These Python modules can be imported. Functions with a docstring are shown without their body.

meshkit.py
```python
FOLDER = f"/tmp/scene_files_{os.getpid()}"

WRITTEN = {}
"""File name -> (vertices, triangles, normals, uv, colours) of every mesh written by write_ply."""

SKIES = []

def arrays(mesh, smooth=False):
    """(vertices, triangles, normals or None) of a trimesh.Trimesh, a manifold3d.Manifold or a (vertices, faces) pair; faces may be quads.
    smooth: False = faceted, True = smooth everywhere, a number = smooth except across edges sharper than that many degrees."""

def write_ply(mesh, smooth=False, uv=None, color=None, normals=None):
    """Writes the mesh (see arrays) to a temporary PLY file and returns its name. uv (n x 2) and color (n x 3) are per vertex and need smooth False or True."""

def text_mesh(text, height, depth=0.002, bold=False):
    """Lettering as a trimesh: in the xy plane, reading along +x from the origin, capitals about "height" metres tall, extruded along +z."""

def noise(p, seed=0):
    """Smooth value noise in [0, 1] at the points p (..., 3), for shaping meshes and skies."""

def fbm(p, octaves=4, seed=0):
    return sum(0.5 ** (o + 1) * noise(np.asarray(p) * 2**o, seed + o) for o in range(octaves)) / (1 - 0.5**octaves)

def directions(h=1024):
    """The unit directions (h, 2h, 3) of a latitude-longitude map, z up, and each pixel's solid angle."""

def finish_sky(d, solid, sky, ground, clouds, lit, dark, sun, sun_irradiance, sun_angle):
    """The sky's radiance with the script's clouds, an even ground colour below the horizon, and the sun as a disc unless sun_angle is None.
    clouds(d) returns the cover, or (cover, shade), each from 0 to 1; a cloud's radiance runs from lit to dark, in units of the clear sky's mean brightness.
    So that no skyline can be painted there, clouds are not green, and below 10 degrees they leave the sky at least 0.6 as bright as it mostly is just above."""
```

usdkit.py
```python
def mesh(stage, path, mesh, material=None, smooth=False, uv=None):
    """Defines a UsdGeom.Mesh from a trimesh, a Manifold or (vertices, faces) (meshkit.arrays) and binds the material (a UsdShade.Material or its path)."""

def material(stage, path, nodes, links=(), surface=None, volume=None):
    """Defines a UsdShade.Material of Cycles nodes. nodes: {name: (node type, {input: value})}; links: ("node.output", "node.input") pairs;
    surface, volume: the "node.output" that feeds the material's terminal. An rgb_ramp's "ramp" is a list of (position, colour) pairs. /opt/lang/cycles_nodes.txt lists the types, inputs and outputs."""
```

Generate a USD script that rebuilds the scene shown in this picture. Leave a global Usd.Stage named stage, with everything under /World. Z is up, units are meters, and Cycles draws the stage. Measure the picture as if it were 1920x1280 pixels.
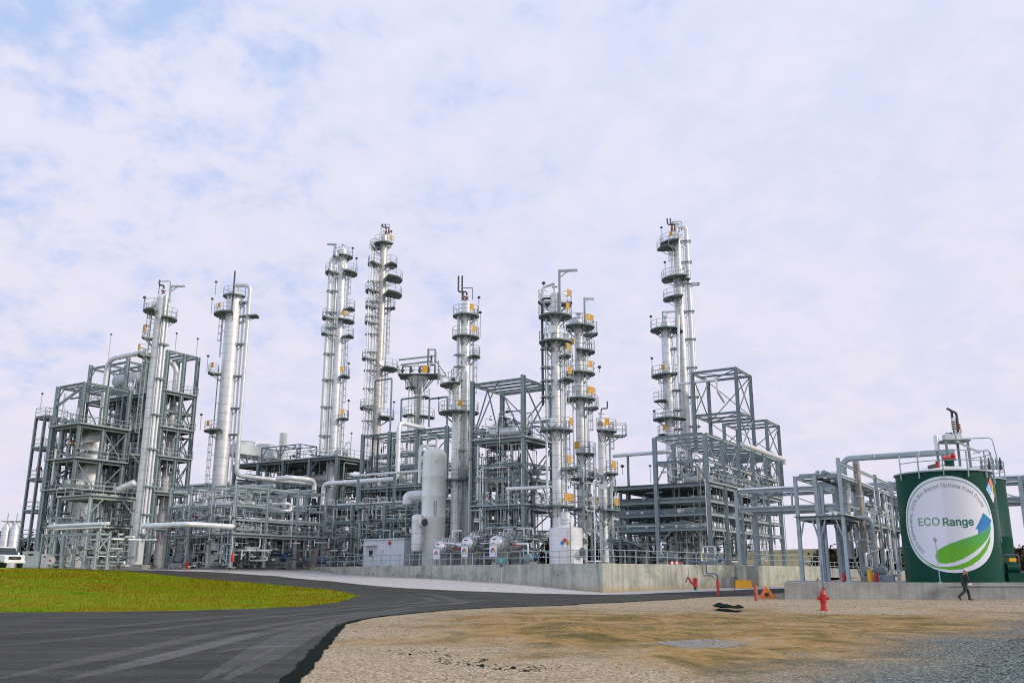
import math, random
import numpy as np
import trimesh, manifold3d as m3
import shapely
from shapely.geometry import Polygon, LineString, Point, box as sbox
from shapely.ops import unary_union
from scipy.interpolate import RBFInterpolator
import usdkit, meshkit
from pxr import Usd, UsdGeom, UsdLux, UsdShade, Gf, Sdf, Vt

stage = Usd.Stage.CreateInMemory()
UsdGeom.SetStageUpAxis(stage, 'Z'); UsdGeom.SetStageMetersPerUnit(stage, 1.0)
UsdGeom.Xform.Define(stage, '/World'); UsdGeom.Scope.Define(stage, '/World/Looks')
random.seed(7); RNG = np.random.default_rng(7)

# ---------------------------------------------------------------- camera, sky, sun, exposure
FPX, TH = 1700.0, math.radians(14.5)
CAM = np.array([0.0, 0.0, 1.35])
FW = np.array([0, math.cos(TH), math.sin(TH)]); UP = np.array([0, -math.sin(TH), math.cos(TH)]); RT = np.array([1.0, 0, 0])
cam = UsdGeom.Camera.Define(stage, '/World/camera')
cam.CreateHorizontalApertureAttr(36.0); cam.CreateVerticalApertureAttr(24.0)
cam.CreateFocalLengthAttr(36.0 * FPX / 1920.0)
cam.CreateClippingRangeAttr(Gf.Vec2f(0.1, 6000)); cam.CreateFStopAttr(0.0)
cam.AddTranslateOp().Set(Gf.Vec3d(*CAM)); cam.AddRotateXOp().Set(90 + math.degrees(TH))
EXPOSURE = 0.65
cam.CreateExposureAttr(EXPOSURE)

SUN_AZ, SUN_EL = math.radians(112), math.radians(30)      # clockwise from +y (the view direction)
sdir = np.array([math.sin(SUN_AZ) * math.cos(SUN_EL), math.cos(SUN_AZ) * math.cos(SUN_EL), math.sin(SUN_EL)])
SKY_STRENGTH = 0.1
dome = UsdLux.DomeLight.Define(stage, '/World/sky')
dome.GetPrim().SetCustomDataByKey('kind', 'structure')
skym = usdkit.material(stage, '/World/Looks/sky_material', {
    'tc': ('texture_coordinate', {}),
    'sky': ('sky_texture', {'sky_type': 'single_scattering', 'sun_disc': False, 'sun_elevation': SUN_EL, 'sun_rotation': SUN_AZ, 'air_density': 1.0, 'aerosol_density': 1.5, 'ozone_density': 1.0}),
    'xyz': ('separate_xyz', {}),
    'zm': ('math', {'math_type': 'maximum', 'value2': 0.06}),
    'za': ('math', {'math_type': 'add', 'value2': 0.42}),
    'dx': ('math', {'math_type': 'divide'}), 'dy': ('math', {'math_type': 'divide'}),
    'uv': ('combine_xyz', {'z': 0.37}),
    'n1': ('noise_texture', {'scale': 12.0, 'detail': 7.0, 'roughness': 0.6, 'distortion': 0.2}),
    'n2': ('noise_texture', {'scale': 1.5, 'detail': 3.0, 'roughness': 0.5}),
    'n3': ('noise_texture', {'scale': 30.0, 'detail': 4.0, 'roughness': 0.55}),
    'mx': ('math', {'math_type': 'multiply_add', 'value2': 0.36, 'value3': 0.0}),     # more cover to the right
    's1': ('math', {'math_type': 'multiply_add', 'value2': 0.42}),
    's2': ('math', {'math_type': 'add'}),
    's3': ('math', {'math_type': 'multiply_add', 'value2': 0.22}),
    'lowz': ('map_range', {'from_min': 0.15, 'from_max': 0.75, 'to_min': 0.16, 'to_max': -0.06, 'clamp': True}),
    's4': ('math', {'math_type': 'add'}),
    'cov': ('map_range', {'range_type': 'smoothstep', 'from_min': 0.50, 'from_max': 0.86, 'to_min': 0.32, 'to_max': 1.0, 'clamp': True}),
    'cr': ('rgb_ramp', {'ramp': [(0.0, (4.0, 4.5, 6.05)), (0.42, (4.55, 4.82, 6.05)), (0.6, (5.0, 5.08, 6.05)), (1.0, (5.3, 5.3, 6.05))]}),
    'veil': ('mix', {'fac': 0.8, 'color2': (2.6, 3.85, 6.25)}), 'mixc': ('mix', {}),
    'hz': ('map_range', {'from_min': 0.1, 'from_max': 0.65, 'clamp': True}), 'hc': ('rgb_ramp', {'ramp': [(0, (1.04, 0.975, 0.95)), (1, (0.985, 1.0, 1.02))]}), 'mh': ('mix', {'mix_type': 'multiply', 'fac': 1.0}),
    'bg': ('background_shader', {'strength': SKY_STRENGTH}),
}, [('tc.generated', 'xyz.vector'), ('xyz.z', 'zm.value1'), ('zm.result', 'za.value1') if False else ('zm.value', 'za.value1'),
    ('xyz.x', 'dx.value1'), ('za.value', 'dx.value2'), ('xyz.y', 'dy.value1'), ('za.value', 'dy.value2'),
    ('dx.value', 'uv.x'), ('dy.value', 'uv.y'), ('uv.vector', 'n1.vector'), ('uv.vector', 'n2.vector'), ('uv.vector', 'n3.vector'),
    ('xyz.x', 'mx.value1'), ('n2.fac', 's1.value1'), ('n1.fac', 's1.value3'), ('s1.value', 's2.value1'), ('mx.value', 's2.value2'),
    ('n3.fac', 's3.value1'), ('s2.value', 's3.value3'), ('xyz.z', 'lowz.value'), ('s3.value', 's4.value1'), ('lowz.result', 's4.value2'),
    ('s4.value', 'cov.value'), ('n1.fac', 'cr.fac'), ('cov.result', 'mixc.fac'), ('sky.color', 'veil.color1'), ('veil.color', 'mixc.color1'), ('cr.color', 'mixc.color2'),
    ('xyz.z', 'hz.value'), ('hz.result', 'hc.fac'), ('mixc.color', 'mh.color1'), ('hc.color', 'mh.color2'), ('mh.color', 'bg.color')], surface='bg.background')
UsdShade.MaterialBindingAPI.Apply(dome.GetPrim()).Bind(skym)

sun = UsdLux.DistantLight.Define(stage, '/World/sun')
sun.CreateNormalizeAttr(True); sun.CreateIntensityAttr(0.4); sun.CreateAngleAttr(10.0); sun.CreateColorAttr(Gf.Vec3f(1.0, 0.90, 0.76))
sun.AddTranslateOp().Set(Gf.Vec3d(0, 0, 200))
sun.AddRotateZOp().Set(-math.degrees(SUN_AZ)); sun.AddRotateXOp().Set(math.degrees(SUN_EL) - 90.0)
# ---------------------------------------------------------------- projection helpers (where in the place a photographed point lies)
def P(px, py, d):
    r = FW + RT * ((px - 960) / FPX) + UP * ((640 - py) / FPX)
    return CAM + r * (d / r[1])
def ZY(py, d): return P(960, py, d)[2]
def ALONG(p, dr, px):
    k = (px - 960) / FPX; r0 = np.asarray(p, float) - CAM; dr = np.asarray(dr, float)
    return (k * r0 @ FW - r0 @ RT) / (dr @ RT - k * (dr @ FW))
GA = math.radians(58)
U = np.array([math.cos(GA), math.sin(GA), 0.0]); V = np.array([-math.sin(GA), math.cos(GA), 0.0]); Z = np.array([0, 0, 1.0])
def ZP(pt, py):          # height above point pt (x, y) that shows at picture row py
    return ZY(py, pt[1])

# ---------------------------------------------------------------- mesh building
_sq = np.array([[-1, -1], [1, -1], [1, 1], [-1, 1]], float)
_BF = [(0, 3, 2, 1), (4, 5, 6, 7), (0, 1, 5, 4), (1, 2, 6, 5), (2, 3, 7, 6), (3, 0, 4, 7)]
_BI = np.array([i for f in _BF for i in f])
_BT = np.array([[4 * k + a, 4 * k + b, 4 * k + c] for k in range(6) for a, b, c in ((0, 1, 2), (0, 2, 3))])
def unit(v):
    v = np.asarray(v, float); n = math.sqrt(v @ v); return v / n if n > 1e-12 else v
def frame_of(d, up=None):
    d = unit(d)
    up = np.array([0, 0, 1.0]) if up is None else np.asarray(up, float)
    if abs(d @ unit(up)) > 0.98: up = U if abs(d @ U) < 0.9 else V
    a = unit(np.cross(up, d)); b = np.cross(d, a)
    return a, b, d
class MB:
    def __init__(s): s.v, s.f, s.n, s.c = [], [], [], 0
    def add(s, v, f, n):
        s.v.append(v); s.f.append(np.asarray(f) + s.c); s.n.append(n); s.c += len(v); return s
    def flat(s, v, f):
        v = np.asarray(v, float); f = np.asarray(f, int)
        t = v[f]; n = np.cross(t[:, 1] - t[:, 0], t[:, 2] - t[:, 0]); n /= np.maximum(np.linalg.norm(n, axis=1, keepdims=True), 1e-12)
        return s.add(t.reshape(-1, 3), np.arange(3 * len(f)).reshape(-1, 3), np.repeat(n, 3, 0))
    def smooth(s, v, f):
        f = np.asarray(f); u, inv = np.unique(f.ravel(), return_inverse=True); v, f = np.asarray(v)[u], inv.reshape(f.shape)
        a, b, n = meshkit.arrays((v, f), True); return s.add(a, b, n)
    def hexa(s, c8):
        c8 = np.asarray(c8, float); q = c8[_BI]
        n = np.zeros((24, 3))
        for k in range(6):
            m = np.cross(q[4 * k + 1] - q[4 * k], q[4 * k + 2] - q[4 * k]); n[4 * k:4 * k + 4] = m / max(math.sqrt(m @ m), 1e-12)
        return s.add(q, _BT, n)
    def box(s, c, size, ax=None):
        c = np.asarray(c, float); h = np.asarray(size, float) / 2
        a = np.eye(3) if ax is None else np.asarray(ax)
        k = np.array([[x, y, z] for z in (-1, 1) for x, y in _sq]) * h
        return s.hexa(c + k @ a)
    def bar(s, p, q, w, h=None, up=None):
        p = np.asarray(p, float); q = np.asarray(q, float); a, b, d = frame_of(q - p, up); h = h or w
        k = [(-1, -1), (1, -1), (1, 1), (-1, 1)]
        return s.hexa([e + a * x * w / 2 + b * y * h / 2 for e in (p, q) for x, y in k])
    def ibeam(s, p, q, depth, width, up=None, t=None):
        p = np.asarray(p, float); q = np.asarray(q, float); a, b, d = frame_of(q - p, up)
        t = t or max(0.02, depth * 0.07); h, w, k = depth / 2, width / 2, t / 2
        sec = [(-w, -h), (w, -h), (w, -h + t), (k, -h + t), (k, h - t), (w, h - t), (w, h), (-w, h), (-w, h - t), (-k, h - t), (-k, -h + t), (-w, -h + t)]
        o = np.array([a * x + b * y for x, y in sec]); A, B = p + o, q + o; v, f = [], []
        for i in range(12):
            j = (i + 1) % 12; v += [A[i], A[j], B[j], B[i]]; m = 4 * i; f += [(m, m + 1, m + 2), (m, m + 2, m + 3)]
        for E, fl in ((A, 1), (B, 0)):
            for i0, i1, i2, i3 in ((0, 1, 2, 11), (10, 3, 4, 9), (8, 5, 6, 7)):
                m = len(v); v += [E[i0], E[i1], E[i2], E[i3]]
                f += [(m, m + 2, m + 1), (m, m + 3, m + 2)] if fl else [(m, m + 1, m + 2), (m, m + 2, m + 3)]
        v = np.array(v); f = np.array(f); n = np.zeros_like(v); tt = v[f[::2]]
        nn = np.cross(tt[:, 1] - tt[:, 0], tt[:, 2] - tt[:, 0]); nn /= np.maximum(np.linalg.norm(nn, axis=1, keepdims=True), 1e-12)
        return s.add(v, f, np.repeat(nn, 4, 0))
    def tube(s, pts, r, n=8, bend=None, cap=True, seg=4):
        pts = [np.asarray(p, float) for p in pts]
        if bend is None: bend = r * 2.2
        if len(pts) > 2 and bend > 0:
            o = [pts[0]]
            for i in range(1, len(pts) - 1):
                a, b, c = pts[i - 1], pts[i], pts[i + 1]
                la, lc = np.linalg.norm(a - b), np.linalg.norm(c - b)
                t = min(bend, la * 0.48, lc * 0.48)
                if t < 1e-4: o.append(b); continue
                A, C = b + (a - b) * t / la, b + (c - b) * t / lc
                for k in range(seg + 1):
                    u = k / seg; o.append((1 - u) ** 2 * A + 2 * u * (1 - u) * b + u * u * C)
            o.append(pts[-1]); pts = o
        p = np.array(pts); m = len(p)
        tg = np.empty_like(p); tg[1:-1] = p[2:] - p[:-2]; tg[0] = p[1] - p[0]; tg[-1] = p[-1] - p[-2]
        tg /= np.maximum(np.linalg.norm(tg, axis=1, keepdims=True), 1e-12)
        a, b, _ = frame_of(tg[0]); an = np.arange(n) * 2 * math.pi / n; ca, sa = np.cos(an)[:, None], np.sin(an)[:, None]
        rr = np.broadcast_to(np.asarray(r, float), (m,)); v, nn = [], []
        for i in range(m):
            a = unit(a - tg[i] * (a @ tg[i])); b = np.cross(tg[i], a); k = ca * a + sa * b
            nn.append(k); v.append(p[i] + k * rr[i])
        i, j = np.meshgrid(np.arange(m - 1), np.arange(n), indexing='ij'); i, j = i.ravel(), j.ravel(); j2 = (j + 1) % n
        f = np.vstack([np.stack([i * n + j, i * n + j2, (i + 1) * n + j2], 1), np.stack([i * n + j, (i + 1) * n + j2, (i + 1) * n + j], 1)])
        s.add(np.vstack(v), f, np.vstack(nn))
        if cap:
            fan = np.array([[0, k + 1, k] for k in range(1, n - 1)]); s.add(v[0], fan, np.repeat(-tg[:1], n, 0)); s.add(v[-1], fan[:, ::-1], np.repeat(tg[-1:], n, 0))
        return s
    def cyl(s, p, q, r, n=12): return s.tube([p, q], r, n)
    def lathe(s, o, prof, n=24, axis=(0, 0, 1), a0=0.0, a1=360.0):
        o = np.asarray(o, float); d = unit(axis)
        a, b, _ = frame_of(d) if abs(d[2]) < 0.99 else (np.array([1.0, 0, 0]), np.array([0, 1.0, 0]) * np.sign(d[2]), d)
        pr = np.array(prof, float); sg = pr[1:] - pr[:-1]; nr = np.stack([sg[:, 1], -sg[:, 0]], 1); nr /= np.maximum(np.linalg.norm(nr, axis=1, keepdims=True), 1e-12)
        full = a1 - a0 >= 360; m = n if full else n + 1
        an = np.radians(a0 + (a1 - a0) * np.arange(m) / n); rad = np.cos(an)[:, None] * a + np.sin(an)[:, None] * b
        j = np.arange(n); j2 = (j + 1) % m
        for k in range(len(sg)):
            if abs(sg[k]).sum() < 1e-9: continue
            n0 = n1 = nr[k]
            if k > 0 and nr[k - 1] @ nr[k] > 0.75: n0 = unit(nr[k - 1] + nr[k])
            if k < len(sg) - 1 and nr[k + 1] @ nr[k] > 0.75: n1 = unit(nr[k + 1] + nr[k])
            A = o + rad * pr[k, 0] + d * pr[k, 1]; B = o + rad * pr[k + 1, 0] + d * pr[k + 1, 1]
            NA = rad * n0[0] + d * n0[1]; NB = rad * n1[0] + d * n1[1]
            f = []
            if pr[k + 1, 0] > 1e-9: f.append(np.stack([j, j2, m + j2], 1) if pr[k, 0] > 1e-9 else np.stack([j, m + j2, m + j], 1))
            if pr[k, 0] > 1e-9: f.append(np.stack([j, m + j2, m + j], 1) if pr[k + 1, 0] > 1e-9 else np.stack([j, j2, m + j], 1))
            s.add(np.vstack([A, B]), np.vstack(f), np.vstack([NA, NB]))
        return s
    def tri(s): return sum(len(f) for f in s.f)
    def build(s, name, mat, parent=None, **tags):
        assert s.v, name
        v, f, n = np.vstack(s.v), np.vstack(s.f), np.vstack(s.n)
        path = new_path(name, parent)
        off = OFFS.get(str(parent), np.zeros(3)) if parent is not None else np.zeros(3)
        if parent is None:
            c = v.mean(0); c[2] = v[:, 2].min(); off = np.round(c, 3)
        else:
            OFFS[path] = off
        m = UsdGeom.Mesh.Define(stage, path)
        m.CreatePointsAttr(Vt.Vec3fArray.FromNumpy((v - off).astype(np.float32)))
        m.CreateFaceVertexCountsAttr(Vt.IntArray.FromNumpy(np.full(len(f), 3, np.int32)))
        m.CreateFaceVertexIndicesAttr(Vt.IntArray.FromNumpy(f.astype(np.int32).ravel()))
        m.CreateSubdivisionSchemeAttr('none')
        m.CreateNormalsAttr(Vt.Vec3fArray.FromNumpy(n.astype(np.float32))); m.SetNormalsInterpolation('vertex')
        UsdShade.MaterialBindingAPI.Apply(m.GetPrim()).Bind(mat)
        if parent is None:
            m.AddTranslateOp().Set(Gf.Vec3d(*off)); OFFS[path] = off
        tag(m.GetPrim(), **tags)
        return path
COUNT, OFFS = {}, {}
def new_path(name, parent=None):
    base = (parent or '/World') + '/' + name; k = COUNT.get(base, -1) + 1; COUNT[base] = k
    return base if k == 0 else f'{base}_{k:03d}'
def tag(p, label=None, cat=None, group=None, kind=None):
    for k, x in (('label', label), ('category', cat), ('group', group), ('kind', kind)):
        if x: p.SetCustomDataByKey(k, x)
def thing(name, label, cat, loc=(0, 0, 0), group=None, kind=None):
    path = new_path(name); x = UsdGeom.Xform.Define(stage, path); loc = np.round(np.asarray(loc, float), 3)
    x.AddTranslateOp().Set(Gf.Vec3d(*loc)); OFFS[path] = loc; tag(x.GetPrim(), label, cat, group, kind)
    return path
def copy_thing(src, loc, rotz, label, group=None):
    p = stage.GetPrimAtPath(src); base = p.GetName()
    path = new_path(base); x = UsdGeom.Xform.Define(stage, path)
    x.GetPrim().GetReferences().AddInternalReference(src)
    x.ClearXformOpOrder()
    x.AddTranslateOp().Set(Gf.Vec3d(*map(float, loc)))
    if rotz: x.AddRotateZOp().Set(float(rotz))
    tag(x.GetPrim(), label, p.GetCustomDataByKey('category'), group or p.GetCustomDataByKey('group'))
    x.GetPrim().SetInstanceable(True)
    return path
def obj(path_or_none, name, mesh_fn, mat, **k):
    m = MB(); mesh_fn(m); return m.build(name, mat, path_or_none, **k)
def grid_clip(poly, cell):
    """A polygon cut along a square grid into small triangles: (n, 2) points and faces."""
    x0, y0, x1, y1 = poly.bounds; pts, fs, c = [], [], 0
    pp = shapely.prepared.prep(poly)
    for i in range(int(math.floor(x0 / cell)), int(math.ceil(x1 / cell))):
        for j in range(int(math.floor(y0 / cell)), int(math.ceil(y1 / cell))):
            b = sbox(i * cell, j * cell, (i + 1) * cell, (j + 1) * cell)
            if pp.contains(b):
                pts.append(np.array([[i, j], [i + 1, j], [i + 1, j + 1], [i, j + 1]]) * cell); fs.append(np.array([[0, 1, 2], [0, 2, 3]]) + c); c += 4
            elif pp.intersects(b):
                g = poly.intersection(b)
                for q in getattr(g, 'geoms', [g]):
                    if q.geom_type != 'Polygon' or q.area < 1e-7: continue
                    v, f = trimesh.creation.triangulate_polygon(q, engine='earcut')
                    v, f = np.asarray(v)[:, :2], np.asarray(f)
                    t = v[f]; flip = ((t[:, 1, 0] - t[:, 0, 0]) * (t[:, 2, 1] - t[:, 0, 1]) - (t[:, 1, 1] - t[:, 0, 1]) * (t[:, 2, 0] - t[:, 0, 0])) < 0
                    f = f.copy(); f[flip] = f[flip][:, ::-1]
                    pts.append(v); fs.append(f + c); c += len(v)
    return np.vstack(pts), np.vstack(fs)
def weld(v, f, tol=1e-5):
    k = np.round(np.asarray(v) / tol).astype(np.int64); _, i, inv = np.unique(k, axis=0, return_index=True, return_inverse=True)
    f = inv.ravel()[f]; f = f[(f[:, 0] != f[:, 1]) & (f[:, 1] != f[:, 2]) & (f[:, 0] != f[:, 2])]
    return np.asarray(v)[i], f

# ---------------------------------------------------------------- materials
def mat(name, col, rough=0.5, metal=0.0, var=0.12, scale=1.5, bump=0.0, bscale=20.0, seams=0.0, seam_gap=1.0, rnd=0.0, spec=0.5, streak=0.0, dirt=None, rust=0.0):
    """A painted, metal or mineral surface: colour varied by noise, optional seams every seam_gap metres of height, vertical streaks, rust specks and fine relief."""
    N = {'geo': ('geometry', {}), 'n': ('noise_texture', {'scale': scale, 'detail': 5.0, 'roughness': 0.6}),
         'r': ('map_range', {'from_min': 0.3, 'from_max': 0.7, 'to_min': 1 - var, 'to_max': 1 + var, 'clamp': True}),
         'c': ('color', {'value': col}), 'm': ('mix', {'mix_type': 'multiply', 'fac': 1.0}), 'p': ('principled_bsdf', {'roughness': rough, 'metallic': metal, 'specular_ior_level': spec}),
         'rg': ('map_range', {'from_min': 0.3, 'from_max': 0.7, 'to_min': max(0.02, rough - 0.08), 'to_max': min(1, rough + 0.1), 'clamp': True})}
    L = [('geo.position', 'n.vector'), ('n.fac', 'r.value'), ('c.color', 'm.color1'), ('r.result', 'm.color2'), ('n.fac', 'rg.value'), ('rg.result', 'p.roughness')]
    cur = 'm.color'
    if rnd:
        N |= {'oi': ('object_info', {}), 'or': ('map_range', {'to_min': 1 - rnd, 'to_max': 1 + rnd}), 'mo': ('mix', {'mix_type': 'multiply', 'fac': 1.0})}
        L += [('oi.random', 'or.value'), (cur, 'mo.color1'), ('or.result', 'mo.color2')]; cur = 'mo.color'
    if streak:
        N |= {'sv': ('mapping', {'scale': (3.0, 3.0, 0.10)}), 'sn': ('noise_texture', {'scale': 1.0, 'detail': 4.0, 'roughness': 0.65}),
              'sr': ('map_range', {'from_min': 0.45, 'from_max': 0.75, 'to_min': 1.0, 'to_max': 1 - streak, 'clamp': True}), 'ms': ('mix', {'mix_type': 'multiply', 'fac': 1.0})}
        L += [('geo.position', 'sv.vector'), ('sv.vector', 'sn.vector'), ('sn.fac', 'sr.value'), (cur, 'ms.color1'), ('sr.result', 'ms.color2')]; cur = 'ms.color'
    if rust:
        N |= {'un': ('noise_texture', {'scale': 2.3, 'detail': 6.0, 'roughness': 0.7}), 'ur': ('map_range', {'from_min': 0.63, 'from_max': 0.72, 'to_min': 0.0, 'to_max': rust, 'clamp': True}),
              'uc': ('color', {'value': (0.16, 0.07, 0.03)}), 'mu': ('mix', {})}
        L += [('geo.position', 'un.vector'), ('un.fac', 'ur.value'), ('ur.result', 'mu.fac'), (cur, 'mu.color1'), ('uc.color', 'mu.color2')]; cur = 'mu.color'
    if seams:
        N |= {'sx': ('separate_xyz', {}), 'sd': ('math', {'math_type': 'divide', 'value2': seam_gap}), 'sf': ('math', {'math_type': 'fraction'}),
              'sl': ('math', {'math_type': 'less_than', 'value2': 0.07}), 'sm': ('map_range', {'to_min': 1.0, 'to_max': 1 - seams}), 'mm': ('mix', {'mix_type': 'multiply', 'fac': 1.0})}
        L += [('geo.position', 'sx.vector'), ('sx.z', 'sd.value1'), ('sd.value', 'sf.value1'), ('sf.value', 'sl.value1'), ('sl.value', 'sm.value'), (cur, 'mm.color1'), ('sm.result', 'mm.color2')]; cur = 'mm.color'
    L.append((cur, 'p.base_color'))
    if bump:
        N |= {'bn': ('noise_texture', {'scale': bscale, 'detail': 4.0, 'roughness': 0.6}), 'b': ('bump', {'strength': min(1.0, bump), 'distance': 0.02})}
        L += [('geo.position', 'bn.vector'), ('bn.fac', 'b.height'), ('b.normal', 'p.normal')]
    return usdkit.material(stage, '/World/Looks/' + name, N, L, surface='p.BSDF')
STEEL = mat('grey_steel_paint', (0.20, 0.255, 0.256), 0.5, var=0.14, rnd=0.16, rust=0.12)
GALV = mat('galvanised_steel', (0.33, 0.39, 0.40), 0.5, metal=0.1, var=0.18, scale=3, rnd=0.12)
PALE = mat('pale_steel', (0.34, 0.40, 0.405), 0.5, var=0.15, rnd=0.1)
ALU = mat('aluminium_jacket', (0.78, 0.785, 0.775), 0.47, metal=0.45, var=0.12, scale=0.8, seams=0.30, seam_gap=1.1, rnd=0.08, streak=0.24)
ALUP = mat('aluminium_pipe_jacket', (0.74, 0.755, 0.745), 0.42, metal=0.4, var=0.13, scale=1.3, rnd=0.14)
DRUMM = mat('polished_drum_jacket', (0.74, 0.74, 0.74), 0.27, metal=0.92, var=0.08)
STEELB = mat('pale_grey_steel_paint', (0.26, 0.32, 0.325), 0.5, var=0.14, rnd=0.12, rust=0.1)
COPPER = mat('banded_warm_jacket', (0.66, 0.61, 0.545), 0.42, metal=0.55, var=0.15, seams=0.4, seam_gap=0.8)
SKIRT = mat('grey_vessel_paint', (0.55, 0.575, 0.56), 0.5, var=0.06, streak=0.08)
VESSEL = mat('vessel_grey_paint', (0.78, 0.80, 0.74), 0.45, var=0.05, streak=0.10)
GRATE = mat('floor_grating_steel', (0.12, 0.155, 0.145), 0.6, var=0.2, scale=4)
DARKP = mat('dark_pipe', (0.055, 0.065, 0.07), 0.5, var=0.2)
RAIL = mat('rail_steel', (0.33, 0.385, 0.375), 0.5, var=0.1)
ORANGE = mat('safety_gate_yellow', (0.72, 0.40, 0.05), 0.5, var=0.08)
BARRIER = mat('barrier_yellow', (0.86, 0.43, 0.02), 0.55, var=0.08)
RED = mat('red_paint', (0.50, 0.025, 0.018), 0.42, var=0.15)
REDPIPE = mat('red_valve_paint', (0.24, 0.09, 0.07), 0.45, var=0.2)
RUSTY = mat('rusty_steel', (0.20, 0.12, 0.08), 0.75, var=0.4, scale=4)
BROWN = mat('bare_dome_steel', (0.38, 0.30, 0.22), 0.45, metal=0.6, var=0.2)
BLUE = mat('blue_motor_paint', (0.03, 0.10, 0.24), 0.42, var=0.1)
WHITE = mat('white_paint', (0.78, 0.78, 0.78), 0.4, var=0.03)
BLACK = mat('black_rubber', (0.02, 0.02, 0.02), 0.6, var=0.1)
PANEL = mat('shelter_panel_paint', (0.60, 0.635, 0.64), 0.5, var=0.04, streak=0.06)
GREEN = mat('green_tank_paint', (0.003, 0.056, 0.034), 0.42, var=0.09, streak=0.2, spec=0.18)
WEATH = mat('weathered_pale_pipe', (0.36, 0.33, 0.29), 0.7, var=0.3, streak=0.3, rust=0.4)
# ---------------------------------------------------------------- the ground: one sheet, roads, grass, verges
WALLZ = float(P(1131, 1055.5, 74)[2]); PADZ = WALLZ - 0.12
WC = P(1131, 1112, 74)[:2]                                   # the corner of the containment wall
WL = WC + np.array([-.7071, .7071]) * 44.4                    # its left end
wr_dir = np.array([.7071, .7071]); WR = WC + wr_dir * 19.3    # right face up to the recess
_ctl = []
def ctl(x, y, z): _ctl.append((x, y, z))
for x in (-60, -30, -12, 0, 12, 30, 60):
    for y in (-15, 0, 10, 20): ctl(x, y, 0.0)
for x in (-8, 2, 10, 20, 30, 45, 60):
    for y in (30, 40, 50): ctl(x, y, 0.0)
for x in (8, 20, 32, 45, 60): ctl(x, 58, 0.02)
for x, y in ((-20, 33.6), (-14, 36), (-6, 38)): ctl(x, y, 0.0)
for px, py, d in ((667, 1117, 61), (700, 1108, 62), (570, 1099, 74), (400, 1086, 85), (230, 1071.5, 95), (0, 1105, 52), (0, 1062, 80), (130, 1068, 84), (300, 1100, 66), (100, 1085, 66),
                  (640, 1077, 99), (800, 1084, 88), (900, 1090, 82.5), (1000, 1097, 78), (1131, 1112, 74), (1340, 1102, 85), (1425, 1101, 90), (1500, 1103, 84), (400, 1066, 96), (350, 1068, 93), (560, 1065, 104)):
    ctl(*P(px, py, d))
for x, y in ((-120, 100), (-80, 100), (-50, 100), (-30, 110), (-90, 140), (-40, 150), (0, 150), (40, 150), (-120, 200), (0, 200), (-60, 200)): ctl(x, y, 2.2)
for x, y in ((80, 80), (60, 110), (100, 150), (120, 200), (70, 200)): ctl(x, y, 1.0)
for x, y in ((-60, 60), (-80, 40), (-100, 70)): ctl(x, y, {60: 1.4, 40: .7, 70: 1.8}[y])
_ctl = np.array(_ctl); _rbf = RBFInterpolator(_ctl[:, :2], _ctl[:, 2], kernel='linear', smoothing=0.6)
_gx, _gy = np.arange(-130, 131, 1.0), np.arange(-16, 206, 1.0)
_XX, _YY = np.meshgrid(_gx, _gy, indexing='ij')
from scipy.ndimage import gaussian_filter, map_coordinates
_G = gaussian_filter(np.clip(_rbf(np.stack([_XX.ravel(), _YY.ravel()], 1)).reshape(_XX.shape), -0.1, 2.25), 1.2)
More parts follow.
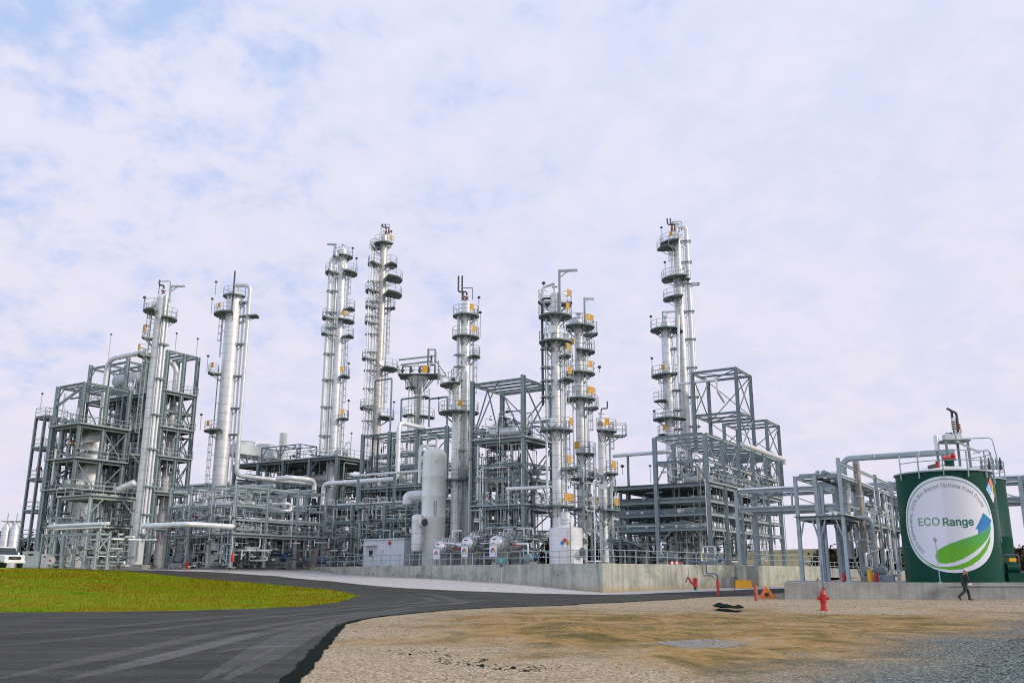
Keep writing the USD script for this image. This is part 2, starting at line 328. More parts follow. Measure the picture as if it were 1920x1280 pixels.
# a shallow hollow and low heaps in the gravel yard
_G += np.where((_YY < 60) & (_XX > -8), (meshkit.fbm(np.stack([_XX / 7, _YY / 7, _XX * 0], -1), 3, 5) - 0.5) * 0.30 * np.clip((_YY - 6) / 14, 0, 1) * np.clip((58 - _YY) / 8, 0, 1) * np.clip((_XX + 6) / 8, 0, 1), 0)
def HILL(x, y):
    x, y = np.asarray(x, float), np.asarray(y, float)
    n = meshkit.fbm(np.stack([x / 160, y / 160, x * 0], -1), 3, 3)
    ramp = np.clip((y - 230) / 260, 0, 1); ramp = ramp * ramp * (3 - 2 * ramp)
    side = np.clip((x + 260) / 420, 0.12, 1)
    return ramp * side * (13.5 + 5 * (n - 0.5)) + np.clip((y - 600) / 900, 0, 1) * 6
def TZ(x, y):
    x, y = np.asarray(x, float), np.asarray(y, float)
    i, j = np.clip((x + 130), 0, 260), np.clip((y + 16), 0, 221)
    return map_coordinates(_G, [np.atleast_1d(i).ravel(), np.atleast_1d(j).ravel()], order=1).reshape(np.shape(x)) + HILL(x, y)
def tz(x, y): return float(TZ(np.array([x]), np.array([y]))[0])
def HIT(px, py, dmax=190):
    """Where the sight line of a photographed point meets the ground."""
    d = np.linspace(8, dmax, 1500); r = FW + RT * ((px - 960) / FPX) + UP * ((640 - py) / FPX); q = CAM + r[None] * (d / r[1])[:, None]
    below = np.nonzero(q[:, 2] <= TZ(q[:, 0], q[:, 1]))[0]
    return q[below[0]] if len(below) else q[-1]

def ground_mesh():
    xs = np.unique(np.concatenate([-np.geomspace(60, 2500, 26)[::-1], np.arange(-60, 61, 1.0), np.geomspace(60, 2500, 26)]))
    ys = np.unique(np.concatenate([[-300, -120, -50, -25], np.arange(-15, 200, 1.0), np.geomspace(200, 3500, 40)]))
    X, Y = np.meshgrid(xs, ys, indexing='ij'); zz = TZ(X, Y); v = np.stack([X, Y, zz], -1).reshape(-1, 3)
    i, j = np.meshgrid(np.arange(len(xs) - 1), np.arange(len(ys) - 1), indexing='ij'); a = (i * len(ys) + j).ravel(); b = a + len(ys)
    return v, np.vstack([np.stack([a, b, b + 1], 1), np.stack([a, b + 1, a + 1], 1)])
def gravel_like(name, stops, far_stops=None, scale=38, brown=None, bump=0.3, wash=(0.33, 0.25, 0.17), gray=None):
    N = {'geo': ('geometry', {}), 'vo': ('voronoi_texture', {'scale': scale}), 'bw': ('separate_color', {}),
         'cr': ('rgb_ramp', {'ramp': stops}), 'n': ('noise_texture', {'scale': 0.16, 'detail': 6.0, 'roughness': 0.62, 'distortion': 0.4}),
         'mp': ('mapping', {'scale': (1.15, 0.75, 1.0), 'rotation': (0, 0, 0.5)}),
         'nr': ('map_range', {'from_min': 0.44, 'from_max': 0.62, 'clamp': True}), 'wc': ('color', {'value': wash}), 'mx': ('mix', {}),
         'n2': ('noise_texture', {'scale': 6.0, 'detail': 5.0, 'roughness': 0.65}), 'n2r': ('map_range', {'from_min': 0.3, 'from_max': 0.7, 'to_min': 0.86, 'to_max': 1.15, 'clamp': True}),
         'm2': ('mix', {'mix_type': 'multiply', 'fac': 1.0}), 'b': ('bump', {'strength': bump, 'distance': 0.03}), 'p': ('principled_bsdf', {'roughness': 0.92, 'specular_ior_level': 0.05})}
    L = [('geo.position', 'vo.vector'), ('vo.color', 'bw.color'), ('bw.r', 'cr.fac'), ('geo.position', 'mp.vector'), ('mp.vector', 'n.vector'), ('n.fac', 'nr.value'),
         ('cr.color', 'mx.color1'), ('wc.color', 'mx.color2'), ('geo.position', 'n2.vector'), ('n2.fac', 'n2r.value')]
    if brown is None:
        N['fx'] = ('math', {'math_type': 'multiply', 'value2': 0.0}); L += [('nr.result', 'fx.value1'), ('fx.value', 'mx.fac')]
        cur = 'mx.color'
    else:   # brown earth washes over the gravel in the middle of the yard, bluish chippings towards the right-hand front
        N |= {'bm': ('mapping', {'scale': (1 / 9.0, 1 / 10.0, 0.0)}), 'bd': ('vector_math', {'math_type': 'distance', 'vector2': (8.5 / 9.0, 26.0 / 10.0, 0.0)}), 'g': ('math', {'math_type': 'multiply_add', 'value2': -4.5}),
              'bf': ('map_range', {'range_type': 'smoothstep', 'from_min': -0.4, 'from_max': -1.4, 'clamp': True}),
              'n5': ('noise_texture', {'scale': 0.6, 'detail': 9.0, 'roughness': 0.74, 'distortion': 0.9}), 'wr5': ('rgb_ramp', {'ramp': [(0.36, (0.12, 0.095, 0.03)), (0.45, (0.20, 0.145, 0.05)), (0.53, (0.36, 0.225, 0.085)), (0.62, (0.37, 0.27, 0.15)), (0.72, (0.42, 0.35, 0.25))]}),
              'q': ('vector_math', {'math_type': 'dot_product', 'vector2': (0.81, -0.59, 0.0)}), 'q2': ('math', {'math_type': 'multiply_add', 'value2': 9.0}),
              'gf': ('map_range', {'range_type': 'smoothstep', 'from_min': -2.0, 'from_max': 1.4, 'clamp': True}),
              'gr': ('rgb_ramp', {'ramp': [(0.0, (0.025, 0.04, 0.036)), (0.5, (0.085, 0.11, 0.105)), (0.85, (0.22, 0.25, 0.245)), (1.0, (0.5, 0.52, 0.5))]}), 'mg': ('mix', {})}
        L += [('geo.position', 'bm.vector'), ('bm.vector', 'bd.vector1'), ('n.fac', 'g.value1'), ('bd.value', 'g.value3'), ('g.value', 'bf.value'), ('bf.result', 'mx.fac'),
              ('mp.vector', 'n5.vector'), ('n5.fac', 'wr5.fac'), ('wr5.color', 'mx.color2'),
              ('geo.position', 'q.vector1'), ('n.fac', 'q2.value1'), ('q.value', 'q2.value3'), ('q2.value', 'gf.value'), ('bw.r', 'gr.fac'),
              ('gf.result', 'mg.fac'), ('mx.color', 'mg.color1'), ('gr.color', 'mg.color2')]
        L.remove(('wc.color', 'mx.color2'))
        cur = 'mg.color'
    L += [(cur, 'm2.color1'), ('n2r.result', 'm2.color2'), ('m2.color', 'p.base_color'), ('vo.distance', 'b.height'), ('b.normal', 'p.normal')]
    return usdkit.material(stage, '/World/Looks/' + name, N, L, surface='p.BSDF')
YARD = gravel_like('yard_gravel', [(0.0, (0.14, 0.10, 0.06)), (0.3, (0.30, 0.235, 0.15)), (0.7, (0.45, 0.365, 0.25)), (1.0, (0.70, 0.60, 0.45))], brown=(0.72, 1.75), wash=(0.41, 0.25, 0.085))
VERGE = gravel_like('white_gravel', [(0.0, (0.26, 0.245, 0.235)), (0.4, (0.44, 0.42, 0.41)), (1.0, (0.66, 0.64, 0.63))], scale=14)
def asphalt(name, base, dust, patch=0.5):
    return usdkit.material(stage, '/World/Looks/' + name, {
        'geo': ('geometry', {}), 'n': ('noise_texture', {'scale': 0.35, 'detail': 6.0, 'roughness': 0.6}), 'r': ('map_range', {'from_min': 0.35, 'from_max': 0.7, 'to_max': patch, 'clamp': True}),
        'a': ('color', {'value': base}), 'd': ('color', {'value': dust}), 'm': ('mix', {}),
        'v': ('voronoi_texture', {'scale': 55.0}), 's': ('separate_color', {}), 'sr': ('map_range', {'to_min': 0.6, 'to_max': 1.5}), 'm2': ('mix', {'mix_type': 'multiply', 'fac': 1.0}),
        'w': ('mapping', {'scale': (0.15, 1.4, 1.0), 'rotation': (0, 0, -0.35)}), 'wn': ('noise_texture', {'scale': 1.0, 'detail': 4.0, 'roughness': 0.6}), 'wr': ('map_range', {'from_min': 0.35, 'from_max': 0.68, 'to_min': 0.85, 'to_max': 1.3, 'clamp': True}), 'm3': ('mix', {'mix_type': 'multiply', 'fac': 1.0}),
        'b': ('bump', {'strength': 0.35, 'distance': 0.01}), 'p': ('principled_bsdf', {'roughness': 0.88, 'specular_ior_level': 0.05})},
        [('geo.position', 'n.vector'), ('n.fac', 'r.value'), ('r.result', 'm.fac'), ('a.color', 'm.color1'), ('d.color', 'm.color2'), ('geo.position', 'v.vector'), ('v.color', 's.color'), ('s.r', 'sr.value'),
         ('m.color', 'm2.color1'), ('sr.result', 'm2.color2'), ('geo.position', 'w.vector'), ('w.vector', 'wn.vector'), ('wn.fac', 'wr.value'), ('m2.color', 'm3.color1'), ('wr.result', 'm3.color2'), ('m3.color', 'p.base_color'), ('v.distance', 'b.height'), ('b.normal', 'p.normal')], surface='p.BSDF')
ROAD = asphalt('asphalt', (0.050, 0.051, 0.045), (0.098, 0.094, 0.083))
FRESH = asphalt('fresh_asphalt', (0.005, 0.008, 0.006), (0.010, 0.014, 0.010), 0.4)
TURF = usdkit.material(stage, '/World/Looks/turf', {
    'geo': ('geometry', {}), 'n': ('noise_texture', {'scale': 0.28, 'detail': 6.0, 'roughness': 0.65}), 'c': ('rgb_ramp', {'ramp': [(0.3, (0.29, 0.19, 0.012)), (0.44, (0.27, 0.265, 0.008)), (0.56, (0.195, 0.295, 0.006)), (0.7, (0.11, 0.23, 0.006))]}),
    'n2': ('noise_texture', {'scale': 9.0, 'detail': 4.0}), 'r2': ('map_range', {'from_min': 0.3, 'from_max': 0.7, 'to_min': 0.6, 'to_max': 1.4, 'clamp': True}), 'm': ('mix', {'mix_type': 'multiply', 'fac': 1.0}),
    'p': ('principled_bsdf', {'roughness': 0.9, 'specular_ior_level': 0.1})},
    [('geo.position', 'n.vector'), ('n.fac', 'c.fac'), ('geo.position', 'n2.vector'), ('n2.fac', 'r2.value'), ('c.color', 'm.color1'), ('r2.result', 'm.color2'), ('m.color', 'p.base_color')], surface='p.BSDF')
FIELD = usdkit.material(stage, '/World/Looks/far_fields', {
    'geo': ('geometry', {}), 'mp': ('mapping', {'scale': (0.004, 0.012, 0.0)}), 'n': ('noise_texture', {'scale': 1.6, 'detail': 4.0, 'roughness': 0.6}),
    'c': ('rgb_ramp', {'ramp': [(0.3, (0.10, 0.11, 0.05)), (0.42, (0.20, 0.20, 0.11)), (0.5, (0.28, 0.23, 0.15)), (0.58, (0.13, 0.15, 0.075)), (0.7, (0.19, 0.13, 0.085))]}), 'p': ('principled_bsdf', {'roughness': 1.0, 'specular_ior_level': 0.0})},
    [('geo.position', 'mp.vector'), ('mp.vector', 'n.vector'), ('n.fac', 'c.fac'), ('c.color', 'p.base_color')], surface='p.BSDF')
gv, gf = ground_mesh(); near = (gv[gf].mean(1)[:, 1] < 230) & (np.abs(gv[gf].mean(1)[:, 0]) < 200)
MB().smooth(gv, gf[near]).build('ground', YARD, kind='structure', label='gravel and brown earth of the yard in front of the plant', cat='ground')
MB().smooth(gv, gf[~near]).build('hills', FIELD, kind='structure', label='low brown and green hills far behind the plant', cat='hills')

def hits(pts): return np.array([HIT(x, y)[:2] for x, y in pts])
def sheet(name, poly, lift, m, cell=1.5, **k):
    v, f = grid_clip(poly, cell); z = TZ(v[:, 0], v[:, 1]) + lift
    vv, ff = weld(np.column_stack([v, z]), f, 1e-4)
    return MB().smooth(vv, ff).build(name, m, **k)
# the road: main carriageway from the left front, one branch behind the grass, one along the wall to the right
edge_r = [(530, 1330), (568, 1280), (612, 1215), (650, 1170), (700, 1158), (760, 1151), (850, 1143), (1000, 1136.5), (1130, 1130.5), (1260, 1124), (1330, 1119), (1400, 1116), (1480, 1110)]
edge_b = [(1560, 1102.5), (1480, 1102.6), (1420, 1104), (1340, 1107.5), (1230, 1111.5), (1131, 1114.3), (1000, 1112), (860, 1107), (760, 1102), (700, 1097.5), (620, 1089), (520, 1079.5), (420, 1073), (330, 1070), (225, 1069)]
island = [(-60, 1150), (0, 1148), (150, 1147), (330, 1145), (500, 1140), (590, 1134.5), (640, 1127), (667, 1117.5), (655, 1112), (610, 1105.5), (540, 1098.5), (440, 1090), (340, 1081), (260, 1073.5), (215, 1070)]
E, B, I = hits(edge_r), hits(edge_b), hits(island)
I = np.array(LineString(np.vstack([I])).segmentize(.45).coords); I[3:-3] += (np.stack([meshkit.noise(np.column_stack([I * 1.7, I[:, 0] * 0]), 11), meshkit.noise(np.column_stack([I * 1.7, I[:, 0] * 0]), 12)], 1)[3:-3] - .5) * .45
left_out = np.array([[-60, 20.0], [-60, 33.0]])
E = np.array(LineString(E).segmentize(0.35).coords); E[2:] += (meshkit.noise(np.column_stack([E * 2.3, E[:, 0] * 0]), 9)[2:, None] - .5) * .14 * np.array([[-1.0, .5]])
road = Polygon(np.vstack([[[-3.5, 8.0]], E[1:], [[44.0, 88.0]], B, I[::-1], [[-60, 34.0]], [[-60, 8.0]]])).buffer(0)
sheet('road', road, 0.008, ROAD, 1.0, kind='structure', label='dark asphalt road forking left behind the grass and right along the wall', cat='road')
el = LineString(E[E[:, 1] < 58.5])
band = el.buffer(1.0, single_sided=True).union(el.buffer(-0.22, single_sided=True)) if False else el.buffer(0.27).intersection(road)
sheet('road_shoulder', band, 0.014, FRESH, 0.5, kind='structure', label='black band of fresh asphalt along the right edge of the road', cat='road edge')
grass_poly = Polygon(np.vstack([I, [[-46, 93.0], [-75, 92.0], [-80, 34.5]]])).buffer(0)
sheet('lawn_ground', grass_poly, 0.010, TURF, 1.2, kind='structure', label='yellow green turf of the rising lawn at the left', cat='lawn')
verge = Polygon(np.vstack([B[1:], [[-40, 97.5], [-40, 103], [-24.5, 107]], [WL + np.array([-.4, -.4])], [WC + np.array([0, -.9])], [WC + wr_dir * 12 + np.array([.5, -.5])], [WR + np.array([.4, -.4])], [WR + wr_dir * 19 + np.array([0.5, -.5])]])).buffer(0)
sheet('gravel_verge', verge.buffer(0.3), 0.004, VERGE, 1.2, kind='structure', label='pale gravel verge between the road and the concrete wall', cat='gravel verge')
# faint dusty tyre tracks on the asphalt
TRACK = usdkit.material(stage, '/World/Looks/tyre_dust', {
    'geo': ('geometry', {}), 'n': ('noise_texture', {'scale': 5.0, 'detail': 5.0, 'roughness': 0.7}), 'r': ('map_range', {'from_min': 0.25, 'from_max': 0.8, 'to_min': 0.0, 'to_max': 0.17, 'clamp': True}),
    't': ('transparent_bsdf', {}), 'd': ('principled_bsdf', {'base_color': (0.21, 0.195, 0.185), 'roughness': 0.9}), 'm': ('mix_closure', {})},
    [('geo.position', 'n.vector'), ('n.fac', 'r.value'), ('r.result', 'm.fac'), ('t.BSDF', 'm.closure1'), ('d.BSDF', 'm.closure2')], surface='m.closure')
tracks = MB()
def ribbon(mb, pts2, w, lift):
    p = np.array(LineString(pts2).simplify(0).segmentize(0.8).coords); t = np.gradient(p, axis=0); t /= np.linalg.norm(t, axis=1, keepdims=True); n = np.stack([-t[:, 1], t[:, 0]], 1)
    k = np.linspace(0, 1, len(p)); ww = (w * np.minimum(1, 6 * np.minimum(k, 1 - k) + .25))[:, None] / 2
    a, b = p + n * ww, p - n * ww; v = np.empty((2 * len(p), 3)); v[0::2, :2], v[1::2, :2] = a, b; v[:, 2] = TZ(v[:, 0], v[:, 1]) + lift
    i = np.arange(len(p) - 1) * 2; mb.smooth(v, np.vstack([np.stack([i, i + 1, i + 3], 1), np.stack([i, i + 3, i + 2], 1)]))
for k, (pts, w) in enumerate([([(380, 1278), (450, 1240), (540, 1190), (620, 1163), (760, 1140), (900, 1126)], .30), ([(420, 1278), (490, 1240), (570, 1195), (640, 1165), (780, 1142)], .26), ([(0, 1212), (200, 1192), (400, 1168), (600, 1148), (800, 1128), (1000, 1122)], .3),
        ([(0, 1190), (200, 1176), (400, 1158), (600, 1143), (780, 1124)], .28), ([(0, 1275), (200, 1232), (400, 1190), (560, 1165), (700, 1146)], .32), ([(120, 1278), (300, 1235), (450, 1198), (600, 1165)], .3),
        ([(400, 1226), (450, 1217), (520, 1213), (600, 1211)], .16), ([(440, 1206), (520, 1202), (600, 1200)], .12), ([(780, 1112), (820, 1117), (850, 1124), (870, 1128), (840, 1133), (790, 1134)], .45), ([(760, 1117), (800, 1121), (815, 1127), (790, 1131)], .3),
        ([(700, 1140), (900, 1128), (1131, 1121), (1300, 1114)], .35), ([(200, 1262), (330, 1228), (480, 1188)], .3)]):
    ribbon(tracks, hits(pts), w * 1.7, 0.016 + 0.0008 * k)
tracks.build('tyre_marks', TRACK, kind='stuff', label='pale dusty tyre tracks curving over the asphalt', cat='tyre marks')

# concrete pad of the plant behind the wall
CONC = usdkit.material(stage, '/World/Looks/wall_concrete', {
    'geo': ('geometry', {}), 'n': ('noise_texture', {'scale': 0.55, 'detail': 7.0, 'roughness': 0.68}), 'r': ('rgb_ramp', {'ramp': [(0.3, (0.28, 0.295, 0.245)), (0.5, (0.41, 0.415, 0.345)), (0.7, (0.51, 0.50, 0.42))]}),
    'sv': ('mapping', {'scale': (2.2, 2.2, 0.12)}), 'sn': ('noise_texture', {'scale': 1.0, 'detail': 5.0, 'roughness': 0.7}), 'sr': ('map_range', {'from_min': 0.42, 'from_max': 0.72, 'to_min': 1.12, 'to_max': 0.66, 'clamp': True}), 'ms': ('mix', {'mix_type': 'multiply', 'fac': 1.0}),
    'b1': ('noise_texture', {'scale': 0.45, 'detail': 6.0, 'roughness': 0.75, 'distortion': 0.8}), 'b2': ('map_range', {'from_min': 0.5, 'from_max': 0.72, 'to_min': 0.0, 'to_max': 0.65, 'clamp': True}), 'bc': ('color', {'value': (0.10, 0.115, 0.115)}), 'mb': ('mix', {}),
    'sx': ('separate_xyz', {}), 'er': ('map_range', {'from_min': 0.05, 'from_max': 0.75, 'to_min': 0.75, 'to_max': 0.0, 'clamp': True}), 'e0': ('math', {'math_type': 'multiply', 'value2': 1.7}), 'em': ('math', {'math_type': 'multiply', 'use_clamp': True}), 'ec': ('color', {'value': (0.40, 0.26, 0.09)}), 'me': ('mix', {}),
    'pn': ('noise_texture', {'scale': 18.0, 'detail': 4.0}), 'bu': ('bump', {'strength': 0.25, 'distance': 0.02}), 'p': ('principled_bsdf', {'roughness': 0.85, 'specular_ior_level': 0.25})},
    [('geo.position', 'n.vector'), ('n.fac', 'r.fac'), ('geo.position', 'sv.vector'), ('sv.vector', 'sn.vector'), ('sn.fac', 'sr.value'), ('r.color', 'ms.color1'), ('sr.result', 'ms.color2'),
     ('geo.position', 'b1.vector'), ('b1.fac', 'b2.value'), ('b2.result', 'mb.fac'), ('ms.color', 'mb.color1'), ('bc.color', 'mb.color2'),
     ('geo.position', 'sx.vector'), ('sx.z', 'er.value'), ('er.result', 'em.value1'), ('sn.fac', 'e0.value1'), ('e0.value', 'em.value2'), ('em.value', 'me.fac'), ('mb.color', 'me.color1'), ('ec.color', 'me.color2'), ('me.color', 'p.base_color'),
     ('geo.position', 'pn.vector'), ('pn.fac', 'bu.height'), ('bu.normal', 'p.normal')], surface='p.BSDF')
SLAB = mat('slab_concrete', (0.30, 0.305, 0.29), 0.85, var=0.3, scale=0.9, streak=0.35, bump=0.3)
RXY = WR + np.array([-.7071, .7071]) * 5.0; WR2 = WR + wr_dir * 4.3; WEND = WR2 + wr_dir * 14.4
def prism(mb, poly2, z0, z1):
    m = trimesh.creation.extrude_polygon(Polygon(poly2).buffer(0), z1 - z0, engine='earcut'); m.apply_translation([0, 0, z0]); return mb.flat(m.vertices, m.faces)
pad = [WL, WC, WR, WR + np.array([-.7071, .7071]) * 5.0, WR2 + np.array([-.7071, .7071]) * 5.0, WR2, WEND, (70, 160), (30, 210), (-110, 210), (-75, 128)]
prism(MB(), list(Polygon(pad).buffer(-0.2, join_style=2).exterior.coords)[:-1], 1.2, PADZ).build('concrete_pad', SLAB, kind='structure', label='raised concrete pad that carries the plant behind the wall', cat='pad')
# ---------------------------------------------------------------- containment wall and its guard rails
def offs_wall(pts, t):
    ln = LineString(pts); return ln.buffer(t, single_sided=True, join_style=2)
wt = thing('containment_wall', 'stained grey concrete containment wall around the raised plant pad', 'wall', (*WC, 0))
def wall_seg(a, b, n, t=0.35):
    a, b = np.asarray(a), np.asarray(b); d = unit(b - a); nrm = np.array([-d[1], d[0]])
    L = np.linalg.norm(b - a); cuts = np.linspace(0, L, n + 1)
    for k in range(n):
        g0, g1 = cuts[k] + 0.008, cuts[k + 1] - 0.008
        p, q = a + d * g0, a + d * g1
        zb = min(tz(*p), tz(*q)) - 0.4; m = MB()
        c = [(*p, zb), (*q, zb), (*(q + nrm * t), zb), (*(p + nrm * t), zb)]
        ch = 0.03
        m.hexa([*c, (*p, WALLZ - ch), (*q, WALLZ - ch), (*(q + nrm * t), WALLZ - ch), (*(p + nrm * t), WALLZ - ch)])
        i0, i1 = p + nrm * ch, q + nrm * ch
        m.hexa([(*p, WALLZ - ch), (*q, WALLZ - ch), (*(q + nrm * t), WALLZ - ch), (*(p + nrm * t), WALLZ - ch), (*i0, WALLZ), (*i1, WALLZ), (*(q + nrm * (t - ch)), WALLZ), (*(p + nrm * (t - ch)), WALLZ)])
        m.build('wall_panel', CONC, wt)
        if k:
            j = MB(); j.bar((*(a + d * cuts[k] + nrm * 0.1), zb), (*(a + d * cuts[k] + nrm * 0.1), WALLZ - 0.05), 0.2, 0.03, up=(*nrm, 0)); j.build('joint_filler', SLAB, wt)
REC0 = WR + np.array([-.7071, .7071]) * 3.6; REC1 = WR2 + np.array([-.7071, .7071]) * 3.6
wall_seg(WL, WC, 8); wall_seg(WC, WR, 6); wall_seg(WR, REC0, 1); wall_seg(REC0, REC1, 1); wall_seg(REC1, WR2, 1); wall_seg(WR2, WEND, 3)
def guard_rail(pts, z, label, gap=1.5, h=1.07, r=0.032, mats=RAIL, name='guard_rail', group=None):
    t = thing(name, label, 'railing', (*np.asarray(pts[0])[:2], z), group=group)
    pts = [np.append(np.asarray(p, float)[:2], z) for p in pts]
    for lev in (h, h * .53): MB().tube([p + Z * lev for p in pts], r, 5, bend=0).build('rail', mats, t)
    for a, b in zip(pts[:-1], pts[1:]):
        n = max(1, int(round(np.linalg.norm(b - a) / gap)))
        for k in range(n + (b is pts[-1])):
            p = a + (b - a) * k / n; MB().bar(p, p + Z * h, r * 1.9, r * 1.9).build('post', mats, t)
    return t
for px in (700, 738, 784, 793, 802, 922, 1046, 600, 860):     # weep pipes with short drips
    k_ = (px - 960) / FPX / 1.03; t_ = (WC[0] - k_ * WC[1]) / (.7071 * (1 + k_)); q = np.append(WC + np.array([-.7071, .7071]) * t_, 0); q[2] = max(tz(q[0], q[1]) + .25, WALLZ - 1.5 + .3 * (px % 3))
    nw = np.array([-.7071, -.7071, 0]); MB().cyl(q - nw * .05, q + nw * .06, .055, 8).build('weep_pipe', DARKP, wt)
nL = np.array([.7071, .7071]) * .2; nR = np.array([-.7071, .7071]) * .2
guard_rail([WL + nL, WC + nL + nR], WALLZ, 'grey guard rail along the top of the left, shaded concrete wall')
guard_rail([WC + nL + nR, WR + nR], WALLZ, 'grey guard rail along the top of the sunlit right concrete wall')
guard_rail([WR2 + nR, WEND + nR], WALLZ, 'grey guard rail on the last wall piece behind the orange warning triangle')

# ---------------------------------------------------------------- steel frames
def rail_part(parent, a, b, z, h=1.05, gap=1.5, r=0.028, name='handrail'):
    a = np.append(np.asarray(a)[:2], z); b = np.append(np.asarray(b)[:2], z); m = MB()
    for lev in (h, h * .52): m.bar(a + Z * lev, b + Z * lev, r * 1.8, r * 1.8)
    m.bar(a + Z * .07, b + Z * .07, 0.02, 0.13)
    n = max(1, int(round(np.linalg.norm(b - a) / gap)))
    for k in range(n + 1):
        p = a + (b - a) * k / n; m.bar(p, p + Z * h, r * 1.9, r * 1.9)
    return m.build(name, RAIL, parent)
class Frame:
    """A steel frame on the plant grid: corner o nearest the camera, bay lines us (to the right and back) and vs (to the left and back), beam levels lv."""
    def __init__(s, name, label, o, us, vs, z0, lv, col=0.34, beam=0.30, mt=None, group=None, cat='steel frame', skip=(), tops=None, uv=(None, None)):
        col, beam = col * .98, beam * .8
        s.o, s.us, s.vs, s.z0, s.lv, s.col, s.bm, s.mt = np.array([*o[:2], 0.0]), list(us), list(vs), z0, list(lv), col, beam, mt or STEEL
        s.u, s.v = U if uv[0] is None else uv[0], V if uv[1] is None else uv[1]
        s.t = thing(name, label, cat, (*o[:2], z0), group=group); tops = tops or {}
        for i in range(len(us)):
            for j in range(len(vs)):
                if (i, j) in skip: continue
                p = s.pt(i, j); zt = tops.get((i, j), s.lv[-1] + beam * .5)
                m = MB().ibeam(p + Z * z0, p + Z * zt, col, col * .92, up=s.u)
                m.box(p + Z * (z0 + .02), (col * 1.7, col * 1.7, .04), [s.u, s.v, Z]); m.build('column', s.mt, s.t)
    def pt(s, i, j, z=0.0):
        a = s.us[i] if isinstance(i, (int, np.integer)) else np.interp(i, range(len(s.us)), s.us); b = s.vs[j] if isinstance(j, (int, np.integer)) else np.interp(j, range(len(s.vs)), s.vs)
        return s.o + s.u * a + s.v * b + Z * z
    def beam(s, a, b, d=None, name='beam'):
        return MB().ibeam(a, b, d or s.bm, (d or s.bm) * .62).build(name, s.mt, s.t)
    def level(s, z, i0=0, i1=None, j0=0, j1=None, infill=0, inner=True):
        i1 = len(s.us) - 1 if i1 is None else i1; j1 = len(s.vs) - 1 if j1 is None else j1; h = s.col * .5
        for j in range(j0, j1 + 1):
            if not inner and j not in (j0, j1): continue
            for i in range(i0, i1): s.beam(s.pt(i, j, z) + s.u * h, s.pt(i + 1, j, z) - s.u * h)
        for i in range(i0, i1 + 1):
            if not inner and i not in (i0, i1): continue
            for j in range(j0, j1): s.beam(s.pt(i, j, z) + s.v * h, s.pt(i, j + 1, z) - s.v * h)
        for i in range(i0, i1):
            for k in range(infill):
                f = i + (k + 1) / (infill + 1)
                s.beam(s.pt(f, j0, z - .02) + s.v * s.bm * .35, s.pt(f, j1, z - .02) - s.v * s.bm * .35, s.bm * .75, 'joist')
    def deck(s, z, i0=0, i1=None, j0=0, j1=None, rails='', out=0.25, solid=True):
        i1 = len(s.us) - 1 if i1 is None else i1; j1 = len(s.vs) - 1 if j1 is None else j1; zt = z + s.bm * .5 + .03
        a, b, c, d = s.pt(i0, j0), s.pt(i1, j0), s.pt(i1, j1), s.pt(i0, j1)
        a, b, c, d = a - s.u * out - s.v * out, b + s.u * out - s.v * out, c + s.u * out + s.v * out, d - s.u * out + s.v * out
        if solid:
            MB().hexa([a + Z * zt, b + Z * zt, c + Z * zt, d + Z * zt, a + Z * (zt + .05), b + Z * (zt + .05), c + Z * (zt + .05), d + Z * (zt + .05)]).build('floor_grating', GRATE, s.t)
        zt += .05
        for k, (p, q) in {'r': (a, b), 'l': (a, d), 'b': (d, c), 'e': (b, c)}.items():
            if k in rails: rail_part(s.t, p, q, zt)
        return zt
    def brace(s, p, q, w=0.12):
        return MB().bar(p, q, w, w * .8).build('brace', s.mt, s.t)
    def bay(s, face, k, za, zb, style='X', at=0):
        """Bracing in bay k of a face: 'r' = the right-hand (u) face at v line at, 'l' = the left-hand (v) face at u line at."""
        pa, pb = (s.pt(k, at), s.pt(k + 1, at)) if face == 'r' else (s.pt(at, k), s.pt(at, k + 1))
        n = (pa - s.pt(k, at)) if False else (s.v if face == 'r' else s.u) * .06
        za, zb = za + s.bm * .3, zb - s.bm * .3
        if style == 'X': s.brace(pa + Z * za - n, pb + Z * zb - n); s.brace(pb + Z * za + n, pa + Z * zb + n)
        elif style == '/': s.brace(pa + Z * za, pb + Z * zb)
        elif style == '\\': s.brace(pb + Z * za, pa + Z * zb)
        elif style == 'A': m = (pa + pb) / 2 + Z * zb; s.brace(pa + Z * za, m); s.brace(pb + Z * za, m)
        elif style == 'V': m = (pa + pb) / 2 + Z * za; s.brace(pa + Z * zb, m); s.brace(pb + Z * zb, m)
        elif style == 'K':   # knee braces
            L = (pb - pa); k = min(.28, 1.6 / np.linalg.norm(L)); s.brace(pa + Z * (zb - 1.5), pa + L * k + Z * zb); s.brace(pb + Z * (zb - 1.5), pb - L * k + Z * zb)
def corner(px, py, d): return P(px, py, d)
def ext(o, dr, px, py):
    """Length along dr from o (a point at the height shown at py) until it shows at picture column px."""
    return float(ALONG(o, dr, px))
def split(L, n): return [L * k / n for k in range(n + 1)]
FR = {}
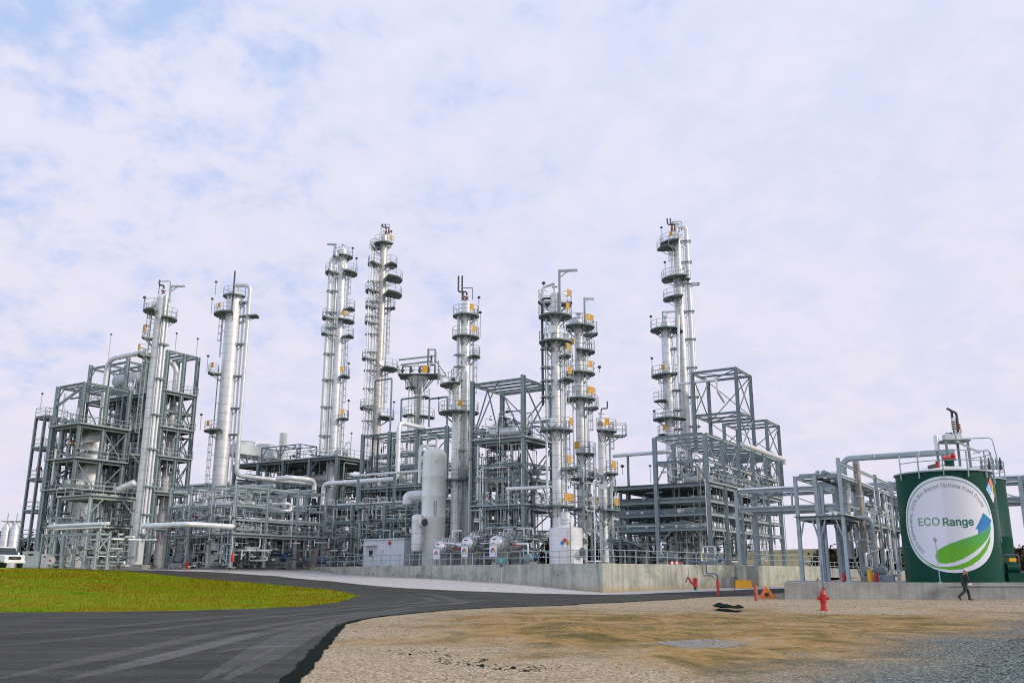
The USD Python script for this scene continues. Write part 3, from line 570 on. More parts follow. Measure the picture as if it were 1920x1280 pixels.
# --- middle frame (tall open bay with X braces, left of the two round-platform towers)
o = corner(981, 705, 88); Lv = ext(o, V, 886, 0); Lu = ext(o, U, 1034, 0)
z = lambda py, o=o: ZP(o, py)
f = FR['mid'] = Frame('tall_steel_frame', 'tall open grey steel frame with X braced top bay left of the round platform tower', o, [0, Lu], [0, Lv], PADZ, [z(950), z(885), z(823), z(705)], .42, .36)
for py, inf in ((950, 2), (895, 0), (868, 0), (823, 3), (710, 3)): f.level(z(py), infill=inf)
f.deck(z(823), rails='lrbe'); f.deck(z(950), rails='lre')
f.bay('l', 0, z(823), z(708), 'A'); f.bay('r', 0, z(823), z(708), 'X'); f.bay('l', 0, z(823), z(708), 'X', 1); f.bay('r', 0, z(823), z(708), 'A', 1)
f.bay('l', 0, z(950), z(823), 'X', 1); f.bay('r', 0, z(950), z(868), 'X', 1); f.bay('r', 0, z(950), z(823), 'X', 0); f.bay('l', 0, z(1045), z(950), 'X', 1)
# --- right plant: low front deck, upper open frame and two tall towers of steel
o = corner(1326, 903, 96); zt = ZP(o, 813); zd = ZP(o, 905); Lv = ext(P(1326, 903, 96), V, 1140, 0); Lu = ext(P(1326, 903, 96), U, 1462, 0)
z = lambda py, o=o: ZP(o, py)
us = split(Lu, 5); vs = [0, Lv * .5, Lv]
f = FR['right'] = Frame('process_structure', 'wide grey steel process structure with pipe decks at the right of the plant', o, us, vs, PADZ, [z(990), z(962), z(935), z(907)], .46, .42, mt=STEELB, tops={(i, j): zt for i in range(6) for j in (0,)} | {(i, 1): zt for i in range(6)})
for py, inf in ((990, 1), (962, 1), (937, 1), (907, 3)): f.level(z(py), infill=inf)
f.deck(z(907), rails='re')
for k in range(5):
    f.bay('r', k, zd, zt, ('\\', 'X', '/', 'X', '\\')[k]); f.bay('r', k, z(1045), z(990), 'K')
f.bay('l', 0, z(1040), z(990), 'K'); f.bay('l', 1, z(1040), z(990), '/')
for k in (0, 2, 4): f.bay('r', k, z(990), z(937), 'X', 1)
f.level(zt, j1=1, infill=1); f.bay('l', 0, zd, zt, 'A'); f.bay('l', 0, zd, zt, 'X', 2); f.bay('l', 0, zd, zt, 'X', 5)
zmid = ZP(o, 862); f.level(zmid, 0, 5, 0, 1, inner=False)
o2 = corner(1379, 690, 106); Lv2 = ext(o2, V, 1298, 0); Lu2 = ext(o2, U, 1406, 0); z = lambda py, o=o2: ZP(o, py)
f = FR['rt'] = Frame('open_steel_frame', 'tallest open steel frame beside the right-hand twin columns', o2, [0, Lu2], [0, Lv2], zt + .1, [z(843), z(772), z(690)], .40, .36)
for py in (772, 690): f.level(z(py), infill=1)
for a, b in ((843, 772), (772, 690)):
    for fc in 'lr': f.bay(fc, 0, z(a), z(b), 'X', 0 if fc == 'r' else 1)
f.bay('r', 0, z(772), z(690), 'X', 1)
for zz in (z(690), z(772)): f.brace(f.pt(0, 0, zz) - Z * .1, f.pt(1, 1, zz) - Z * .1, .12); f.brace(f.pt(1, 0, zz), f.pt(0, 1, zz), .12)
o3 = corner(1436, 788, 116); Lv3 = ext(o3, V, 1357, 0); Lu3 = ext(o3, U, 1459, 0); z = lambda py, o=o3: ZP(o, py)
f = FR['rs'] = Frame('open_steel_frame', 'short open steel frame right of the tallest open steel frame', o3, [0, Lu3], [0, Lv3], ZP(o3, 905), [z(850), z(788)], .40, .36)
for py in (850, 788): f.level(z(py), infill=1)
for fc in 'lr': f.bay(fc, 0, z(850), z(788), 'X', 0 if fc == 'r' else 1); f.bay(fc, 0, z(905), z(850), 'X')
# --- pipe bridge that crosses from the plant to the tank yard
ob = corner(1380, 925, 88); W_ = -V
Lb = 40.0; z = lambda py, o=ob: ZP(o, py)
f = FR['bridge'] = Frame('pipe_bridge', 'long two level steel pipe bridge running from the plant behind the green tank', ob, [0, 5.0], [-x for x in split(Lb, 5)], 0.6, [z(957), z(922)], .36, .40, mt=PALE)
for py in (957, 922): f.level(z(py), infill=0)
for k in range(5): f.bay('l', k, z(957), z(922), 'V' if k % 2 else 'A')
for k in range(5):
    for q in (.33, .66): a = f.pt(0, k + q, 0); f.beam(a + Z * z(957), a + Z * z(922), .22, 'strut')
# --- left rack of pale posts
ol = corner(444, 902, 94); Lu = ext(ol, U, 612, 0); Lv = ext(ol, V, 322, 0); z = lambda py, o=ol: ZP(o, py); zg = 2.2
f = FR['left'] = Frame('pipe_rack', 'pale steel pipe rack with slim posts behind the road fork', ol, split(Lu, 3), split(Lv, 3), zg, [z(1004), z(973), z(946), z(908)], .27, .26, mt=PALE)
for py, inf in ((1004, 1), (973, 0), (946, 1), (910, 1)): f.level(z(py), infill=inf)
for k in (0, 2): f.bay('l', k, zg, z(1004), 'X', 0); f.bay('r', k, zg, z(1004), '\\', 1); f.bay('l', k, zg, z(1004), 'X', 2)
f.deck(z(1004), rails='r')
# --- middle racks
om = corner(850, 935, 97); Lm = ext(om, V, 606, 0); z = lambda py, o=om: ZP(o, py)
f = FR['midrack'] = Frame('pipe_rack', 'long low pipe rack left of the upright grey vessel', om, [0, 5, 10], split(Lm, 4), 2.2, [z(1005), z(975), z(938)], .32, .34)
for py, inf in ((1005, 1), (972, 1), (938, 1)): f.level(z(py), infill=inf)
f.deck(z(1005))
ou = corner(838, 800, 106); Lm2 = ext(ou, V, 681, 0); z = lambda py, o=ou: ZP(o, py)
f = FR['upper'] = Frame('process_structure', 'grey process structure with an open roof behind the upright grey vessel', ou, [0, 6], split(Lm2, 3), 2.2, [z(905), z(868), z(800)], .42, .36)
for py, inf in ((912, 2), (868, 0), (802, 2)): f.level(z(py), infill=inf)
f.deck(z(912), rails='l'); f.bay('l', 1, z(868), z(802), 'X', 1); f.bay('l', 0, z(868), z(802), '/', 1)
for j, h in ((2, 6.8), (1, 4.0), (0, 3.6)):
    f.beam(f.pt(0, j, z(800)) + Z * .2, f.pt(0, j, z(800) + h), .2, 'goalpost'); f.beam(f.pt(0, j + .62, z(800)) + Z * .2, f.pt(0, j + .62, z(800) + h), .2, 'goalpost'); f.beam(f.pt(0, j, z(800) + h), f.pt(0, j + .62, z(800) + h), .2, 'goalpost')
oc = corner(633, 855, 116); Lc = ext(oc, V, 440, 0); z = lambda py, o=oc: ZP(o, py)
f = FR['back'] = Frame('process_structure', 'long grey process deck with roof fans behind the left pipe rack', oc, [0, 6, 12], split(Lc, 4), 2.2, [z(1000), z(950), z(905), z(857)], .45, .36)
for py, inf in ((1000, 0), (950, 1), (905, 1), (858, 2)): f.level(z(py), infill=inf)
f.deck(z(858), rails='lr'); f.deck(z(950)); f.bay('l', 2, z(905), z(858), '/'); f.bay('l', 0, z(905), z(858), 'K'); f.bay('l', 1, z(950), z(905), 'X', 1)
os_ = f.pt(0, 1.15) ; zz = z(858) + .25
g = FR['cap'] = Frame('pipe_gantry', 'small gantry with curved knees on the back process deck', os_ + V * 1.2, [0, 3.0], [0, 3.6, 7.2], zz, [zz + 2.0], .16, .16); g.level(zz + 2.0)
for k in (0, 1): g.bay('l', k, zz, zz + 2.0, 'K')
# --- left stair building
oa = corner(160, 717, 104); La = ext(oa, V, 110, 0); Lu = ext(oa, U, 245, 0); z = lambda py, o=oa: ZP(o, py); zg = 2.15
f = FR['la'] = Frame('process_building', 'front block of the tall open steel process building at the far left', oa, [0, Lu * .5, Lu], [0, La], zg, [z(985), z(920), z(862), z(798), z(718)], .44, .36)
for py, inf in ((985, 1), (920, 1), (862, 2), (798, 2), (718, 2)): f.level(z(py), infill=inf)
for py in (920, 862, 798): f.deck(z(py), rails='lr', out=.4)
f.bay('l', 0, z(985), z(920), '\\'); f.bay('l', 0, z(920), z(862), '/'); f.bay('l', 0, z(798), z(718), 'K'); f.bay('r', 0, z(920), z(862), '\\'); f.bay('r', 1, z(862), z(798), 'X'); f.bay('r', 1, z(920), z(862), '/'); f.bay('r', 0, z(985), z(920), 'X'); f.bay('l', 0, z(985), z(862), 'X', 2); f.bay('l', 0, z(862), z(798), '\\', 2)
# stair tower on its left end
Ls = ext(f.pt(0, 1, z(770)), V, 73, 0)
so = f.pt(0, 1)
lev = [z(p) for p in (955, 893, 832, 772)]
g = FR['stair'] = Frame('stair_tower', 'open steel stair tower with landings at the far left of the plant', so + V * .5, [0, 2.6], [0, Ls * .45, Ls], zg, [z(1010)] + lev, .3, .26)
for k, zz in enumerate([z(1010)] + lev):
    g.level(zz, j0=1, j1=2); g.beam(g.pt(0, 0, zz), g.pt(0, 1, zz)); g.deck(zz, 0, 1, 1, 2, rails='lbr', out=.1)
def flight(p, q):
    fl = MB(); s1 = U * .42
    for sgn in (-1, 1):
        fl.bar(p + s1 * sgn, q + s1 * sgn, .07, .28); fl.bar(p + s1 * sgn + Z * 1.0, q + s1 * sgn + Z * 1.0, .05, .05)
        for t in np.linspace(.05, .95, 5): m_ = p + (q - p) * t + s1 * sgn; fl.bar(m_, m_ + Z * 1.0, .045, .045)
    flp = fl.build('stair_flight', STEEL, g.t); n = 11
    for t in range(n): c = p + (q - p) * (t + .5) / n; MB().box(c, (.84, .26, .04), [U, V, Z]).build('stair_tread', GRATE, flp)
for k, zl in enumerate(lev):        # from each landing one flight down and one up to the decks of the front block
    a = g.pt(0, 1, zl + .2); lo, hi = ((985, 920), (920, 862), (862, 798), (798, None))[k]
    flight(f.pt(0, .12, z(lo) + .2) + U * .7, a + U * .7)
    if hi: flight(a + U * 1.9, f.pt(0, .12, z(hi) + .2) + U * 1.9)
MB().bar(g.pt(0, 0, lev[-1]) + Z * .9, f.pt(0, .2, z(720)) + U * .6, .1, .35).build('stair_stringer', STEEL, g.t)
# tall rear block of the left building
ot = corner(316, 657, 108); Lv = ext(ot, V, 171, 0); Lu = ext(ot, U, 372, 0); z = lambda py, o=ot: ZP(o, py)
f = FR['lb'] = Frame('process_building', 'tall rear block of the left process building with a braced right end', ot, [0, Lu * .55, Lu], split(Lv, 4), zg, [z(990), z(925), z(858), z(803), z(735), z(658)], .42, .34)
for py, inf in ((990, 1), (925, 1), (858, 1), (803, 1), (735, 1)): f.level(z(py), infill=inf)
f.level(z(768), 0, 2, 0, 1); f.level(z(658), infill=1, j1=1); f.level(z(664), j0=2, j1=4)
for py, a, b, r in ((735, 0, 4, 'lre'), (803, 0, 4, 're'), (858, 0, 4, 'lre'), (925, 0, 4, 're')): f.deck(z(py), j0=a, j1=b, rails=r)
for a, b in ((803, 735), (858, 803), (925, 858), (990, 925)):
    f.bay('r', 1, z(a), z(b), 'X'); f.bay('l', 1, z(a), z(b), 'X', 0); f.bay('l', 3, z(a), z(b), '/', 0); f.bay('l', 0, z(a), z(b), 'X', 2)
f.bay('l', 2, z(735), z(664), '/'); f.bay('l', 3, z(735), z(664), 'K')
# low forward platform and the pale trestle at the lawn's edge
of = corner(171, 930, 94); Lv = ext(of, V, 112, 0); Lu = ext(of, U, 252, 0); z = lambda py, o=of: ZP(o, py)
f = FR['fwd'] = Frame('service_platform', 'low steel service platform in front of the left process building', of, [0, Lu], [0, Lv], 2.15, [z(985), z(932)], .32, .30, mt=PALE)
for py in (985, 932): f.level(z(py), infill=2)
f.deck(z(932), rails='lr'); f.bay('r', 0, z(985), z(932), 'K'); f.deck(z(985))
ow = corner(186, 985, 86); Lv = ext(ow, V, 83, 0); z = lambda py, o=ow: ZP(o, py); ww = ext(ow, U, 208, 0)
f = FR['trestle'] = Frame('pipe_trestle', 'pale X braced pipe trestle standing at the edge of the lawn', ow, [0, ww], [0, Lv * .6, Lv], 1.95, [z(985), z(998)], .25, .24, mt=GALV)
f.level(z(1000)); f.level(z(1035), 0, 1, 0, 0); f.bay('r', 0, z(1035), z(1000), 'X'); f.bay('r', 0, z(1035), z(1000), 'X', 2); f.bay('l', 1, z(1030), z(1000), 'K'); f.bay('l', 0, z(1030), z(1000), '/')
# --- yard frame beside the green tank
ok_ = corner(1571, 862, 66); zs = None
SLABZ = float(P(1600, 1092, 56)[2])
sl = [P(1470, 1092, 56)[:2], (34, 56), (44, 58), (50, 100), P(1476, 1092, 84)[:2]]
prism(MB(), sl, -0.4, SLABZ).build('tank_yard_slab', SLAB, kind='structure', label='low concrete slab that carries the green tanks', cat='slab')
ok_ = corner(1571, 862, 63); z = lambda py, o=ok_: ZP(o, py)
Lv = ext(P(1571, 890, 63), V, 1488, 0); Lu = ext(P(1571, 862, 63), U, 1692, 0)
f = FR['yard'] = Frame('pipe_rack', 'galvanised steel pipe rack on the slab left of the green tank', ok_, split(Lu, 4), [0, Lv * .55, Lv], SLABZ, [z(968), z(945), z(890), z(866)], .26, .25, mt=GALV,
                       tops={(i, j): z(888) for i in range(5) for j in (1, 2)} | {(i, 0): z(858) for i in range(5)}, skip=[(i, 2) for i in (2, 3, 4)])
f.level(z(970), 0, 4, 0, 1, infill=1); f.level(z(970), 0, 1, 1, 2, infill=1); f.level(z(891), 0, 4, 0, 1, infill=2); f.level(z(891), 0, 1, 1, 2, infill=2)
for i in range(4):
    f.beam(f.pt(i, 0, z(866)) + U * .15, f.pt(i + 1, 0, z(866)) - U * .15); f.beam(f.pt(i, 0, z(944)) + U * .15, f.pt(i + 1, 0, z(944)) - U * .15)
    if i: f.bay('r', i, SLABZ, z(968), ('X', '\\', 'X', '/')[i], 1)
f.deck(z(970), 0, 1, 0, 2)
for k in (0, 1): f.bay('l', k, SLABZ, z(972), 'K', 0); f.bay('l', k, SLABZ, z(972), 'K', 1)
a0 = f.pt(0, 2, z(890)) + Z * .14
for k in range(5):
    q = f.pt(0, 2, z(891)) + U * (.4 + k * .42) - V * .2 + Z * .2; m = MB(); m.bar(q, q - V * (Lv * .42), .09, .16); m.build('loose_channel', GALV, f.t)

# --- rear rows of the plant
for px, py, d, pxl, lv, lb in ((1000, 905, 132, 640, (1005, 955, 905), 'rear process structure seen through the racks in the middle'), (1330, 948, 128, 1110, (1015, 982, 948), 'rear process structure seen under the right process structure'), (640, 893, 138, 255, (1003, 950, 893), 'rear process structure seen through the left pale rack')):
    o = corner(px, py, d); L_ = ext(o, V, pxl, 0); f = Frame('process_structure', lb, o, [0, 7], split(L_, 4), 2.2, [ZP(o, k) for k in lv], .5, .45); FR['rear%d' % pxl] = f
    for k in lv: f.level(ZP(o, k), infill=1); f.deck(ZP(o, k))
    for k in (0, 2): f.bay('l', k, ZP(o, lv[1]), ZP(o, lv[2]), 'X', 1)
PLAT = mat('platform_steel', (0.16, 0.205, 0.195), 0.55, var=0.15)
# ---------------------------------------------------------------- columns (distillation towers)
def pol(c, az, r, z): a = math.radians(az); return np.array([c[0] + r * math.cos(a), c[1] + r * math.sin(a), z])
def arcring(mb, c, r0, r1, z0, z1, a0, a1):
    n = max(3, int(abs(a1 - a0) / 15)); full = a1 - a0 >= 359
    prof = [(r0, z0), (r1, z0), (r1, z1), (r0, z1), (r0, z0)]
    mb.lathe((c[0], c[1], 0), prof, n, a0=a0, a1=a1)
    if not full:
        for az in (a0, a1):
            mb.hexa([pol(c, az, r0, z0), pol(c, az, r1, z0), pol(c, az + .4, r1, z0), pol(c, az + .4, r0, z0), pol(c, az, r0, z1), pol(c, az, r1, z1), pol(c, az + .4, r1, z1), pol(c, az + .4, r0, z1)])
def tower(name, label, base, top, d, w, zb=None, head='dome', skirt=0.0, plats=(), risers=(), clamps=(), ladders=(), manways=(), davit=None, shell=None, topkit=None, lamps=(), rk=None):
    zb = PADZ if zb is None else zb
    c = (P(*base, d)[:2] + P(*top, d)[:2]) / 2; zt = ZY(top[1], d)
    r = rk or w * (d + .25 * (zt - zb) * .5) / (2 * FPX) * 1.0
    t = thing(name, label, 'column', (*c, zb)); zs = zb + skirt * (zt - zb)
    H = lambda py: ZY(py, d)
    if skirt:
        m = MB().lathe((*c, 0), [(r * 1.22, zb), (r * 1.22, zb + .12), (r * 1.0, zb + .12), (r * 1.0, zs)], 20); m.build('skirt', SKIRT, t)
        MB().box((*c, zb + .1), (3.4 * r, 3.4 * r, .5)).build('plinth', SLAB, t)
    hz = zt - r * .6
    prof = [(r, zs)]
    nb = max(2, int((hz - zs) / 4.5))
    for k in range(1, nb):
        zz = zs + (hz - zs) * k / nb; prof += [(r, zz - .06), (r * 1.025, zz - .05), (r * 1.025, zz + .05), (r, zz + .06)]
    prof += [(r, hz)]
    MB().lathe((*c, 0), prof, 24).build('shell', shell or ALU, t)
    dome = [(r * math.cos(a), hz + r * .6 * math.sin(a)) for a in np.linspace(0, math.pi / 2, 7)]; dome[-1] = (0.0, zt)
    MB().lathe((*c, 0), dome, 24).build('head', shell or ALU, t)
    m = MB().cyl((*c, zt - .05), (*c, zt + .55), .18, 10).cyl((*c, zt + .5), (*c, zt + .6), .3, 10); m.build('top_nozzle', ALUP, t)
    for pl in plats:
        py, az, span, e = pl[:4]; e = e * .9; gates = pl[4] if len(pl) > 4 else (); kind = pl[5] if len(pl) > 5 else 'r'
        zz = H(py); a0, a1 = az - span / 2, az + span / 2; ro = r + e; m = MB(); arcring(m, c, r + .06, ro, zz - .03, zz + .02, a0, a1)
        m.lathe((c[0], c[1], 0), [(ro, zz - .08), (ro + .02, zz - .08), (ro + .02, zz + .05), (ro, zz + .05)], max(3, int(span / 15)), a0=a0, a1=a1)
        pp = m.build('platform', PLAT, t)
        n = max(2, int(round(span / 360 * 2 * math.pi * ro / 1.3))); m = MB()
        if 'n' not in kind:
            an = np.linspace(a0, a1, max(4, int(span / 18)) + 1)
            for h in (1.08, .56):
                pts = [pol(c, x, ro - .03, zz + h) for x in an]
                if span < 340: pts = [pol(c, a0, r + .3, zz + h)] + pts + [pol(c, a1, r + .3, zz + h)]
                m.tube(pts, .028, 4, bend=0)
            for x in np.linspace(a0, a1, n + 1): m.bar(pol(c, x, ro - .03, zz), pol(c, x, ro - .03, zz + 1.08), .055, .055)
            m.build('railing', RAIL, pp)
        m = MB()
        for x in np.linspace(a0, a1, max(2, int(span / 50)) + 1):
            m.bar(pol(c, x, r, zz - .12), pol(c, x, ro - .05, zz - .1), .09, .14); m.bar(pol(c, x, r, zz - min(1.0, e)), pol(c, x, r + e * .75, zz - .14), .07, .07)
        m.build('bracket', STEEL, pp)
        for gz in gates:
            q = pol(c, gz, ro + .02, zz); tn = unit(np.array([-math.sin(math.radians(gz)), math.cos(math.radians(gz)), 0])); rd = np.cross(tn, Z)
            m = MB()
            for hh in np.linspace(.45, 1.0, 5): m.box(q + Z * hh, (.42, .04, .09), [tn, rd, Z])
            m.box(q + Z * .72, (.04, .05, .68), [tn, rd, Z]); m.box(q + tn * .21 + Z * .72, (.04, .05, .68), [tn, rd, Z]); m.box(q - tn * .21 + Z * .72, (.04, .05, .68), [tn, rd, Z]); m.box(q + Z * .72 - rd * .03, (.40, .02, .58), [tn, rd, Z])
            m.build('safety_gate', ORANGE, pp)
    for rs in risers:
        az, dist, rr, y0, y1 = rs[:5]; hook = rs[5] if len(rs) > 5 else ''; mt = rs[6] if len(rs) > 6 else ALUP
        p0, p1 = pol(c, az, dist, zb if y0 is None else H(y0)), pol(c, az, dist, H(y1)); pts = [p0, p1]
        if 'h' in hook: pts = [p0, pol(c, az, dist, zt + rr * 2.6), (*c, zt + rr * 2.6), (*c, zt - .1)]
        if 'i' in hook: pts = pts + [pol(c, az, r * .7, H(y1))]
        if 'b' in hook: pts = [pol(c, az, r * .7, p0[2])] + pts
        MB().tube(pts, rr, 12 if rr > .15 else 8, bend=rr * 3.2, seg=6).build('riser_pipe', mt, t)
    for cl in clamps:
        py, az, reach = cl[:3]; zz = H(py); tn = np.array([-math.sin(math.radians(az)), math.cos(math.radians(az)), 0]); m = MB()
        for sgn in (-1, 1):
            o = tn * sgn * .42; m.bar(pol(c, az, r * .8, zz) + o, pol(c, az, reach, zz) + o, .10, .15)
        for q in (r + .25, (r + reach) / 2, reach): m.bar(pol(c, az, q, zz) - tn * .5, pol(c, az, q, zz) + tn * .5, .10, .13)
        m.bar(pol(c, az, r * .9, zz - .9), pol(c, az, reach * .8, zz - .08), .08, .08)
        m.build('pipe_bracket', STEEL, t)
    for az, ya, yb, cg in ladders:
        za, zc = sorted((H(ya), H(yb))); q = pol(c, az, r + .32, 0); tn = np.array([-math.sin(math.radians(az)), math.cos(math.radians(az)), 0]); rd = np.array([math.cos(math.radians(az)), math.sin(math.radians(az)), 0]); m = MB()
        for sgn in (-1, 1): m.bar(q + tn * .22 * sgn + Z * za, q + tn * .22 * sgn + Z * (zc + 1), .05, .05)
        for zz in np.arange(za + .2, zc + 1, .34): m.bar(q - tn * .22 + Z * zz, q + tn * .22 + Z * zz, .03, .03)
        for zz in np.arange(za + .5, zc, 3.0): m.bar(q - rd * .34 + Z * zz, q + Z * zz, .06, .06)
        lp = m.build('ladder', RAIL, t)
        if cg:
            m = MB(); hp = lambda k: q + tn * .36 * math.cos(k) + rd * (.36 * math.sin(k) + .1)
            ks = np.linspace(-.25, math.pi + .25, 8)
            for zz in np.arange(za + 2.2, zc + 1, .95):
                for k0, k1 in zip(ks[:-1], ks[1:]): m.bar(hp(k0) + Z * zz, hp(k1) + Z * zz, .035, .06)
            for k0 in ks[::2]: m.bar(hp(k0) + Z * (za + 2.2), hp(k0) + Z * (zc + 1), .04, .03)
            m.build('cage', RAIL, lp)
    for az, py in manways:
        q = pol(c, az, r, H(py)); e = pol(c, az, r + .32, H(py)); m = MB().cyl(q, e, .34, 14); m.cyl(e, e + (e - q) * .25, .42, 14)
        for k in range(10): kk = k * math.pi / 5; a, b, _ = frame_of(e - q); o = a * .38 * math.cos(kk) + b * .38 * math.sin(kk); m.bar(e + o, e + (e - q) * .4 + o, .05, .05)
        m.build('manway', ALUP, t)
    if davit:
        az0, dist, y0, y1, az1, L, sz = davit; a, b = pol(c, az0, dist, H(y0)), pol(c, az0, dist, H(y1)); k = np.array([math.cos(math.radians(az1)), math.sin(math.radians(az1)), 0.06])
        m = MB().bar(a, b, sz, sz).bar(b - k * sz * .5 - Z * sz * .5, b + k * L - Z * sz * .5, sz, sz * 1.2).bar(b - Z * (.32 * L + .2), b + k * L * .45 - Z * sz, sz * .55, sz * .55); m.build('davit', PALE, t)
    for az, dist, py, h in lamps:
        q = pol(c, az, dist, H(py)); m = MB().bar(q, q + Z * h, .04, .04).lathe(q + Z * h, [(0, -.18), (.17, -.1), (.2, .02), (.1, .12), (0, .14)], 8); m.build('lamp', DARKP, t)
    if topkit: topkit(t, c, r, zt, H)
    return dict(t=t, c=c, r=r, zt=zt, zb=zb, H=H, d=d)
def relief_valves(n=2, h=1.9, off=-.5):
    def f(t, c, r, zt, H):
        for k in range(n):
            x = c[0] + off + k * .42; b = zt + .9
            MB().tube([(x + .55, c[1] - .1, b - .3), (x + .55, c[1] - .1, b + .2), (x, c[1] - .1, b + .2), (x, c[1] - .1, b + .2 + h)], .10, 8, bend=.3).build('vent_pipe', DARKP, t)
            v = MB().lathe((x + .55, c[1] - .1, b - .75), [(0, 0), (.2, 0), (.2, .1), (.1, .16), (.17, .3), (.13, .55), (.06, .8), (0, .82)], 8); v.build('relief_valve', REDPIPE, t)
        MB().tube([(c[0] - .5, c[1], zt + .1), (c[0] - .5, c[1], zt + 1.6), (c[0] + .7, c[1], zt + 1.6), (c[0] + .7, c[1], zt + .2)], .05, 6).build('top_frame', STEEL, t)
    return f
T = {}
T['1'] = tower('distillation_column', 'tall silver column at the far left, in front of the open process buildings', (257, 1063), (303, 553), 96, 22, zb=2.15, skirt=.13,
    plats=[(585, 195, 140, 1.35, (), 'r'), (598, 350, 110, 1.2), (634, 185, 60, 1.2, (230,)), (668, 190, 80, 1.5, (225,)), (852, 185, 70, 1.3)],
    risers=[(318, .86, .15, 1000, 556, 'i'), (345, .9, .12, 985, 570, 'i'), (300, .8, .06, 1050, 600)],
    clamps=[(y, 330, 1.25) for y in (648, 712, 779, 843, 913, 965, 1002)], ladders=[(200, 850, 672, 1), (195, 664, 590, 1)], manways=[(200, 572)], davit=(10, .75, 590, 535, 5, 1.5, .17), topkit=relief_valves(1, .6), lamps=[(190, 1.9, 585, 1.6), (210, 1.5, 634, 1.2)])
T['2'] = tower('distillation_column', 'stout silver column with a tall side pipe, second from the left', (411, 1030), (432, 545), 112, 27, zb=2.2, skirt=.1,
    plats=[(556, 250, 220, .55), (591, 210, 150, 1.6, (240,)), (592, 0, 30, 2.6, (), 'n'), (701, 195, 50, 1.7, (235,)), (809, 215, 130, 1.6, (235,))],
    risers=[(352, 2.05, .27, 875, 548, 'h'), (5, 1.3, .13, 1000, 572, 'i')], clamps=[(y, 355, 1.9) for y in (568, 646, 706, 766, 815)], ladders=[(190, 808, 702, 0), (185, 670, 592, 1), (200, 1000, 812, 1)],
    lamps=[(195, 2.7, 591, 2.0), (195, 2.4, 556, 1.8), (195, 2.6, 701, 2.2), (200, 2.8, 809, 2.0)],
    topkit=lambda t, c, r, zt, H: MB().cyl((c[0] + .1, c[1] - .9, zt - 3), (c[0] + .1, c[1] - .9, zt + 2.4), .10, 8).build('vent_pipe', DARKP, t))
T['3'] = tower('distillation_column', 'very tall silver column with two parallel pipes on its left, third from the left', (620, 1020), (640, 466), 120, 16, zb=2.2,
    plats=[(482, 60, 330, .9), (513, 345, 110, 1.7), (513, 195, 70, 1.9), (580, 350, 60, 1.6), (603, 335, 120, 1.6, (300,)), (631, 350, 60, 1.6), (598, 200, 50, 2.0), (628, 205, 40, 2.0), (706, 345, 80, 1.3, (300,)), (785, 345, 70, 1.4, (310,))],
    risers=[(190, .98, .27, 850, 470, 'i'), (197, 1.62, .27, 850, 486, 'i'), (215, .75, .1, 900, 520)], clamps=[(y, 200, 1.9) for y in (548, 588, 617, 665, 714, 764, 818)],
    ladders=[(350, 785, 640, 1), (352, 580, 516, 1), (348, 900, 788, 1)], davit=(190, 1.0, 480, 458, 175, 1.3, .18), lamps=[(340, 2.2, 513, 2.0), (345, 1.9, 785, 2.4), (350, 1.6, 706, 1.8), (30, 1.4, 482, 1.6)], manways=[(300, 503)])
T['4'] = tower('distillation_column', 'very tall warm banded column left of the machinery platform, with many small brackets', (705, 1020), (715, 440), 125, 13.5, zb=2.2, shell=COPPER,
    plats=[(458, 200, 300, 1.0, (320,)), (466, 190, 60, 1.7), (497, 195, 90, 1.9), (497, 0, 100, 1.7), (524, 345, 100, 2.6), (553, 345, 100, 2.6), (547, 195, 60, 2.1), (577, 195, 50, 2.0), (577, 0, 40, 1.6), (606, 195, 50, 2.0), (674, 200, 50, 2.2), (692, 350, 110, 2.3), (766, 200, 60, 2.2), (784, 345, 120, 2.0)],
    risers=[(195, .75, .17, 880, 500, 'i'), (192, 1.2, .15, 880, 465, 'i'), (205, 1.65, .13, 880, 455, 'i'), (215, 2.1, .09, 900, 460)],
    clamps=[(y, 195, 2.1) for y in (530, 567, 595, 628, 662, 696, 730, 762, 790)], ladders=[(0, 690, 570, 1), (350, 783, 694, 1)], manways=[(300, 682), (330, 776)], topkit=relief_valves(2, .5, -.3), lamps=[(345, 2.4, 784, 2.2), (0, 1, 448, 1.2)],)
T['5b'] = tower('distillation_column', 'shorter silver column on the left shoulder of the column behind the upright grey vessel', (850, 1045), (858, 718), 96, 16,
    plats=[(722, 200, 170, 1.5), (774, 210, 200, 1.6, (285,)), (900, 280, 200, .9)], risers=[(290, .75, .10, 1000, 735)], ladders=[(200, 770, 726, 0), (330, 1000, 780, 1)], clamps=[(845, 330, 1.1)],
    topkit=lambda t, c, r, zt, H: MB().cyl((c[0] - 2.0, c[1] - .3, H(722)), (c[0] - 2.0, c[1] - .3, H(677)), .07, 6).build('vent_pipe', STEEL, t), lamps=[(200, 2, 774, 1.5)])
T['5'] = tower('distillation_column', 'silver column behind the upright grey vessel, with a wide ring platform below its square top', (868, 1045), (874, 565), 98, 19,
    plats=[(593, 315, 350, 1.0, (300,)), (633, 270, 359, 1.05, (310,)), (669, 340, 70, 1.2), (712, 215, 50, 1.1), (774, 320, 140, 1.1), (898, 300, 120, 1.6, (290,))],
    risers=[(205, .9, .16, 900, 585, 'i'), (225, .85, .10, 900, 600, 'i'), (290, .72, .17, 1010, 700, 'ib'), (310, .75, .14, 1010, 720, 'ib')], ladders=[(345, 668, 598, 1), (350, 774, 674, 1), (355, 900, 780, 0)], clamps=[(y, 225, 1.3) for y in (668, 690)],
    topkit=relief_valves(2, 1.9, -.9), lamps=[(20, 1.5, 593, 2.4), (5, 1.6, 633, 3.0)], manways=[(280, 879)])
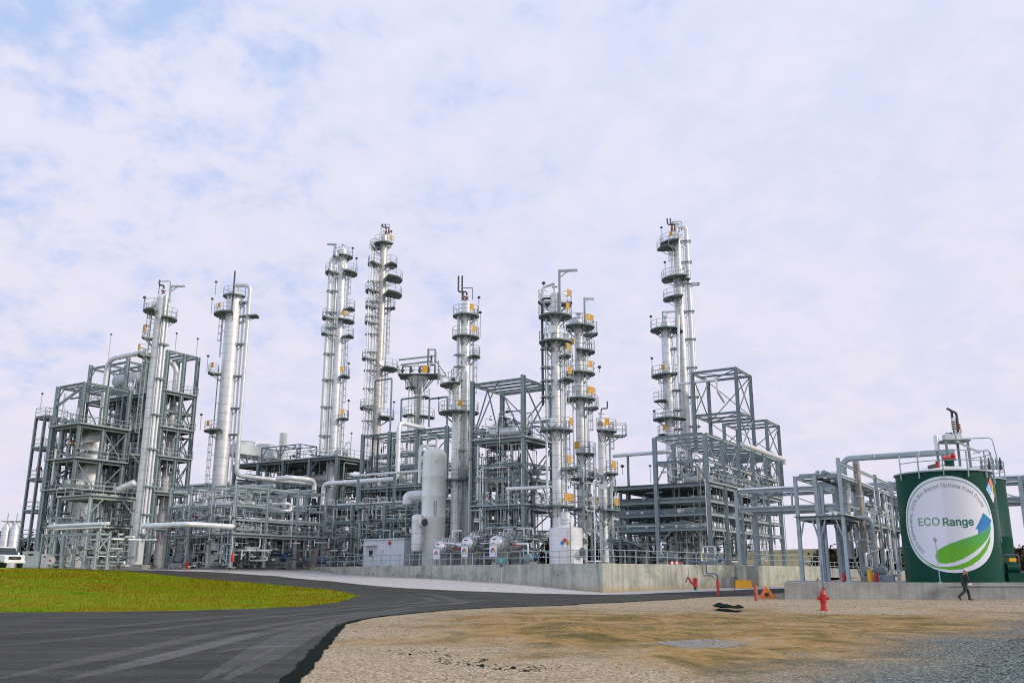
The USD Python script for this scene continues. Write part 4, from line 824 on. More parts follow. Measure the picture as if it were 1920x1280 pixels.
T['6'] = tower('distillation_column', 'silver column with two wide ring platforms and a large crane arm, right of the tall frame', (1044, 1045), (1043, 548), 84, 18.5, skirt=.1,
    plats=[(566, 150, 90, 1.3), (568, 10, 60, 1.3, (320,)), (594, 270, 359, 1.25, (315,)), (642, 270, 359, 1.22), (668, 345, 70, 1.1, (320,)), (713, 345, 100, 1.4, (315,)), (807, 270, 359, 1.2, (325,)), (878, 0, 90, 1.3, (310,)), (949, 240, 250, 1.2, (300, 320))],
    risers=[(188, 1.28, .12, 760, 560, 'i', DARKP), (205, 1.0, .07, 960, 600), (165, 1.0, .07, 960, 640), (330, .72, .08, 1000, 650), (350, .9, .07, 1000, 600)], clamps=[(y, 195, 1.35) for y in (655, 690, 715, 745, 790)],
    ladders=[(355, 800, 645, 1), (190, 800, 645, 0), (350, 945, 810, 1)], manways=[(245, 583), (240, 621), (240, 793)], davit=(315, .62, 600, 509, 2, 1.75, .19), lamps=[(170, 1.1, 566, 2.0)],
    topkit=lambda t, c, r, zt, H: MB().tube([(c[0], c[1], zt + .5), (c[0], c[1], zt + .9), (c[0] - 1.2, c[1], zt + .5), (c[0] - 1.25, c[1], H(600))], .13, 8, bend=.35).build('overhead_pipe', DARKP if False else ALUP, t))
T['7'] = tower('distillation_column', 'silver column with five ring platforms close behind and right of the crane arm column', (1092, 1045), (1086, 598), 88, 17, skirt=.12,
    plats=[(614, 350, 330, 1.25, (300, 320)), (626, 10, 60, 1.6), (660, 345, 180, 1.25, (240,)), (701, 330, 300, 1.2, (310,)), (749, 270, 359, 1.2, (305, 318)), (765, 350, 60, 1.5), (852, 330, 170, 1.1, (250,)), (898, 280, 200, 1.1, (340,)), (954, 300, 240, 1.25, (330,))],
    risers=[(330, .75, .08, 1000, 640), (350, .8, .07, 1000, 660), (205, .8, .08, 950, 640)], ladders=[(5, 700, 620, 1), (355, 848, 752, 1), (345, 950, 855, 1)], manways=[(235, 605), (250, 728), (265, 925)], davit=(330, .7, 620, 560, 20, 1.05, .16), lamps=[(200, 1, 601, 1.4), (345, 2.0, 701, .6)])
T['8'] = tower('distillation_column', 'slim column with a bare brown dome at the right end of the column group', (1136, 1045), (1126, 785), 86, 15, skirt=.1,
    plats=[(809, 345, 200, 1.15, (285,)), (815, 10, 30, 2.2), (888, 345, 130, 1.2, (310,)), (957, 320, 200, 1.3, (315,)), (1010, 350, 90, 1.0)], risers=[(25, .95, .06, 1000, 800), (355, .8, .07, 1000, 820), (180, .7, .08, 1000, 830)],
    ladders=[(345, 885, 812, 1), (350, 955, 892, 1), (352, 1040, 960, 0)], manways=[(265, 910)],
    topkit=lambda t, c, r, zt, H: (MB().lathe((*c, zt - r * .9), [(r * 1.03, -.4), (r * 1.03, .02), (r * .95, r * .3), (r * .6, r * .75), (0, r * 1.0)], 16).build('bare_dome', BROWN, t), MB().tube([(c[0], c[1], zt), (c[0], c[1], zt + 1.0), (c[0] + .6, c[1], zt + 1.0), (c[0] + .6, c[1], zt + 1.7)], .07, 6).build('vent_pipe', DARKP, t)), lamps=[(15, 2.0, 888, .8)])
T['10'] = tower('distillation_column', 'shorter silver column of the right-hand pair, with boat-shaped landings', (1265, 1000), (1248, 602), 112, 18.5,
    plats=[(619, 225, 220, 1.5, (320,)), (622, 350, 60, 1.7, (), 'n'), (705, 215, 170, 1.6, (245,)), (753, 220, 60, 1.5), (786, 240, 230, 1.6), (815, 200, 60, 1.0, (235,))], risers=[(330, .85, .09, 900, 640, 'i'), (345, 1.0, .08, 900, 650)], clamps=[(y, 345, 1.5) for y in (655, 700, 733, 770, 805)],
    ladders=[(205, 752, 710, 1), (210, 810, 790, 1)], manways=[(250, 612), (255, 693), (255, 776)], davit=(240, .9, 620, 587, 5, 1.8, .16), lamps=[(195, 2.0, 619, 1.7), (195, 2.1, 705, 2.2), (190, 2.0, 786, 1.0)])
T['9'] = tower('distillation_column', 'tallest silver column of the right-hand pair, with a hooked side pipe', (1290, 1000), (1274, 436), 115, 16,
    plats=[(458, 205, 120, 1.9, (240,)), (468, 205, 60, 2.4), (524, 215, 150, 1.9), (526, 300, 60, 1.2), (561, 210, 120, 1.8)], risers=[(352, 1.28, .29, 830, 445, 'h'), (345, .85, .13, 830, 440, 'i'), (15, 1.8, .09, 830, 550), (215, .9, .12, 830, 450, 'i')],
    clamps=[(y, 352, 1.75) for y in (454, 493, 585, 637, 690, 745, 800)] + [(534, 352, 2.6)], ladders=[(200, 520, 462, 1), (240, 830, 565, 0)], davit=(30, .4, 440, 418, 190, 1.2, .16), topkit=relief_valves(2, .9, -1.2), lamps=[(195, 2.2, 458, 2.2), (200, 2.0, 524, 2.2)], manways=[(270, 448)])
# machinery platform on its slim columns
d = 118; c = (P(775, 1000, d)[:2] + P(785, 700, d)[:2]) / 2; H = lambda py: ZY(py, d)
t = thing('platform_column', 'slim column crowned by a square platform full of valves and frames', 'column', (*c, 2.2))
MB().lathe((*c, 0), [(.42, 2.2), (.42, H(735)), (.55, H(730)), (1.1, H(712)), (1.3, H(707))], 16).build('shell', ALU, t)
for k, (dx, rr) in enumerate(((-1.0, .2), (-.6, .14), (.6, .16), (.95, .1))): MB().tube([(c[0] + dx, c[1] - .5, 2.2), (c[0] + dx, c[1] - .5, H(735 if k % 2 else 712))], rr, 10).build('riser_pipe', ALUP, t)
zz = H(706); cx = P(786, 706, d)[0]; hw = 2.65
MB().box((cx, c[1], zz), (2 * hw, 3.4, .14)).build('platform', GRATE, t)
m = MB()
for sx in (-1, 1):
    for k in range(4): m.bar((cx + sx * hw, c[1] - 1.7 + k * 1.13, zz), (cx + sx * hw, c[1] - 1.7 + k * 1.13, zz + 1.1), .06)
for k in range(6): m.bar((cx - hw + k * hw * .4, c[1] - 1.7, zz), (cx - hw + k * hw * .4, c[1] - 1.7, zz + 1.1), .06)
for h in (.55, 1.1): m.tube([(cx - hw, c[1] + 1.7, zz + h), (cx - hw, c[1] - 1.7, zz + h), (cx + hw, c[1] - 1.7, zz + h), (cx + hw, c[1] + 1.7, zz + h)], .035, 5, bend=0)
m.build('railing', RAIL, t)
for k in range(4):
    x = cx - hw + .5 + k * 1.15
    MB().tube([(x, c[1] - .6, zz + .1), (x, c[1] - .6, zz + 1.3 + .3 * (k % 2)), (x + 1.0, c[1] - .6, zz + 1.3 + .3 * (k % 2)), (x + 1.0, c[1] - .6, zz + .2)], .11, 8).build('valve_pipe', ALUP if k % 2 else STEEL, t)
    MB().lathe((x, c[1] - .7, zz + .5), [(0, 0), (.24, .05), (.26, .3), (.12, .4), (.12, .7), (0, .72)], 8).build('valve', DARKP, t)
MB().bar((cx - hw, c[1] - 1.2, zz + 2.0), (cx + hw * .6, c[1] - 1.2, zz + 2.5), .16, .2).build('beam', STEEL, t); MB().bar((cx - hw, c[1] + 1.2, zz + 1.9), (cx + hw * .6, c[1] + 1.2, zz + 2.4), .16, .2).build('beam', STEEL, t)
for sx, h in ((1.15, 3.7), (2.1, 3.6)):
    for dy in (-.5, .5): MB().bar((cx + sx, c[1] + dy, zz), (cx + sx, c[1] + dy, zz + h), .14).build('post', STEEL, t)
for hh in (1.5, 2.7, 3.6): MB().bar((cx + 1.1, c[1] - .5, zz + hh), (cx + 2.15, c[1] - .5, zz + hh), .14).build('crossbar', STEEL, t)
MB().bar((cx + 2.1, c[1] - .5, zz + 2.2), (cx + 3.6, c[1] - .5, zz + .1), .12).build('stay', STEEL, t); MB().bar((cx + hw, c[1] - .5, zz), (cx + 3.7, c[1] - .5, zz), .14).build('stay', STEEL, t)
MB().lathe((cx + 1.6, c[1] - .3, zz + 1.6), [(0, 0), (.2, 0), (.22, .3), (.1, .5), (.16, .9), (.07, 1.3), (0, 1.3)], 8).build('relief_valve', REDPIPE, t)
m = MB(); q = (cx + .9, c[1] - 1.74, zz + .65)
m.box(q, (.7, .05, 1.0)); m.build('safety_gate', ORANGE, t)
m = MB()
for k in range(8):
    a = k * math.pi / 4; m.bar((c[0] + .45 * math.cos(a), c[1] + .45 * math.sin(a), H(738)), (cx + 2.2 * math.cos(a), c[1] + 1.5 * math.sin(a), zz - .08), .12)
m.build('bracket', STEEL, t)
for py, az, e in ((780, 200, 1.5), (783, 340, 1.9), (745, 5, 1.2), (728, 200, 1.2)):
    m = MB(); arcring(m, c, .45, .45 + e, H(py) - .05, H(py) + .03, az - 55, az + 55); pp = m.build('landing', GRATE, t); m = MB()
    for h in (1.05, .55): m.tube([pol(c, x, .42 + e, H(py) + h) for x in np.linspace(az - 55, az + 55, 6)], .03, 4, bend=0)
    for x in np.linspace(az - 55, az + 55, 4): m.bar(pol(c, x, .42 + e, H(py)), pol(c, x, .42 + e, H(py) + 1.05), .05)
    m.build('railing', RAIL, pp)
# ---------------------------------------------------------------- signs
C_RED = mat('sign_red', (0.62, 0.03, 0.02), 0.4, var=0.05); C_BLUE = mat('sign_blue', (0.03, 0.30, 0.72), 0.4, var=0.05); C_YEL = mat('sign_yellow', (0.75, 0.56, 0.03), 0.4, var=0.05)
C_WHITE = mat('sign_white', (0.74, 0.74, 0.78), 0.35, var=0.02); C_INK = mat('sign_ink', (0.02, 0.025, 0.03), 0.5, var=0.05); C_PALEBLUE = mat('sign_pale_blue', (0.22, 0.52, 0.80), 0.4, var=0.04); C_PALERED = mat('sign_pale_red', (0.66, 0.20, 0.15), 0.4, var=0.04)
def subdiv(v, f, e=.22): return trimesh.remesh.subdivide_to_size(v, f, e)
def text_vf(s, h, bold=False, width=None, depth=.006):
    m = meshkit.text_mesh(s, h, depth, bold); v, f = np.array(m.vertices), np.array(m.faces)
    v[:, 0] -= v[:, 0].min()
    if width: v[:, 0] *= width / max(v[:, 0].max(), 1e-6)
    return v, f
def nfpa(t, place, s, nums=('1', '', '0'), pale=False, board=None):
    """A fire diamond of half-diagonal s. place(points with x right, y up, z out) gives points of the scene."""
    if board:
        w, h, cy = board; m = trimesh.creation.box((w, h, .03)); m.apply_translation((0, cy, -.02)); MB().flat(place(np.array(m.vertices)), m.faces).build('board', C_WHITE, t)
    q = s / 2
    for (cx, cy), mm, nn in (((0, q), C_PALERED if pale else C_RED, ''), ((-q, 0), C_PALEBLUE if pale else C_BLUE, nums[0]), ((q, 0), C_YEL, nums[2]), ((0, -q), C_WHITE, '')):
        pl = Polygon([(cx, cy + q * .97), (cx - q * .97, cy), (cx, cy - q * .97), (cx + q * .97, cy)]); m = trimesh.creation.extrude_polygon(pl, .012, engine='earcut')
        v, f = subdiv(np.array(m.vertices), np.array(m.faces), .25); part = MB().flat(place(v), f).build('diamond_field', mm, t)
        if nn:
            v, f = text_vf(nn, q * .85, True); v[:, 0] += cx - v[:, 0].max() / 2; v[:, 1] += cy - q * .42; v[:, 2] += .016
            MB().flat(place(v), f).build('numeral', C_INK if mm is C_YEL or not pale else C_WHITE, part)
def planar(o, right, up):
    right, up = unit(right), unit(up); n = np.cross(right, up); return lambda p: np.asarray(o) + p[:, :1] * right + p[:, 1:2] * up + p[:, 2:] * n
def wrapped(c, R, az0, z0):
    def f(p):
        a = math.radians(az0) + p[:, 0] / R; r = R + p[:, 2]
        return np.stack([c[0] + r * np.cos(a), c[1] + r * np.sin(a), z0 + p[:, 1]], 1)
    return f
def ellhead(r, n=6, k=.45): return [(r * math.cos(a), r * k * math.sin(a)) for a in np.linspace(0, math.pi / 2, n)]

# ---------------------------------------------------------------- vessels on the pad
# upright grey vessel
d = 95; c = P(812, 1000, d)[:2]; H = lambda py: ZY(py, d); r = 1.24
t = thing('pressure_vessel', 'tall upright smooth grey vessel with a domed top, in front of the racks', 'vessel', (*c, PADZ)); hz = H(838) - r * .8; b = H(1008)
prof = [(0, b - .5)] + [(r * math.sin(a), b + .0 - .5 * math.cos(a)) for a in np.linspace(.3, math.pi / 2, 5)]
for k in range(1, 4): zz = b + (hz - b) * k / 4; prof += [(r, zz - .04), (r + .012, zz - .02), (r + .012, zz + .02), (r, zz + .04)]
prof += [(r, hz)]; MB().lathe((*c, 0), prof, 40).build('shell', VESSEL, t)
MB().lathe((*c, hz), [(r * math.cos(a), r * .8 * math.sin(a)) for a in np.linspace(0, math.pi / 2, 9)][:-1] + [(0, r * .8)], 40).build('head', VESSEL, t)
MB().lathe((*c, 0), [(r * .93, PADZ), (r * .97, b)], 32).build('skirt', VESSEL, t)
az = math.degrees(math.atan2(-c[1], -c[0]))
q = pol(c, az + 8, r - .05, H(863)); MB().cyl(q, pol(c, az + 8, r + .22, H(863)), .2, 14).build('nozzle', VESSEL, t)
q = pol(c, 190, r - .05, H(838) - .3); MB().tube([pol(c, 180, r * .6, H(845)), pol(c, 180, r * .6, H(838) + .2), pol(c, 180, r + .3, H(838) + .1), pol(c, 180, r + .3, H(905))], .16, 10).build('overhead_pipe', VESSEL, t)
m = MB()
for col, (n0, n1) in enumerate(((17, .5), (19, .35))):
    for k in range(n0):
        pl = wrapped(c, r, az + 3 + col * 9, H(976) + n1 + k * .085); v = np.array(trimesh.creation.box((.10, .05 + .02 * (k % 3 == 0), .006)).vertices); m.flat(pl(v + [0, 0, .004]), trimesh.creation.box((.1, .06, .006)).faces)
m.build('stencilled_text', C_INK, t)
# small insulated vessel with a round flange
d = 93.5; c = P(783, 1010, d)[:2]; H = lambda py: ZY(py, d); r = .63
t = thing('small_vessel', 'small banded silver vessel with a round dark flange, left of the upright grey vessel', 'vessel', (*c, PADZ))
prof = [(r * .9, H(1033)), (r, H(1028))]
for py in (1012, 1002, 992, 982, 974): zz = H(py); prof += [(r, zz - .04), (r * 1.03, zz - .03), (r * 1.03, zz + .03), (r, zz + .04)]
MB().lathe((*c, 0), prof + [(r, H(968)), (r * .8, H(965)), (0, H(963))], 24).build('shell', ALU, t)
for k in range(4): q = pol(c, 45 + 90 * k, r * .8, PADZ); MB().bar(q, q + Z * (H(1030) - PADZ), .12).build('leg', STEEL, t)
ax = unit([.65, -.75, 0]); q = P(790, 980, d); q[2] = H(980); q0 = np.array([*c, H(980)]) + ax * .5
MB().cyl(q0, q0 + ax * .5, .34, 20).cyl(q0 + ax * .5, q0 + ax * .62, .46, 24).build('flange', ALUP, t); MB().cyl(q0 + ax * .62, q0 + ax * .66, .38, 24).build('flange_cover', DARKP, t)
# three drums lying on saddles
def drum(px, py, d, r, pxe, label):
    o = P(px, py, d); L = ext(o, U, pxe, 0); ax = U; t = thing('horizontal_drum', label, 'drum', (o[0], o[1], PADZ), group=None)
    prof = [(0, -.22), (r * .5, -.2), (r * .85, -.12), (r * .98, -.02), (r, .02), (r, L), (r * .9, L + .15), (r * .5, L + .28), (0, L + .3)]
    MB().lathe(o, prof, 36, axis=ax).build('shell', DRUMM, t)
    MB().lathe(o, [(r, .18), (r * 1.04, .18), (r * 1.04, .26), (r, .26)], 36, axis=ax).lathe(o, [(r, L - .4), (r * 1.02, L - .4), (r * 1.02, L - .3), (r, L - .3)], 36, axis=ax).build('band', ALUP, t)
    for s in (.22, .78): q = o + ax * L * s; MB().box((q[0], q[1], (q[2] - r * .7 + PADZ) / 2), (.3, r * 1.5, q[2] - r * .7 - PADZ), [U, V, Z]).build('saddle', SLAB, t)
    pl = planar(o - ax * .24, -V, Z)
    MB().flat(pl(np.array(trimesh.creation.box((.34, .10, .02)).vertices) + [0, r * .52, -.01]), trimesh.creation.box((.34, .1, .02)).faces).build('red_label', C_RED, t)
    MB().flat(pl(np.array(trimesh.creation.box((.2, .05, .02)).vertices) + [-.1, r * .02, -.0]), trimesh.creation.box((.34, .1, .02)).faces).build('small_label', C_INK, t)
    a = math.radians(-8); mm = MB()
    e1 = o + ax * L * .55 - V * (r + .004) * math.cos(a) - Z * r * math.sin(-a) ; mm.box(e1 - V * .0, (L * .4, .02, .13), [U, V, Z]); mm.build('red_band', C_RED, t)
    for s in (.15, .3, .45, .6): q = o + ax * L * s + Z * r * .95; MB().tube([q, q + Z * (.35 + .25 * (s > .3)), q + Z * (.35 + .25 * (s > .3)) + ax * .4, q + ax * .4], .055, 8).cyl(q + Z * .12, q + Z * .18, .13, 10).build('nozzle', ALUP, t)
    # placard on its own legs in front of the head
    g = o - ax * .42 - Z * (r * .95); s = thing('placard', label.replace('silver drum', 'white fire diamond placard').replace('lying', 'standing'), 'sign', g)
    nfpa(s, planar(g, -V, Z), .30, ('1', '', '0'), board=(.78, 1.0, -.05))
    MB().bar(g - ax * -.05 - Z * .5, np.array([g[0] + .05, g[1] + .05, PADZ]), .06).build('post', STEEL, s)
    return t
drum(823, 1026, 90.6, .62, 866, 'leftmost and smallest silver drum lying behind the guard rail')
drum(875.5, 1019.5, 88.5, .70, 921, 'middle silver drum lying behind the guard rail, between the smallest and the longest')
drum(929, 1018, 85, .70, 979, 'rightmost silver drum lying behind the guard rail, nearest the white tank')
m = thing('teal_plate_sign', 'small teal sign plate on the guard rail below the rightmost drum', 'sign', P(940, 1048, 83.0))
o = P(940, 1050, 82.3); MB().box(o, (.75, .03, .36), [-V, U, Z]).build('plate', mat('sign_teal', (.05, .32, .32), .4), m); v, f = text_vf('3', .2, True); MB().flat(planar(o - U * .02 + V * .1 - Z * .1, -V, Z)(v), f).build('numeral', C_WHITE, m)
# white insulated tank
d = 80; c = P(1061.5, 1045, d)[:2]; H = lambda py: ZY(py, d); r = 1.44
t = thing('insulated_tank', 'squat pale insulated tank with a small fire diamond, at the wall corner', 'tank', (*c, PADZ))
prof = [(r, PADZ)]
for py in (1033, 1018, 1001): zz = H(py); prof += [(r, zz - .02), (r * 1.006, zz - .015), (r * 1.006, zz + .015), (r, zz + .02)]
INS = mat('pale_insulation_jacket', (.74, .735, .74), .42, metal=.35, var=.07, seams=.2, seam_gap=.33)
MB().lathe((*c, 0), prof + [(r, H(992))], 40).build('shell', INS, t); MB().lathe((*c, 0), [(r, H(992)), (r * 1.0, H(990)), (r * .5, H(986)), (.42, H(985))], 40).build('roof', INS, t)
MB().lathe((*c, 0), [(.42, H(985)), (.42, H(981)), (.5, H(981)), (.5, H(978)), (.42, H(978)), (.42, H(974)), (.5, H(974)), (.5, H(970)), (.4, H(970)), (.4, H(960))], 24).build('neck', ALUP, t)
az = math.degrees(math.atan2(-c[1], -c[0])); nfpa(t, wrapped(c, r, az - 3.5, H(1018.5)), .44)
q = pol(c, az + 52, r - .05, H(1036)); e = pol(c, az + 52, r + .3, H(1036)); MB().cyl(q, e, .40, 20).build('manway', INS, t); MB().cyl(e, e + unit(e - q) * .06, .42, 20).build('manway_cover', DARKP, t)
MB().box((*c, PADZ + .06), (3.2, 3.2, .2), [U, V, Z]).build('plinth', SLAB, t)
q = pol(c, az + 14, r + .12, 0); MB().bar(q + Z * PADZ, q + Z * H(980), .07).build('level_gauge', STEEL, t)
# electrical shelter
o = P(757, 1062, 96.0); L = ext(o, V, 680, 0); hz = P(757, 1010, 96)[2]
t = thing('electrical_shelter', 'pale grey metal shelter with a canopied door on the pad edge', 'shelter', (o[0], o[1], PADZ))
ctr = lambda a, b, z: o * [1, 1, 0] + V * a + U * b + Z * z
np_ = 6
for k in range(np_): a = L * (k + .5) / np_; MB().box(ctr(a, .03, (PADZ + hz) / 2), (L / np_ - .015, .06, hz - PADZ), [V, U, Z]).build('wall_panel', PANEL, t)
MB().box(ctr(L / 2, 1.6, (PADZ + hz) / 2), (L - .02, 3.05, hz - PADZ - .01), [V, U, Z]).build('body', PANEL, t)
MB().box(ctr(L / 2, 1.55, hz + .05), (L + .2, 3.4, .1), [V, U, Z]).build('roof', PANEL, t)
dz = L * .80; dr = MB().box(ctr(dz, -.025, PADZ + 1.05), (1.0, .05, 2.1), [V, U, Z]).build('door', PANEL, t)
MB().box(ctr(dz, -.055, PADZ + 1.45), (.52, .02, .62), [V, U, Z]).build('window_pane', mat('dark_glass', (.02, .03, .03), .08, spec=.6), dr); MB().bar(ctr(dz - .4, -.07, PADZ + 1.0), ctr(dz - .4, -.07, PADZ + 1.15), .04).build('handle', DARKP, dr)
MB().box(ctr(dz - .05, -.35, PADZ + 2.28), (1.6, .75, .07), [V, U, Z]).build('canopy', PANEL, t)
s = ctr(L * .52, -.04, PADZ + 1.62); MB().box(s, (.85, .03, .52), [V, U, Z]).build('wall_sign', C_WHITE, t)
for k, tx in enumerate(('P.U. MC', 'NO. 8')): v, f = text_vf(tx, .12, True); MB().flat(planar(s - U * .02 + Z * (.05 - .2 * k) + V * v[:, 0].max() / 2, -V, Z)(v), f).build('lettering', C_INK, t)
q = ctr(L * .34, -.12, hz - .35); MB().lathe(q, [(0, -.2), (.14, -.14), (.17, 0), (.1, .14), (0, .17)], 12).build('alarm_lamp', RED, t)
for a in (.3, .62): MB().box(ctr(L * a, -.01, PADZ + .15), (.3, .1, .1), [V, U, Z]).build('conduit_box', STEEL, t)

# ---------------------------------------------------------------- inside the left building: fat column, side column, drum
d = 109; c = P(168, 900, d)[:2]; H = lambda py: ZY(py, d); r = 1.42
t = thing('fat_column', 'fat riveted silver column inside the left open process building', 'column', (*c, 2.2))
prof = [(r * .92, 2.2)]
for py in range(1000, 812, -22): zz = H(py); prof += [(r, zz - .05), (r * 1.02, zz - .04), (r * 1.02, zz + .04), (r, zz + .05)]
MB().lathe((*c, 0), prof + [(r, H(815)), (r * .8, H(806)), (r * .3, H(802)), (0, H(801))], 32).build('shell', ALU, t); MB().lathe((*c, 0), [(r * 1.01, H(852)), (r * 1.1, H(852)), (r * 1.1, H(847)), (r * 1.01, H(847))], 32).build('support_ring', STEEL, t)
MB().tube([P(152, 833, 107), P(152, 827, 107), P(176, 827, 107), P(190, 822, 107), P(193, 806, 107)], .2, 10, bend=.6).build('side_pipe', ALUP, t)
d = 113; c = P(321, 800, d)[:2]; H = lambda py: ZY(py, d)
t = thing('slim_column', 'slim silver column inside the braced right end of the left process building', 'column', (*c, 2.2)); r = .56
MB().lathe((*c, 0), [(r, 2.2), (r, H(770)), (r * .8, H(762)), (r * .62, H(755)), (r * .62, H(712))], 20).build('shell', ALU, t)
MB().tube([(*c, H(720)), (*c, H(690)), P(318, 676, d) + Z * 0, P(304, 673, d)], .33, 12, bend=1.0, seg=6).build('overhead_pipe', ALUP, t)
o = P(221, 716, 117); L = 4.6; t = thing('overhead_drum', 'grey domed drum lying on the top deck of the left process building', 'drum', o); r = .86
MB().lathe(o, [(0, -.4)] + [(r * math.sin(a), -.4 * math.cos(a)) for a in np.linspace(.3, 1.57, 5)] + [(r, L), (r * .8, L + .3), (0, L + .4)], 28, axis=-V).build('shell', SKIRT, t)
for s in (.25, .75): q = o - V * L * s; MB().box((q[0], q[1], q[2] - r), (1.4, .25, .8), [U, V, Z]).build('saddle', STEEL, t)
# air cooler with two fans and a plain stack, above the back deck
o = P(433, 838, 128); L = ext(o, U, 536, 0); t = thing('air_cooler', 'grey air cooler with two round fan rings above the back process deck', 'air cooler', o)
MB().hexa([o + V * -1.2 - Z * .9, o + U * L - V * 1.2 - Z * .9, o + U * L + V * 3.2 - Z * .9, o + V * 3.2 - Z * .9, o - V * 1.2 + Z * .45, o + U * L - V * 1.2 + Z * .45, o + U * L + V * 3.2 + Z * .45, o + V * 3.2 + Z * .45]).build('plenum', PANEL, t)
for px in (466, 505):
    q = o + U * ext(o, U, px, 0) + V * .8; MB().lathe(q, [(1.5, .4), (1.38, .65), (1.38, 1.15), (1.44, 1.2), (1.3, 1.2), (1.3, .5)], 28).build('fan_ring', PANEL, t)
    m = MB()
    for k in range(4): a = k * math.pi / 4 + .3; m.bar(q + Z * 1.0 + np.array([1.28 * math.cos(a), 1.28 * math.sin(a), 0]), q + Z * 1.0 - np.array([1.28 * math.cos(a), 1.28 * math.sin(a), 0]), .1, .05)
    m.build('fan_guard', STEEL, t)
for k in range(6): q = o + U * L * k / 5 - V * 1.1 - Z * .9; MB().bar(q, q - Z * (q[2] - ZY(860, 124)), .2).build('leg', STEEL, t)
for k in range(5): q = o + U * L * k / 5 - V * 1.1 - Z * .9; MB().bar(q, q + U * L / 5 - Z * 1.4, .12).build('brace', STEEL, t)
c = P(529.5, 850, 132)[:2]; t = thing('stack', 'plain pale grey stack right of the two fan rings', 'stack', (*c, 2.2)); MB().lathe((*c, 0), [(.56, 2.2), (.56, ZY(828, 132)), (.58, ZY(828, 132)), (.58, ZY(826.5, 132)), (.55, ZY(826.5, 132)), (.55, ZY(812, 132)), (.49, ZY(812, 132)), (.49, ZY(815, 132))], 24).build('shell', VESSEL, t)
# ---------------------------------------------------------------- big pipes that can be followed in the photograph
def pipe(label, pts, r, mt=None, n=12, name='process_pipe', bend=None, sup=(), group=None):
    t = thing(name, label, 'pipe', pts[0], group=group); MB().tube(pts, r, n, bend=bend or r * 3, seg=6).build('pipe', mt or ALUP, t)
    for a, b in zip(pts[:-1], pts[1:]):
        L = np.linalg.norm(b - a)
        if L > 3:
            for s in ((.3, .7) if L < 14 else (.15, .4, .65, .9)): q = a + (b - a) * s; e = unit(b - a) * .035; MB().cyl(q - e, q + e, r * 1.12, n).build('joint_band', ALUP, t)
    for q, zb in sup: MB().bar(np.array([q[0], q[1], zb]), q - Z * r, .22).build('support', STEEL, t)
    return t
def alongV(p, px): p = np.asarray(p); return p + V * ext(p, V, px, 0)
def alongU(p, px): p = np.asarray(p); return p + U * ext(p, U, px, 0)
a = P(745, 897, 104); b = alongV(a, 607); top = a.copy(); top[2] = ZY(792, 104)
pipe('silver pipe that runs along the middle rack, rises and turns right below the open roof', [b - Z * 2.5, b, a, top, alongU(top, 808)], .26)
a = P(443, 891, 108); b = alongU(a, 607)
pipe('silver pipe that comes down beside the stout column and slopes over the left rack', [a + Z * 4, a, b, b - Z * 3.0], .27)
a = P(545, 895, 109); b = alongU(a, 590); pipe('short bent silver pipe behind the sloping one on the left rack', [alongV(a, 520), a, b, b - Z * 2.2], .3)
a = P(352, 982, 88); pipe('silver header pipe at the foot of the far left tall column', [alongV(a, 268), a, alongU(a, 437)], .25)
a = P(535, 944, 99); b = P(535, 957, 99); pipe('silver hairpin pipe loop inside the left rack', [alongV(a, 466), a, a - U * .0 + U * .8, b + U * .8, b, alongV(b, 468)], .18)
a = P(437, 945, 95); pipe('silver pipe on the second level of the left rack', [alongV(a, 364), a, alongU(a, 452)], .2)
a = P(793, 882, 98); pipe('pale straight pipe passing behind the upright grey vessel', [alongV(a, 664), a], .14, sup=[(alongV(a, 672), 8.5), (alongV(a, 740), 8.5)])
a = P(800, 849, 111); pipe('thick dull pipe under the open roof behind the upright grey vessel', [alongV(a, 694), a], .33, STEEL)
a = P(188, 800, 110); tp = a.copy(); tp[2] = ZY(673.5, 110); e = P(276, 673.5, 110); e = tp + (-V) * ext(tp, -V, 276, 0)
pipe('big arched silver pipe over the left process building', [a - Z * 2, tp, e], .30, bend=1.6)
a = P(1397, 834, 100); pipe('pale pipe sloping along the upper right edge of the process structure', [a - V * 0 - U * 1.0 - Z * .0, alongU(a, 1470), alongU(a, 1470) - Z * .6], .27, sup=[(alongU(a, 1430), ZP(alongU(a, 1430), 862))])
a = P(1258, 846, 99); b = alongV(a, 1150); pipe('elevated pipe on a single post between the slim column and the process structure', [b, a], .22, sup=[(alongV(a, 1177), FR['right'].lv[-1])])
a = P(1276, 800, 110); q = a.copy(); q[2] = ZY(720, 110); b = q - V * ext(q, -V, 1344, 0); pipe('pipe from the right-hand twin columns into the tallest open frame', [P(1272, 590, 110), q + Z * 0, b, b - Z * 1.4, b - Z * 2.4 + U * 2.2], .15)
a = P(1580, 860, 68); b = a - V * ext(a, -V, 1790, 0); pipe('long pale pipe above the yard rack leading to the green tank', [a - Z * 7.2, a, b], .22, mt=PALE, sup=[])
a = P(1606, 880, 70); pipe('pale vertical pipe inside the yard rack', [np.array([a[0], a[1], SLABZ]), np.array([a[0], a[1], ZY(864, 70)])], .26, mt=PALE)
a = P(1624, 1065, 68); pipe('thick weathered vertical pipe in the yard rack', [np.array([a[0], a[1], SLABZ + .6]), np.array([a[0], a[1], ZY(870, 68)])], .22, mt=WEATH)
a = P(1633, 970, 67); pipe('bent pale pipe on the middle deck of the yard rack', [a - V * -2.8, a, a - Z * 3.4], .17, mt=PALE)
a = P(930, 911, 87); pipe('short silver pipe with a conical end beside the crane arm column', [P(967, 915, 86) - V * -1.0, P(1036, 912, 84.5)], .16)
a = P(780, 937, 97); t = thing('silver_elbow_duct', 'fat silver duct elbow left of the upright grey vessel', 'duct', a); MB().tube([P(764, 945, 97), P(764, 930, 97), P(792, 928, 97), P(800, 932, 97)], .55, 14, bend=1.3).build('duct', ALUP, t)
